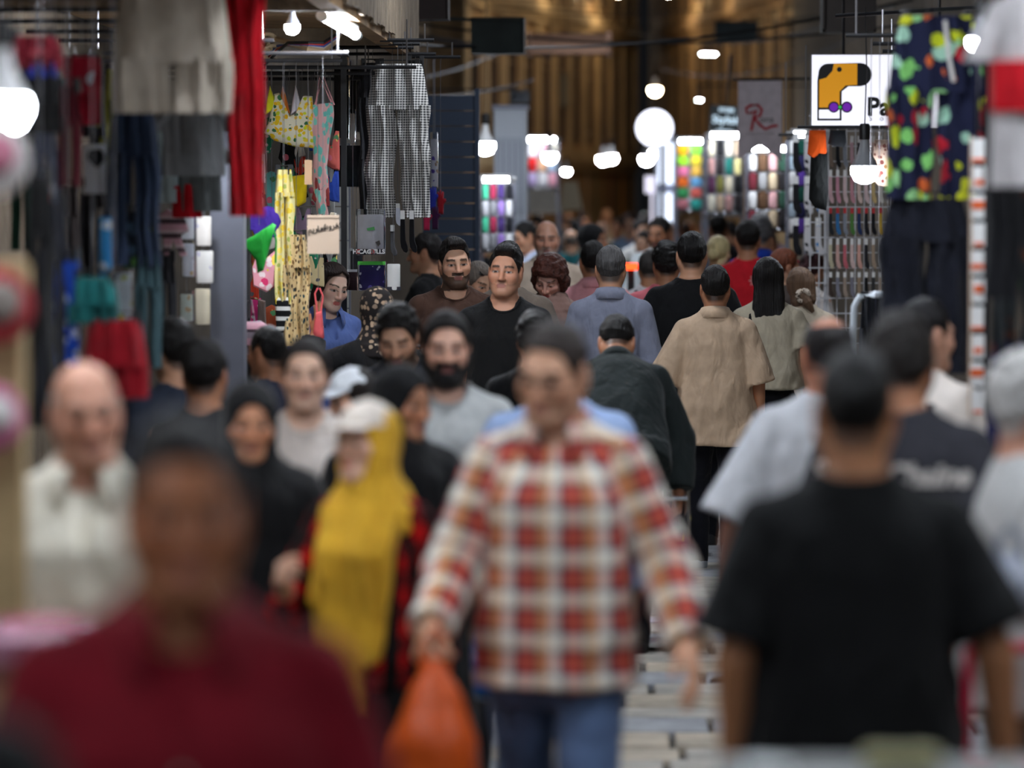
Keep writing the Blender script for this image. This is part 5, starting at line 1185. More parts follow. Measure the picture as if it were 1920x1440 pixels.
pst = plaid('pink_zebra', [(0, (196, 150, 160)), (1, (196, 150, 160))], [(0, (40, 36, 40)), (.3, (40, 36, 40)), (.36, (214, 196, 200)), (.6, (196, 150, 160)), (.94, (196, 150, 160)), (1, (40, 36, 40))], .3, .06, uvf=objuv, fac=.9)
outline(288, 354, 392, 482, 15.5, [(0, .2), (.4, 0), (.9, .2), (1, .45), (.75, .55), (.95, .95), (.8, 1), (.6, .62), (.5, .6), (.42, 1), (.3, .95), (.28, .6), (0, .55)], pst, 'pink striped animal hat with dangling ears', 'hat', 'animal_hat', 'L')
pgs = plaid('pink_grey_stripe', [(0, (150, 112, 126)), (1, (150, 112, 126))], [(0, (30, 26, 32)), (.16, (30, 26, 32)), (.2, (176, 130, 142)), (.6, (160, 122, 132)), (.64, (120, 112, 122)), (1, (130, 120, 128))], .3, .075, uvf=objuv, fac=.9)
outline(424, 510, 592, 668, 17.6, [(.0, .5), (.08, .25), (.4, .15), (.75, .12), (1, .3), (.96, .75), (.75, 1), (.3, .95), (.05, .8)], pgs, 'pink and grey tote bag with black wavy stripes on the pillar', 'bag', 'tote_bag', 'L', puff=.05, straps=[[(.3, .2), (.42, -.35), (.55, -.4), (.62, .16)]])
# ---- swimwear stall
lemon = blobs('lemon_print', (222, 216, 190), [(226, 190, 30), (200, 206, 40), (236, 206, 60), (60, 110, 70), (230, 180, 30)], 36, .56); leaf = blobs('leaf_print', (226, 176, 174), [(110, 196, 184), (130, 206, 190), (110, 196, 184), (226, 176, 174)], 44, .6, stretch=(1, 1, .45)); lemon2 = blobs('lemon_print_pale', (224, 212, 150), [(226, 196, 60), (170, 180, 90), (236, 214, 100)], 34, .5); leop = blobs('leopard_print', (206, 180, 132), [(60, 44, 30), (110, 80, 50), (30, 60, 66)], 60, .42, stretch=(1, 1, .6))
TOP = [(.2, .02), (.3, 0), (.36, .3), (.5, .42), (.68, .36), (.78, .05), (.96, .06), (.99, .5), (1, .9), (.98, 1), (.6, .97), (.2, .86), (.0, .72), (.1, .5)]
outline(495, 590, 174, 278, 19.5, TOP, lemon, 'lemon-print swim top on a hanger below the tube lamp', 'swimwear', 'tankini', puff=.03)
outline(582, 632, 192, 432, 19.5, [(.1, .02), (.85, .0), (.9, .1), (.72, .3), (.62, .5), (.72, .7), (.5, .84), (.72, .97), (.4, 1), (.2, .82), (.05, .6), (.1, .4), (.0, .15)], leaf, 'pink and mint leaf-print swimsuit', 'swimsuit', 'swimsuit', puff=.025, straps=[[(.2, .03), (.35, -.2), (.8, 0)], [(.15, .03), (.5, -.2), (.9, .02)]], sm=fab((224, 160, 164)))
greenc = fab((30, 150, 50), rough=.6)
outline(454, 518, 418, 512, 18.5, [(0, .38), (.35, .25), (.9, 0), (1, .05), (.88, .3), (.62, .95), (.45, 1), (.4, .75)], greenc, 'bright green pleated bikini bottom', 'bikini', 'bikini', puff=.02, straps=[[(.9, .05), (1.0, .35), (.98, .8)]])
outline(458, 532, 386, 448, 19, [(.05, .35), (.3, .1), (.6, 0), (.9, .1), (1, .45), (.8, .8), (.9, 1), (.55, .9), (.3, 1), (.2, .75), (0, .7)], fab((70, 46, 150)), 'purple frilled bikini top behind the green one', 'bikini', 'bikini')
outline(543, 577, 326, 388, 19.5, [(.0, .08), (1, 0), (.95, .5), (.9, .85), (.5, 1), (.05, .92), (.1, .5)], fab((226, 196, 20)), 'ruched yellow bandeau under the lemon-print top', 'bikini', 'bandeau', puff=.03)
trousers(515, 552, 318, 570, 19, lemon2, 'narrow pale lemon-print trousers', 'S', crotch=.2, gap=-.02); trousers(530, 582, 440, 648, 19, leop, 'leopard-print leggings hanging in front of the swimsuits', 'S', crotch=.3, gap=-.15, cat='leggings')
outline(472, 528, 468, 548, 19, [(.2, .05), (.5, .2), (.8, 0), (1, .3), (.92, .8), (.5, 1), (.05, .85), (0, .4)], blobs('pink_tropical', (232, 160, 172), [(220, 60, 110), (236, 206, 80), (240, 220, 220)], 26, .5), 'pink tropical-print bikini top', 'bikini', 'bikini')
outline(490, 530, 425, 470, 19.5, [(.1, 0), (.9, .05), (1, .5), (.6, .9), (.2, 1), (0, .5)], blobs('white_red_floral', (232, 226, 220), [(190, 40, 50), (60, 120, 70), (232, 226, 220)], 30, .35), 'white bikini bottom with small red flowers', 'bikini', 'bikini')
outline(482, 500, 560, 640, 19.5, [(.1, 0), (.9, .05), (1, .9), (.5, 1), (0, .8)], fab((120, 104, 98)), 'taupe swim skirt beside the tropical-print top', 'skirt', 'swim_skirt')
bws = plaid('black_white_stripe', [(0, (20, 20, 22)), (1, (20, 20, 22))], [(0, (16, 16, 18)), (.55, (16, 16, 18)), (.6, (220, 220, 216)), (.95, (220, 220, 216)), (1, (16, 16, 18))], .3, .05, uvf=objuv, fac=1)
outline(515, 548, 555, 625, 19, [(0, .05), (.9, 0), (1, .95), (.1, 1)], bws, 'black and white striped swim shorts beside the leopard leggings', 'shorts', 'swim_shorts'); outline(586, 608, 540, 642, 18.9, [(.3, .45), (.8, .42), (1, .9), (.8, 1), (.2, 1), (0, .85)], fab((224, 96, 100)), 'coral swimsuit with long thin straps', 'swimsuit', 'swimsuit', straps=[[(.4, .45), (.2, .1), (.45, 0)], [(.7, .43), (.9, .15), (.6, 0)]])
for i, (px, cc, lab) in enumerate(((508, (226, 226, 40), 'neon yellow triangle bikini on the upper rod'), (532, (214, 120, 40), 'orange triangle bikini on the upper rod'), (486, (214, 206, 214), 'white triangle bikini on the upper rod'), (556, (220, 214, 222), 'lilac white triangle bikini on the upper rod'))):
    outline(px-11, px+12, 160, 216, 20, [(.4, 0), (.7, .4), (1, .95), (.5, .85), (0, 1), (.2, .4)], fab(cc), lab, 'bikini', 'bikini')
for i, (a, c, cc, lab) in enumerate(((480, 285, (228, 222, 224), 'floral white swim top under the lemon-print top'), (600, 330, (150, 60, 60), 'wine red swim top behind the leaf-print swimsuit'), (556, 290, (206, 60, 40), 'orange red bikini with white dots under the lemon-print top'), (610, 395, (200, 186, 160), 'beige swim top above the handwritten notice'), (566, 388, (120, 100, 120), 'mauve swim top behind the yellow bandeau'), (478, 350, (232, 226, 214), 'ivory swim top beside the lemon-print trousers'), (468, 505, (190, 60, 40), 'red patterned bikini bottom by the pillar'), (590, 480, (214, 196, 150), 'sand coloured swim top beside the leopard leggings'), (560, 600, (50, 90, 70), 'dark green swim skirt beside the leopard leggings'))):
    outline(a-16, a+18, c, c+58, 20+i % 3*.5, TOP, blobs('swim_%d' % i, cc, [cc, (214, 190, 150), cc, (90, 90, 96)], 30, .32, seed=i), lab, 'swimwear', 'tankini')
# pale boards at the back of the stall and more swimwear before them
t = thing('back_panel_stand', 'pale grey boarded back of the swimwear stall', 'partition', (P(555, 400, 22.6).x, 22.6, 0))
for i in range(14): MB().box((0, 0, .1+i*.2), (.62, .025, .192)).obj('board', mat('pale_board', (176, 176, 172), .7, var=.08), t)
for s in (-1, 1): MB().box((s*.3, .03, 1.43), (.04, .04, 2.86)).obj('leg', steel, t)
rg = random.Random(4); SN = [('aqua', (120, 200, 196)), ('coral', (226, 110, 100)), ('lemon', (230, 206, 70)), ('ivory', (232, 226, 212)), ('fuchsia', (206, 50, 120)), ('jade', (50, 150, 110)), ('violet', (110, 80, 170)), ('peach', (232, 180, 150)), ('cobalt', (50, 80, 180)), ('rust', (170, 80, 50)), ('black', (28, 26, 28)), ('sage', (150, 160, 130))]
SP = [('plain', None), ('dotted', 'd'), ('flowered', 'f')]
SHP = [TOP, [(.1, 0), (.9, .0), (.95, .3), (.8, .6), (.95, .9), (.6, 1), (.5, .8), (.4, 1), (.05, .9), (.2, .6), (.05, .3)], [(0, .1), (.5, 0), (1, .1), (.9, .4), (.6, 1), (.4, 1), (.1, .4)]]
k = 0
for r_ in range(5):
    for c_ in range(6):
        nm, cc = SN[(k*5+r_) % 12]; pn, pk_ = SP[(k+r_) % 3]; px = 480+c_*27+rg.uniform(-6, 6); py = 232+r_*82+rg.uniform(-14, 14); k += 1
        m = fab(cc) if pk_ is None else blobs('sw_%s_%s' % (nm, pn), cc, [(236, 230, 220), cc] if pk_ == 'd' else [(230, 120, 140), (240, 214, 120), (90, 150, 100), cc], 40 if pk_ == 'd' else 26, .34 if pk_ == 'd' else .46)
        outline(px-17, px+17, py, py+rg.uniform(56, 84), 21, SHP[k % 3], m, '%s %s %s on the rear rod, %s row of the swimwear stall' % (nm, pn, ('tankini', 'swimsuit', 'brief')[k % 3], ('top', 'second', 'middle', 'fourth', 'bottom')[r_]), 'swimwear', ('tankini', 'swimsuit', 'swim_brief')[k % 3], 'S', 'swimwear on the rear rod')
# handwritten notice
x, W, z, H_ = wxy(576, 636, 404, 476, 18)
t = hung('notice', 'beige paper notice with black handwriting among the swimwear', 'notice', x, 18, z, 'S'); MB().box((0, 0, -H_/2), (W, .004, H_)).box((0, 0, -.004), (W, .01, .012)).obj('paper', mat('beige_paper', (214, 190, 166), .8, var=.06), t)
ink = mat('black_ink', (30, 26, 26), .6)
for s_, zz, xx in (('\ufbfd\ufeb7\ufeed\ufeae\ufed4\ufb91\ufe97', .28, .24), ('\ufee2\ufbfe\ufead\ufe8d\ufeaa\ufee7', .36, -.2)):
    me = text_mesh(s_, W*.25, ink, bold=.0006); link('handwriting', me, t, loc=(W*xx, -.0035, -H_*zz), rot=(R(90), R(-6), 0))
for px, py in ((578, 300),):
    x, W, z, H_ = wxy(px-7, px+7, py, py+46, 19); t = hung('price_tag', 'brown card price tag %s' % ('beside the yellow bandeau' if py == 300 else 'below the notice'), 'tag', x, 19, z, 'S'); MB().box((0, 0, -H_/2), (W, .003, H_)).obj('card', mat('kraft_card', (196, 160, 126), .8), t)
tubelamp((-1.3, 10.4, 2.9), (-1.3, 11.5, 2.9), 'added white tube lamp over the stone-grey shorts', 60)  # out-of-view tube added to light the hung clothes from the front
# tube lamp, bulb, cables, pipes under the awning
tubelamp(P(604, 30, 17.4), P(668, 66, 18.3), 'slanting white tube lamp under the wooden awning', 190); bulb(P(548, 50, 17.6), 'round white bulb under the wooden awning', .036, 220, cord=.12, sock=(90, 96, 110))
cb = mat('beige_conduit', (170, 150, 118), .6)
for i, (cc, r) in enumerate((((186, 160, 126), .016), ((200, 196, 190), .01), ((60, 90, 170), .006), ((190, 50, 40), .005), ((30, 30, 32), .008))):
    o = MB().tube([P(640+i*2, 52-i, 19.6), P(630+i*2, 76-i*4, 19.5), P(606, 96-i*4, 19.4), P(580, 92-i*3, 19.4), P(556-i*4, 84-i, 19.6), P(520, 74+i*6, 20), P(490, 92+i*9, 20.4)], r, 7).obj('cable', mat('cable_%d' % i, cc, .55)); tag(o, '%s cable of the bundle sagging under the awning' % ('beige', 'white', 'blue', 'red', 'black')[i], 'cable')
for i, (px, py) in enumerate(((487, 84), (502, 78), (482, 112), (512, 100))):
    c = P(px, py, 20); o = MB().tube([(c.x+.045*math.cos(q), 20+.02*math.sin(q*2), c.z+.04*math.sin(q)) for q in np.linspace(0, 5.2, 16)], .011, 7).obj('pipe_coil', cb); tag(o, 'beige conduit coil under the awning near the red trousers', 'pipe', 'conduit coils under the awning')
# checked trousers and neighbours
gingham = plaid('grey_gingham', [(0, (42, 42, 44)), (.42, (48, 48, 50)), (.5, (214, 212, 208)), (.92, (224, 222, 218)), (1, (42, 42, 44))], [(0, (52, 52, 54)), (.42, (52, 52, 54)), (.5, (222, 220, 216)), (.92, (226, 224, 220)), (1, (52, 52, 54))], .014, .014, uvf=objuv)
trousers(686, 806, 120, 408, 21, gingham, 'grey checked pyjama trousers hung at the end of the awning', 'K', crotch=.3, gap=.07, rz=R(-10)); trousers(672, 726, 118, 414, 21.5, fab((52, 52, 56)), 'charcoal trousers behind the checked pyjama trousers', 'K', crotch=.25, gap=-.1)
trousers(760, 798, 112, 280, 22.5, fab((14, 14, 16)), 'black stockings hanging behind the checked trousers', 'K', crotch=.3, cat='stockings')
tights = mat('dark_wrap', (46, 44, 46), .2, spec=.7)
package(624, 656, 104, 262, 21.5, tights, 'clear-wrapped dark tights hanging in the stall', 'K'); package(656, 682, 112, 250, 22.5, tights, 'black wrapped garment behind the charcoal trousers', 'K')
package(622, 682, 262, 352, 22, fab((20, 20, 22)), 'black jacket folded in a plastic bag', 'S'); package(632, 668, 205, 270, 22.5, fab((206, 196, 186)), 'pale folded shirt in a plastic bag', 'S'); package(636, 660, 228, 262, 23, fab((60, 90, 200)), 'blue folded cloth behind the pale shirt', 'S')
bulls = package(667, 723, 392, 478, 20.5, fab((218, 220, 230)), 'packaged white T-shirt over a dark card reading CHICAGO BULLS', 'S', card=mat('dark_card', (30, 30, 44), .5)); x, W, z, H_ = wxy(667, 723, 392, 478, 20)
for s_, cc, xx in (('C', (200, 60, 50), -.42), ('HICAGO', (206, 206, 206), -.2), ('B', (200, 60, 50), .08), ('ULLS', (206, 206, 206), .27)): link('lettering', text_mesh(s_, H_*.13, mat('letter_%d' % cc[1], cc, .6), bold=.0012), bulls, loc=(W*xx, -.024, -H_*.93), rot=(R(90), 0, 0))
MB().prism([(W*.16, -H_*.72), (W*.3, -H_*.68), (W*.34, -H_*.76), (W*.26, -H_*.82)], -.0235, -.021).obj('print', ink, bulls); MB().prism([(-.02, -H_*.42), (.02, -H_*.38), (.024, -H_*.46), (-.015, -H_*.47)], -.0235, -.021).obj('print', mat('green_print', (60, 130, 70), .7), bulls)
package(670, 724, 490, 545, 20.5, blobs('purple_pack', (40, 34, 80), [(90, 80, 150), (190, 190, 200), (40, 34, 80)], 30, .4), 'dark purple packet with a bright green header', 'S', card=mat('green_card', (70, 180, 60), .5), cardtop=True); package(650, 674, 505, 545, 21, fab((60, 40, 44)), 'dark folded packet beside the green-headed one', 'S', card=cardw, cardtop=True)
package(655, 682, 465, 508, 21.5, fab((70, 70, 74)), 'grey wrapped bundle behind the white T-shirt packet', 'S'); package(724, 752, 488, 545, 20.5, cardw, 'white hanger card with dark animal shapes', 'S', bag=False, card=mat('dark_card', (30, 30, 44), .5))
for px in (755, 772): sock(px, 392, 474, 20, 20.5, fab((18, 18, 22)), 'black ankle sock hanging under the checked trousers', 'K', 'pair of black socks under the checked trousers')
sock(746, 380, 424, 18, 21, fab((214, 218, 232)), 'white ankle sock in front of the black ones', 'K', None); sock(736, 420, 480, 18, 21.5, fab((96, 96, 100)), 'grey sock beside the black ones', 'K', None)
package(806, 822, 248, 352, 23, blobs('lilac_pack', (206, 206, 214), [(90, 70, 160), (150, 120, 100)], 26, .4), 'lilac and white packet on the glove stall', 'K')
for i, (px, py, cc, lab) in enumerate(((812, 372, (40, 50, 150), 'blue knitted glove'), (826, 380, (150, 24, 36), 'red knitted glove'), (800, 410, (190, 40, 80), 'pink knitted glove'), (816, 408, (60, 20, 60), 'plum knitted glove'))):
    outline(px-11, px+11, py-24, py+22, 23, [(.25, 1), (.75, 1), (.78, .6), (1, .45), (.95, .35), (.78, .42), (.8, .1), (.66, .05), (.6, .3), (.54, 0), (.44, 0), (.4, .3), (.3, .05), (.2, .12), (.22, .6)], fab(cc), lab+' on the stall beside the blue shutter', 'glove', 'glove', 'K')
# stall counter under the swimwear, with folded stacks
cx = P(520, 800, 19.8); t = thing('counter', 'low counter of the swimwear stall with a white top', 'counter', (cx.x-.3, 19.2, 0)); MB().box((0, 0, .42), (1.15, .7, .8)).obj('body', dark, t); MB().box((0, 0, .84), (1.2, .76, .04)).obj('top', cardw, t)
# ---- right stalls
sgx = P(1522, 170, 24.2); zt = P(1522, 103, 24.2).z; zb = P(1522, 240, 24.2).z; SW, SH = 1.0, zt-zb
t = thing('light_box_sign', 'white light box with a mustard sock and the word Pat', 'sign', (sgx.x+SW/2, 24.2, zb)); MB().box((0, .04, SH/2), (SW+.012, .08, SH+.012)).obj('box', mat('sign_box', (50, 50, 54), .5), t); MB().box((0, -.004, SH/2), (SW, .01, SH)).obj('panel', emis('sign_white', (244, 244, 255), .5), t)
for s in (-1, 1): MB().tube([(s*.3, .04, SH), (s*.3, .04, SH+.4)], .01, 6).obj('hanger_rod', blackp, t)
ik = mat('sign_black', (16, 14, 18), .4); U = SH
q = lambda x_, y_: (-SW/2+x_*U, SH-y_*U)
def arcp(cx_, cy_, r, a0, a1, n=8): return [(cx_+r*math.cos(R(a0+(a1-a0)*i/n)), cy_+r*math.sin(R(a0+(a1-a0)*i/n))) for i in range(n+1)]
sockp = arcp(.22, .25, .13, 180, 270)+arcp(.66, .27, .16, -90, 90)+[(.5, .43)]+[(.41, .5), (.41, .9), (.075, .9), (.075, .35)]
MB().prism([q(*p) for p in sockp], -.012, -.009).obj('sock_outline', ik, t)
MB().prism([q(*p) for p in ([(.3, .12), (.62, .12), (.62, .41), (.46, .42), (.38, .5), (.38, .72), (.1, .72), (.1, .34), (.2, .31), (.28, .22)])], -.0145, -.012).obj('sock_shape', emis('sign_mustard', (222, 150, 8), .28), t)
MB().prism([q(*p) for p in ((.1, .75), (.38, .75), (.38, .87), (.1, .87))], -.0145, -.012).obj('sock_cuff', emis('sign_white', (244, 244, 255), .5), t)
MB().lathe((*(lambda a: (a[0], -.016, a[1]))(q(.375, .2)),), [(.034*U, -.001), (.034*U, .001)], 16, 'y').obj('eye', ik, t)
for dx in (-.085, .095): MB().lathe((lambda a: (a[0], -.016, a[1]))(q(.385+dx, .715)), [(.078*U, -.001), (.078*U, .001)], 20, 'y').obj('bow', ik, t); MB().lathe((lambda a: (a[0], -.019, a[1]))(q(.385+dx, .715)), [(.058*U, -.001), (.058*U, .001)], 20, 'y').obj('bow_petal', emis('sign_purple', (110, 20, 170), .3), t)
MB().lathe((lambda a: (a[0], -.022, a[1]))(q(.385, .715)), [(.022*U, -.001), (.022*U, .001)], 14, 'y').obj('bow_knot', emis('sign_green', (30, 190, 70), .3), t)
a = q(.95, .72); link('lettering', text_mesh('Pat', .34*U, ik, bold=.006, extrude=.002), t, loc=(a[0]+.01, -.012, a[1]), rot=(R(90), 0, 0)); a = q(.98, .87); link('lettering', text_mesh('S o c k s', .11*U, ik, extrude=.002, spacing=1.6, align='LEFT'), t, loc=(a[0]-.2*U, -.012, a[1]), rot=(R(90), 0, 0))
o = MB().tube([P(1568, 30, 23.5), P(1760, 18, 23), (WR-.02, 22.8, 3.2)], .012, 7).obj('hanging_rod', blackp); tag(o, 'black rod with a metal end ball above the light box', 'rod')
# sock rack
bx = P(1606, 480, 24.7); t = thing('sock_rack', 'white grid panel of the sock rack under the light box', 'rack', (bx.x, 24.85, 0)); wgm = mat('white_wire', (206, 208, 212), .4)
for i in range(11): MB().box((-.29+i*.058, 0, 1.55), (.008, .008, 2.1)).obj('upright', wgm, t)
for i in range(22): MB().box((0, .006, .52+i*.098), (.6, .008, .008)).obj('crosswire', wgm, t)
for s in (-1, 1): MB().box((s*.29, 0, .28), (.03, .03, .56)).obj('foot', wgm, t)
AZ['Q'] = 2.47
SC = [[((120, 104, 92), 'taupe'), ((34, 36, 40), 'black'), ((150, 156, 166), 'grey'), ((206, 168, 176), 'rose'), ((60, 60, 66), 'charcoal'), ((196, 190, 196), 'pale grey'), ((206, 180, 170), 'blush'), ((180, 160, 150), 'beige')],
      [((216, 180, 184), 'pale pink'), ((208, 150, 166), 'pink'), ((220, 196, 196), 'pink white'), ((206, 150, 160), 'dusty pink'), ((224, 200, 190), 'peach'), ((220, 196, 196), 'shell pink'), ((212, 186, 130), 'straw'), ((226, 222, 214), 'ivory')],
      [((46, 50, 54), 'dark grey'), ((60, 120, 176), 'blue'), ((140, 146, 156), 'steel grey'), ((84, 130, 66), 'green'), ((40, 56, 96), 'navy'), ((36, 36, 40), 'black'), ((30, 30, 34), 'black ribbed'), ((206, 170, 60), 'yellow')],
      [((206, 200, 170), 'cream'), ((220, 180, 170), 'peach toned'), ((206, 110, 120), 'coral'), ((222, 196, 190), 'light pink'), ((220, 170, 156), 'salmon'), ((40, 40, 44), 'sooty'), ((170, 150, 130), 'sand'), ((196, 196, 196), 'light grey')],
      [((74, 62, 56), 'brown'), ((140, 140, 152), 'lavender grey'), ((166, 150, 136), 'sandy'), ((130, 128, 140), 'slate'), ((160, 138, 116), 'camel'), ((30, 30, 32), 'jet black'), ((60, 60, 60), 'dark'), ((200, 180, 160), 'oat')]]
for ri, (y0, y1) in enumerate(((252, 314), (316, 382), (388, 442), (446, 506), (510, 560))):
    for ci in range(8):
        cc, nm = SC[ri][ci]; sock(1561+ci*13.5, y0, y1, 13.5, 24.7, fab(cc), '%s socks, %s row of the white sock rack' % (nm, ('top', 'second', 'third', 'fourth', 'lowest')[ri]), 'W', 'socks on the white rack', mat('red_card', (190, 36, 40), .6) if ri == 2 else None)
bulb(P(1621, 318, 23.36), 'big LED bulb with a ribbed grey body in front of the sock rack', .087, 26, cord=.72, sock=(150, 152, 156))
for i, (px, py, w_, h, cc, lab) in enumerate(((1532, 244, 36, 56, (236, 90, 24), 'bright orange swim skirt at the rack edge'), (1535, 285, 36, 110, (20, 22, 22), 'black sports sock with lime dashes at the rack edge'), (1570, 244, 34, 32, (40, 42, 46), 'black low-cut sock pair under the sign'), (1655, 262, 40, 90, (196, 168, 150), 'leopard spotted sock pair beside the LED bulb'))):
    outline(px-w_/2, px+w_/2, py, py+h, 23.6, [(.1, 0), (.95, 0), (1, .7), (.9, 1), (.3, .95), (0, .8)], (fab(cc) if i != 3 else blobs('leopard_sock', cc, [(96, 50, 46), (120, 70, 60)], 30, .42)), lab, 'socks' if i else 'skirt', 'sport_sock' if i else 'swim_skirt', 'Q')
for i in range(9):
    cc, nm = (((30, 30, 34), 'black'), ((206, 206, 210), 'white and black'), ((60, 140, 190), 'white and blue dotted'))[i % 3]; px, py = 1492+(i % 3)*21, 250+(i//3)*78
    m = fab(cc) if i % 3 == 0 else blobs('knee_sock_%d' % (i % 3), (206, 204, 206), [(30, 30, 34) if i % 3 == 1 else (50, 130, 196), (206, 204, 206)], 16, .5)
    sock(px, py, py+74, 24, 26.5, m, '%s knee socks hanging left of the white rack, %s' % (nm, ('highest', 'middle', 'lowest')[i//3]), 'Q', 'knee socks beside the rack')
# comic shorts, jeans, near right clothes
comic = blobs('comic_print', (28, 32, 58), [(196, 206, 40), (150, 206, 140), (28, 32, 58), (176, 28, 44), (170, 214, 190), (210, 214, 50), (206, 100, 50), (130, 200, 110)], 13, .56, seed=3)
AZ['R'] = 2.80
trousers(1664, 1846, 30, 374, 14.5, comic, 'navy pyjama shorts covered in lime and red comic bubbles', 'R', crotch=.42, gap=.04, cat='shorts', rz=R(6)); MB().tube([(.02, -.06, -.02), (.03, -.075, -.14), (.05, -.07, -.24)], .008, 6).obj('drawstring', white, COL.objects[-1].parent if COL.objects[-1].parent else None)
trousers(1650, 1822, 372, 700, 14.5, fab((26, 28, 38)), 'black jeans hanging under the comic-print shorts', 'R', crotch=.25, gap=.03, cat='jeans')
tee(1822, 2050, -20, 350, 10.5, fab((186, 182, 182)), 'grey hooded top with a red band over black trousers', 'R', band=redc); trousers(1850, 1990, 190, 560, 11, fab((24, 24, 28)), 'black trousers under the grey and red top', 'R'); trousers(1862, 1960, 330, 660, 11.5, blobs('dark_plaid', (46, 50, 52), [(70, 90, 60), (30, 40, 60), (110, 60, 40)], 20, .4), 'dark flowered trousers at the right edge', 'R'); trousers(1852, 1940, 640, 860, 12, fab((34, 34, 84)), 'indigo skirt-trousers below the dark flowered ones', 'R', crotch=.5)
bulb(P(1836, 78, 13), 'bright white lamp beside the comic-print shorts', .042, 70, cord=.1, sock=(120, 122, 128))
x, W, z, H_ = wxy(1816, 1848, 256, 780, 13)
t = hung('card_strip', 'hanging strip of white and orange product cards', 'card strip', x, 13, z, 'R')
MB().box((-W*.36, 0, -H_/2), (W*.12, .01, H_)).obj('backing', mat('beige_paper', (214, 190, 166), .8, var=.06), t)
for i in range(10): c = MB().box((.0+W*.05*(i % 2), -.01, -H_*(i+.5)/10), (W*.66, .012, H_*.085)).obj('card', cardw, t); MB().box((W*.05*(i % 2), -.017, -H_*(i+.5)/10-H_*(.034-.02*(i % 3))), (W*(.66-.2*(i % 2)), .004, H_*(.012+.008*(i % 3)))).obj('orange_edge', mat('orange_card', (226, 96, 30), .6), c)
# chrome rail frame of a dark display
o = MB().tube([P(1600, 760, 17), P(1600, 620, 17), P(1602, 575, 17), P(1612, 556, 17), P(1640, 552, 17), P(1680, 552, 17)], .016, 10).obj('display_rail', mat('white_rail', (206, 214, 222), .3)); r0 = P(1600, 760, 17)
b = MB().tube([(r0.x, 17, r0.z), (r0.x, 17, 0)], .016, 10); b.obj('leg', mat('white_rail', (206, 214, 222), .3), o); tag(o, 'white bent rail of the dark garment display', 'rail')
for i in range(5): trousers(1612+i*16, 1650+i*16, 556, 760, 17.5+i*.5, fab(((20, 22, 30), (30, 32, 44), (24, 24, 28), (36, 40, 60), (22, 24, 34))[i]), '%s trousers on the white bent rail' % ('ink black', 'dark slate', 'soot black', 'deep navy', 'midnight')[i], 'R')
# ---- signs down the lane
def banner():
    a = P(1384, 152, 30); b_ = P(1466, 302, 30); W = b_.x-a.x; H_ = a.z-b_.z; t = thing('banner', 'white swallow-tailed banner with a big red R', 'banner', ((a.x+b_.x)/2, 30, a.z)); 
    MB().prism([(-W/2, 0), (W/2, .02), (W/2, -H_*1.0), (0, -H_*.8), (-W/2, -H_*.98)], -.004, .004).obj('cloth', fab((214, 204, 208), name='banner_cloth', fold=.1), t); MB().tube([(-W/2-.05, 0, .01), (WR-(a.x+b_.x)/2-.02, 0, .03)], .012, 6).obj('pole', blackp, t)
    rm = mat('banner_red', (190, 30, 44), .6); b = MB(); sx = lambda u, v: ((u-.5)*W, -.007, -v*H_)
    b.tube([sx(.3, .62), sx(.36, .45), sx(.42, .36), sx(.3, .4), sx(.2, .4), sx(.18, .34), sx(.3, .3), sx(.45, .3), sx(.54, .36), sx(.5, .43), sx(.38, .47), sx(.5, .55), sx(.62, .6), sx(.8, .56), sx(.9, .56)], .012, 6).obj('letter', rm, t)
    link('lettering', text_mesh('ona', .075, ink, extrude=.001), t, loc=(W*.15, -.006, -H_*.48), rot=(R(90), 0, 0)); link('lettering', text_mesh('COLLECTION', .03, mat('banner_grey', (130, 120, 124), .6), extrude=.001, spacing=1.2), t, loc=(0, -.006, -H_*.66), rot=(R(90), 0, 0))
banner()
a = P(1329, 198, 38); b_ = P(1389, 253, 38); W = b_.x-a.x; H_ = a.z-b_.z
t = thing('shop_sign', 'dark green tilted shop sign reading Stylish', 'sign', ((a.x+b_.x)/2, 38, b_.z)); t.rotation_euler = (0, R(4), 0); MB().box((0, 0, H_/2), (W, .05, H_)).obj('board', mat('sign_dark_green', (22, 40, 42), .4), t)
for s_, zz, sz in (('STORE', .84, .05), ('Stylish', .5, .105), ('collection', .14, .045)): link('lettering', text_mesh(s_, sz, emis('sign_text', (190, 214, 230), .8), extrude=.002, bold=.002), t, loc=(0, -.028, H_*zz), rot=(R(90), 0, 0))
MB().tube([(0, 0, H_), (0, 0, H_+.5)], .015, 6).tube([(0, .03, -b_.z+.02), (0, .03, 0)], .02, 6).obj('pole', blackp, t)
c = P(1227, 240, 45); t = thing('round_sign', 'glowing round white lollipop sign', 'sign', (c.x, 45, 0)); MB().lathe((0, 0, c.z), [(.215, -.06), (.222, -.05), (.222, .05), (.215, .06)], 36, 'y').obj('rim', mat('sign_box', (50, 50, 54), .5), t)
MB().lathe((0, -.061, c.z), [(.212, -.004), (.212, .004)], 36, 'y').obj('face', emis('round_glow', (238, 240, 255), 1.6), t); MB().box((.1, .1, c.z/2), (.06, .06, c.z)).box((.05, .06, c.z), (.12, .06, .06)).obj('stand', steel, t)
for (px0, px1, py0, py1) in ((1234, 1262, 268, 345), (1236, 1260, 362, 440)):
    a = P(px0, py0, 46); b_ = P(px1, py1, 46); o = MB().box(((a.x+b_.x)/2, 46, (a.z+b_.z)/2), (b_.x-a.x, .16, a.z-b_.z)).obj('panel', emis('lit_panel', (226, 236, 255), 1.3), COL.objects.get('lit_column') if COL.objects.get('lit_column') else thing('lit_column', 'white lit display column under the round sign', 'display', (0, 0, 0)))
x = P(1248, 300, 46).x; lc = COL.objects['lit_column']; MB().box((x, 46.12, 1.4), (.24, .08, 2.8)).obj('frame', steel, lc)
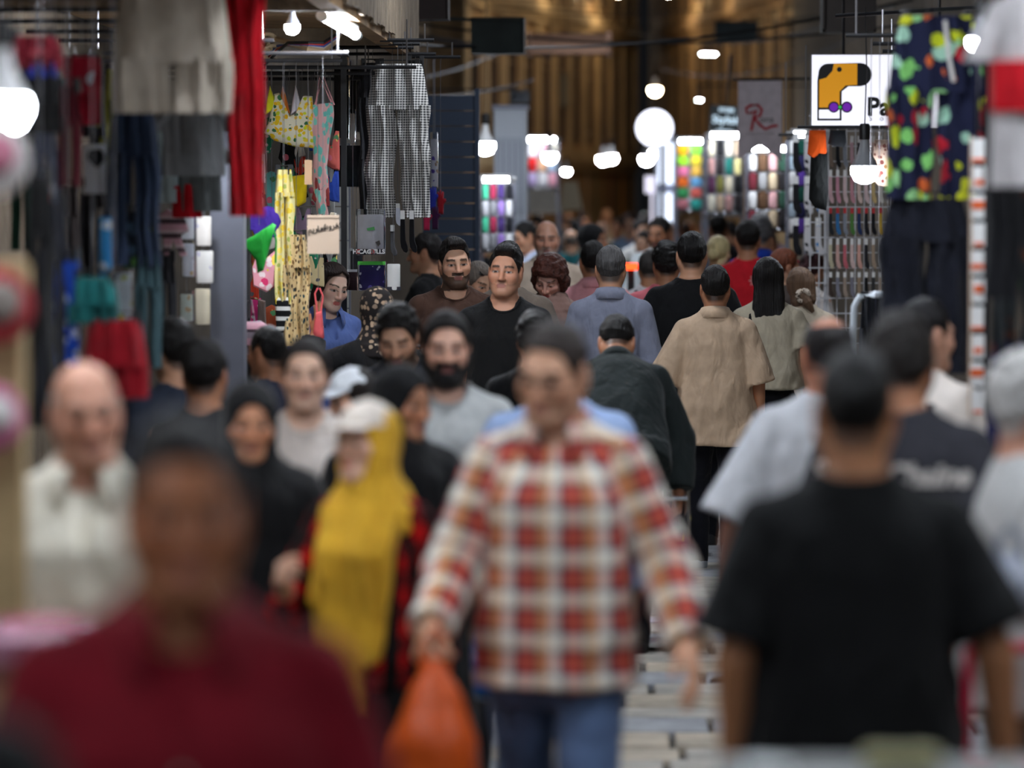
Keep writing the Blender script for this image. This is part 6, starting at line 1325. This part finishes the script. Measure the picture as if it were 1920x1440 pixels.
a = P(1209, 330, 47); b_ = P(1236, 362, 47); MB().box(((a.x+b_.x)/2, 47, (a.z+b_.z)/2), (b_.x-a.x, .05, a.z-b_.z)).box(((a.x+b_.x)/2, 47.02, b_.z/2), (.03, .03, b_.z)).obj('side_board', emis('lit_board', (226, 222, 240), .7), lc)
# shelves of goods on both sides further down
def display(px0, px1, py0, py1, d, cols, rows, pal, label, words, back=None, lit=0, bagged=False):
    a = P(px0, py0, d); b_ = P(px1, py1, d); W = b_.x-a.x; H_ = a.z-b_.z; x = (a.x+b_.x)/2
    t = thing('display_board', label, 'display', (x, d+.08, 0)); MB().box((0, .03, (a.z+b_.z)/2), (W*1.06, .03, H_*1.08)).obj('board', back or mat('board_grey', (150, 150, 154), .7), t)
    for s in (-1, 1): MB().box((s*W*.5, .03, a.z/2), (.03, .05, a.z)).obj('leg', steel, t)
    for i in range(rows+1): MB().tube([(-W*.53, -.01, a.z-H_*i/rows), (W*.53, -.01, a.z-H_*i/rows)], .008, 6).obj('rail', hookm, t)
    tubelamp((a.x, d-.3, a.z+.035), (b_.x, d-.3, a.z+.035), 'thin tube lamp added to light the '+label.split(' with')[0], 70); MB().tube([(-W*.3, -.05, a.z), (-W*.3, -.36, a.z+.07)], .008, 6).obj('lamp_arm', steel, t)  # tube lamp added over each board to brighten its goods
    for r_ in range(rows):
        for c_ in range(cols):
            nm, cc = pal[(r_*cols+c_) % len(pal)]; cx_ = a.x+W*(c_+.5)/cols; z = a.z-H_*r_/rows; h = H_/rows*.9; w_ = W/cols*.42
            k = (nm, round(w_, 2), round(h, 2))
            if k not in SM: bb = MB().loft([(0, 0, -h*q, w_*f, .022*f) for q, f in ((0, .55), (.06, .75), (.2, 1), (.6, 1), (.9, .95), (1, .7))], 16, .003, 40, c_); SM[k] = bb.mesh('garment', fab(cc))
            o = link('hung_garment', SM[k], loc=(cx_, d+.045, z)); tag(o, '%s %s, row %s of %s' % (nm, words, ('one', 'two', 'three', 'four', 'five', 'six', 'seven', 'eight')[r_], label.split(' with')[0]), 'garment', words+' on the '+label.split(' with')[0])
    return t
display(1268, 1318, 272, 394, 41, 2, 6, [('mustard', (220, 160, 20)), ('lime', (130, 210, 70)), ('neon green', (150, 220, 50)), ('yellow', (226, 206, 60)), ('pink', (224, 120, 160)), ('gold', (226, 180, 80)), ('orange', (230, 110, 40)), ('sky blue', (110, 170, 214)), ('green', (60, 150, 90)), ('coral', (226, 110, 100)), ('rose', (206, 130, 140)), ('turquoise', (60, 170, 160))], 'colourful bag board with steel legs beside the lit column', 'pouch')
display(1326, 1392, 262, 400, 36, 4, 4, [('cream', (226, 216, 190)), ('black', (30, 30, 32)), ('ivory', (230, 224, 206)), ('beige', (200, 176, 150)), ('dusty rose', (196, 150, 146)), ('dark', (50, 44, 46)), ('teal', (40, 120, 110)), ('butter', (226, 214, 150)), ('plum', (90, 50, 80)), ('olive', (120, 116, 60))], 'lingerie board with steel legs under the green sign', 'bra')
display(1402, 1478, 288, 430, 31, 4, 4, [('white', (224, 224, 222)), ('brown', (96, 70, 50)), ('rose', (206, 160, 160)), ('dark green', (40, 70, 56)), ('wine', (110, 40, 50)), ('grey', (150, 150, 150)), ('sand', (196, 176, 146)), ('black', (34, 32, 34))], 'underwear board with steel legs below the red R banner', 'brief', mat('board_brown', (84, 64, 48), .7))
display(1478, 1512, 262, 440, 28.4, 2, 6, [('white', (228, 230, 232)), ('dark green', (20, 70, 60)), ('ice blue', (190, 210, 224)), ('navy', (40, 40, 80)), ('snow', (236, 236, 236)), ('violet', (90, 60, 150))], 'narrow insole board with steel legs beside the knee socks', 'packet', dark)
display(902, 962, 345, 470, 32, 4, 4, [('mint', (70, 180, 140)), ('crimson', (150, 40, 70)), ('purple', (70, 50, 110)), ('black', (30, 30, 36)), ('silver', (180, 180, 184)), ('grey', (130, 130, 134)), ('lilac', (150, 120, 190)), ('white', (220, 220, 222))], 'accessory board with steel legs beside the blue shutter', 'pouch')
a = P(926, 205, 35); b_ = P(986, 400, 35)
t = thing('locker', 'tall pale grey steel locker with grid doors', 'locker', ((a.x+b_.x)/2, 35.3, 0)); MB().box((0, 0, a.z/2), (b_.x-a.x, .5, a.z)).obj('body', mat('pale_grey_steel', (176, 182, 190), .5, .2), t)
for i in range(2): MB().box((0, -.262, 1.5+i*.75), ((b_.x-a.x)*.86, .02, .68)).obj('door', mat('pale_grey_door', (160, 166, 176), .5, .2), t)
for i in range(6): MB().box((-(b_.x-a.x)*.4+i*.055, -.275, 1.85), (.008, .01, 1.4)).obj('bar', steel, t)
MB().box((0, 0, a.z+.02), ((b_.x-a.x)*1.12, .56, .04)).obj('top', steel, t)
display(988, 1046, 268, 352, 46, 3, 3, [('white', (228, 226, 228)), ('pink', (224, 160, 176)), ('cream', (230, 220, 200)), ('red', (210, 40, 40)), ('peach', (226, 176, 140)), ('pale blue', (180, 200, 224)), ('lilac', (190, 170, 210))], 'pale garment board with steel legs in the far left stall', 'top')
def canvas(px0, px1, py0, py1, d, cc, label):
    a = P(px0, py1, d); b_ = P(px1, py0, d); t = thing('stall_canopy', label, 'canopy', (a.x, d, 0)); W = b_.x-a.x; V = []
    MB().add([(0, 0, a.z), (W, 0, a.z+.02), (W*.75, .5, b_.z), (W*.1, .5, b_.z), (0, 0, a.z-.03), (W, 0, a.z-.01), (W*.75, .5, b_.z-.03), (W*.1, .5, b_.z-.03)], [(0, 1, 2, 3), (7, 6, 5, 4), (0, 4, 5, 1), (1, 5, 6, 2), (2, 6, 7, 3), (3, 7, 4, 0)]).obj('cloth', fab(cc), t)
    for s in (0.05, .95): MB().box((W*s, .02, a.z/2), (.03, .03, a.z)).obj('leg', steel, t)
canvas(984, 1052, 338, 398, 49, (216, 206, 190), 'cream cloth canopy sloping over a far left barrow'); canvas(1050, 1092, 340, 392, 54, (206, 190, 160), 'small sand coloured canopy further down the left side')
for (px0, px1, py0, py1, d, cc, lab) in ((1148, 1168, 268, 360, 74, (206, 130, 30), 'orange door panel of a far shop'), (1102, 1118, 284, 380, 68, (60, 100, 80), 'green shutter of a far shop'), (1084, 1102, 250, 330, 66, (190, 176, 150), 'pale cloth hanging on the far brick house'), (1126, 1146, 300, 380, 70, (120, 50, 44), 'brick red cloth hanging at a far shop'), (1172, 1188, 280, 370, 79, (90, 60, 50), 'brown door of a far shop')):
    d = fd(px1)-.12; a = P(px0, py0, d); b_ = P(px1, py1, d); o = MB().box(((a.x+b_.x)/2, d, a.z/2), (b_.x-a.x, .06, a.z)).box(((a.x+b_.x)/2, d-.04, a.z), (b_.x-a.x+.06, .1, .06)).box(((a.x+b_.x)/2, d-.04, a.z*.5), ((b_.x-a.x)*.1, .03, a.z*.9)).obj('shutter_door', mat('panel_%d' % cc[0], cc, .7)); tag(o, lab, 'shop front')
# overhead clutter
a = P(992, 62, 44); b_ = P(1142, 104, 44)
t = thing('awning', 'dark wooden slatted awning high on the left of the lane', 'awning', ((a.x+b_.x)/2, 44, b_.z))
for i in range(6): MB().box((0, -.3+.12*i, (a.z-b_.z)*(.1+.16*i)), (b_.x-a.x, .11, .03), rot=(R(25), 0, 0)).obj('slat', mat('dark_wood', (70, 46, 30), .8, bump=.3, bscale=20), t)
for s in (-1, 1): MB().box((s*(b_.x-a.x)/2, 0, (a.z-b_.z)/2), (.05, .8, a.z-b_.z)).obj('side_board', mat('dark_wood', (70, 46, 30), .8), t)
MB().tube([(-.2, .3, 0), (-2.2, .35, .3)], .03, 6).obj('bracket', blackp, t)
for (px0, px1, py0, py1, d, cc, lab) in ((884, 984, 34, 102, 30, (52, 60, 58), 'dark green board high on the left wall'), (1010, 1066, 140, 200, fd(1066)-.5, (110, 104, 92), 'pale air-conditioner box on the far brick house'), (1540, 1640, -10, 62, 27, (40, 34, 30), 'dark crate hanging above the light box'), (1340, 1420, 40, 76, 50, (70, 78, 80), 'grey sheet canopy under the far eaves'), (780, 842, -20, 38, 24, (50, 40, 38), 'wrapped dark bundle hanging above the shutter')):
    a = P(px0, py0, d); b_ = P(px1, py1, d); W = b_.x-a.x; H_ = a.z-b_.z; b = MB().box(((a.x+b_.x)/2, d, (a.z+b_.z)/2), (W, .3, H_))
    for s in (-1, 1): b.box(((a.x+b_.x)/2+s*W*.48, d-.16, (a.z+b_.z)/2), (W*.04, .04, H_)); b.box(((a.x+b_.x)/2, d-.16, (a.z+b_.z)/2+s*H_*.46), (W, .04, H_*.08))
    wx_ = WL if px1 < 1100 else WR; b.tube([((a.x+b_.x)/2, d, a.z-.02), (wx_, d, a.z+.05)], .015, 6); tag(b.obj('overhead_box', mat('overhead_%d' % cc[0], cc, .8, var=.2)), lab, 'box')
for i, (p0, p1, d0, d1) in enumerate((((800, 60), (1500, 0), 28, 34), ((880, 12), (1500, 44), 36, 33), ((770, 90), (1000, 150), 26, 40), ((1180, 60), (1500, 10), 52, 36), ((880, 150), (1010, 60), 30, 46), ((1240, 130), (1480, 60), 56, 40))):
    A = P(*p0, d0); B = P(*p1, d1); A.x = min(A.x, WL+.02) if p0[0] < 1000 else A.x; B.x = max(B.x, WR-.02) if p1[0] > 1300 else B.x
    o = MB().tube([A.lerp(B, q_)-Vector((0, 0, .25*math.sin(math.pi*q_))) for q_ in np.linspace(0, 1, 12)], .012, 5).obj('overhead_cable', wire); tag(o, 'sagging black overhead cable above the lane', 'cable', 'overhead cables')
# ---- things carried and standing in the lane
orange = mat('orange_plastic', (206, 84, 24), .35, bump=.5, bscale=7, var=.1, vscale=5, spec=.5); bluep = mat('blue_plastic', (20, 96, 170), .25, bump=.6, bscale=10, var=.25, vscale=6, spec=.6)
def sack(loc, W, H_, m, label, name='carrier_bag', dep=.12, twist=.06):
    t = thing(name, label, 'bag', loc); G_ = Field(axis(-W*.7, W*.7, .014), axis(-dep*1.5, dep*1.5, .014), axis(-H_-.03, .03, .014)); X, Y, Z = G_.grids()
    d = profile([-H_, -H_*.9, -H_*.5, -H_*.22, -H_*.08, 0], [W*.42, W*.5, W*.46, W*.26, W*.1, W*.05], [dep*.6, dep, dep*.9, dep*.5, dep*.25, .02], cx=[.02, .0, -.0, 0, 0, 0])[0](X, Y, Z); G_.F = np.asarray(d+.012*wob(X, Y, Z, 24, (1, 1, .25), 2)+.005*wob(X, Y, Z, 60, (1, 1, .5), 1), np.float32)
    v, q_ = G_.mesh(); link('bag_body', mkmesh('bag_body', v, q_, [m]), t); MB().tube([(-.03, 0, -.05), (-.025, 0, .03), (0, 0, .055), (.025, 0, .03), (.03, 0, -.05)], .01, 7).obj('handle', m, t); return t
def wpt(g, s, drop=.09):
    sh, e, wv = g.arm[s][:3]; return g.root.matrix_basis @ Vector(g.tf(wv+nrm(wv-e)*drop))
bpy.context.view_layer.update()
h = wpt(PLAID, -1, .085); sack((h.x+.03, h.y-.02, h.z-.0), .24, .44, orange, 'orange plastic carrier bag in the plaid-shirted man\'s hand')
h = wpt(LBLUE, 1, .085); sack((h.x+.02, h.y, h.z-.02), .19, .27, bluep, 'shiny blue plastic bag behind the plaid-shirted man')
c = P(1893, 1030, 9.2); sack((c.x, 9.2, c.z), .13, .15, mat('silver_plastic', (150, 156, 170), .2, bump=.8, bscale=30, spec=.7), 'crumpled grey plastic bag beside the charcoal T-shirt', dep=.08)
# handcart in front of the bent man
c = P(1240, 1000, 17.2); t = thing('handcart', 'chrome two-wheeled handcart pushed by the bent man', 'handcart', (c.x-.02, 17.35, 0)); chrome = mat('chrome', (196, 198, 202), .2, .9); rub = mat('rubber', (24, 24, 26), .7)
for s in (-1, 1): MB().tube([(s*.14, -.1, .12), (s*.14, -.02, .6), (s*.13, .1, .95), (s*.1, .2, 1.0)], .014, 8).obj('rail', chrome, t); MB().lathe((s*.17, -.08, .12), [(.03, -.02), (.1, -.025), (.12, 0), (.1, .025), (.03, .02)], 20, M=Matrix.Rotation(R(90), 3, 'Y')).obj('wheel', rub, t)
MB().tube([(-.1, .2, 1.0), (.1, .2, 1.0)], .014, 8).obj('handle', chrome, t); MB().box((0, -.14, .06), (.3, .2, .02)).obj('toe_plate', chrome, t)
for z in (.3, .5, .7): MB().tube([(-.14, -.05, z), (.14, -.05, z)], .01, 6).obj('crossbar', chrome, t)
MB().tube([(.12+.03*math.cos(q_), .06+.03*math.sin(q_), .74) for q_ in np.linspace(0, 6.28, 12, False)], .014, 6, True).tube([(.14, .05, .74), (.15, .0, .6), (.12, -.03, .5)], .006, 5).obj('tie_rope', mat('yellow_rope', (206, 196, 40), .7), t)
# motorcycle tail seen between backs
c = P(1183, 500, 28.5); t = thing('motorbike', 'motorbike with a glowing red tail light deep in the crowd', 'motorbike', (c.x, 28.9, 0))
for yy in (-.35, .85): MB().lathe((0, yy, .3), [(.2, -.04), (.29, -.05), (.3, 0), (.29, .05), (.2, .04)], 24, M=Matrix.Rotation(R(90), 3, 'Y')).obj('wheel', rub, t)
MB().box((0, .0, .95), (.2, .7, .12)).obj('seat', rub, t); MB().loft([(0, .3, .8, .12, .2), (0, .32, .95, .14, .22), (0, .34, 1.08, .1, .16)], 16).obj('tank', mat('bike_red', (150, 24, 24), .3), t); MB().box((0, .25, .55), (.22, .5, .4)).obj('engine', steel, t)
MB().tube([(-.34, .75, 1.14), (-.1, .85, 1.1), (.1, .85, 1.1), (.34, .75, 1.14)], .014, 6).tube([(0, .85, .3), (0, .78, 1.1)], .025, 6).obj('handlebar', chrome, t); MB().box((0, -.37, c.z), (.1, .05, .05)).obj('tail_light', emis('tail_red', (255, 60, 20), 3), t); MB().box((0, -.34, (c.z+.9)/2), (.05, .03, c.z-.9)).obj('light_stalk', rub, t); MB().box((0, -.42, .78), (.16, .01, .12)).obj('number_plate', cardw, t)
# pink suitcase trolley lower right
c = P(1852, 1330, 9.0); t = thing('suitcase', 'crimson trolley suitcase beside the black T-shirt', 'suitcase', (c.x+.06, 9.0, 0)); pk = mat('crimson_shell', (176, 20, 60), .3)
MB().loft([(0, 0, .06, .15, .1), (0, 0, .1, .2, .13), (0, 0, .4, .21, .135), (0, 0, .68, .2, .13), (0, 0, .74, .16, .1)], 28).obj('shell', pk, t)
for s in (-1, 1): MB().tube([(s*.1, .06, .72), (s*.1, .06, 1.0)], .012, 8).obj('handle_tube', pk, t); MB().lathe((s*.14, 0, .04), [(.02, -.015), (.04, -.012), (.04, .012), (.02, .015)], 14, M=Matrix.Rotation(R(90), 3, 'Y')).obj('wheel', rub, t)
MB().tube([(-.1, .06, 1.0), (.1, .06, 1.0)], .016, 8).obj('grip', pk, t)
# near table on the left with pink packets, and the table edge bottom right
c = P(70, 1200, 7.4); t = thing('table', 'low stall table piled with pink packets', 'table', (c.x, 7.5, 0)); zt = P(70, 1235, 7.3).z; MB().box((0, 0, zt-.02), (.62, .6, .04)).obj('tabletop', wood2, t)
for sx in (-1, 1):
    for sy in (-1, 1): MB().box((sx*.27, sy*.26, (zt-.04)/2), (.05, .05, zt-.04)).obj('leg', wood2, t)
pkp = [((176, 60, 110), 'magenta'), ((214, 160, 186), 'pale pink'), ((130, 50, 90), 'plum'), ((224, 206, 214), 'pinkish white'), ((196, 90, 130), 'rose'), ((206, 190, 206), 'lilac white')]
for i in range(12):
    cc, nm = pkp[i % 6]; lx, ly, lz = -.2+.2*(i % 3), -.2+.0*(i//3)+.2*((i//3) % 2), zt+.028*(i//6)*1.0
    o = MB().loft([(0, 0, 0, .095, .085), (0, 0, .006, .1, .095), (0, 0, .018, .1, .095), (0, 0, .026, .09, .08)], 20, .002, 40, i).obj('flat_packet', mat('glossy_%d' % cc[1], cc, .18, bump=.7, bscale=22, spec=.7), loc=(c.x+lx, 7.5+ly, lz)); tag(o, '%s glossy flat packet, %s layer on the low stall table' % (nm, 'bottom' if i < 6 else 'top'), 'packet', 'packets on the low table')
c = P(1640, 1425, 6.4); t = thing('barrow', 'grey-topped barrow just in front of the black T-shirt', 'barrow', (c.x, 6.1, 0)); zt = P(1640, 1420, 6.35).z; MB().box((0, 0, zt-.02), (.52, .5, .04)).obj('top', mat('grey_board', (130, 132, 130), .7), t); MB().box((0, -.02, zt-.14), (.48, .44, .2)).obj('tray', dark, t)
for sx in (-1, 1):
    for sy in (-1, 1): MB().box((sx*.22, sy*.2, (zt-.2)/2), (.04, .04, zt-.2)).obj('leg', steel, t)
for i, (px, cc, lab) in enumerate(((1440, (220, 226, 224), 'white saucer on the grey barrow'), (1660, (150, 146, 100), 'olive drab tin on the grey barrow'), (1720, (150, 90, 70), 'rust coloured tin on the grey barrow'))):
    x = P(px, 1420, 6.2).x; tag(MB().lathe((0, 0, 0), [(.02, 0), (.035, .002), (.04, .012 if i == 0 else .03), (.034, .016 if i == 0 else .036)], 18).obj('saucer' if i == 0 else 'tin', mat('ware_%d' % cc[0], cc, .4), loc=(x, 6.2, zt)), lab, 'saucer' if i == 0 else 'tin')
# phone in the youth's hand, floor litter
h = wpt(BOY, -1, .1); tag(MB().box((0, 0, 0), (.075, .01, .15)).box((0, -.006, 0), (.066, .002, .138)).box((.02, .006, .05), (.02, .004, .03)).obj('phone', mat('phone_black', (20, 20, 24), .2), loc=(h.x, h.y, h.z+.03), rot=(0, 0, R(40))), 'dark phone held up by the youth in slate', 'phone')
for i, (px, py, s_, cc, lab) in enumerate(((1352, 1293, .05, (40, 40, 42), 'dark scrap with a red spot on the paving'), (1225, 1180, .09, (206, 200, 212), 'pale paper scrap on the paving'))):
    d = HC*FPX/(py-VY); x = P(px, py, d).x; o = MB().add([(-s_, -s_, 0), (s_, -s_*.8, .004), (s_*.9, s_, .012), (-s_*.7, s_*.9, .002), (-s_, -s_, -.006), (s_, -s_*.8, -.004), (s_*.9, s_, .004), (-s_*.7, s_*.9, -.004)], [(0, 1, 2, 3), (7, 6, 5, 4), (0, 4, 5, 1), (1, 5, 6, 2), (2, 6, 7, 3), (3, 7, 4, 0)]).obj('paper_scrap', mat('scrap_%d' % i, cc, .8), loc=(x, d, .038)); tag(o, lab, 'litter')
# rods that carry the hung goods
for (ar, d), (xa, xb) in RODS.items():
    z = AZ[ar]; a, b_ = (xa-.12, xb+.12)
    if ar in 'LS': a = min(a, -2.6)
    elif ar in 'R': b_ = max(b_, 2.5)
    t = thing('hanging_rod', {'L': 'black rod with clothes in the nearest left stall', 'S': 'black rod with swimwear under the wooden awning', 'R': 'black rod with clothes in the near right stall', 'K': 'black rod at the end of the wooden awning', 'Q': 'black rod above the sock rack', 'F': 'black rod'}[ar], 'rod', (0, d, z), 0, {'L': 'rods of the left stall', 'S': 'rods of the swimwear stall', 'R': 'rods of the right stall', 'K': 'rods at the awning end', 'Q': 'rods above the sock rack', 'F': 'r'}[ar])
    MB().tube([(a, 0, .012), (b_, 0, .012)], .01, 8).obj('bar', blackp, t)
    for q_ in (a+.05, b_-.05): MB().tube([(q_, 0, .01), (q_, 0, 2.98-z)], .005, 6).obj('drop_wire', hookm, t)
print('TIME', time.time()-T0, 'objects', len(bpy.data.objects))
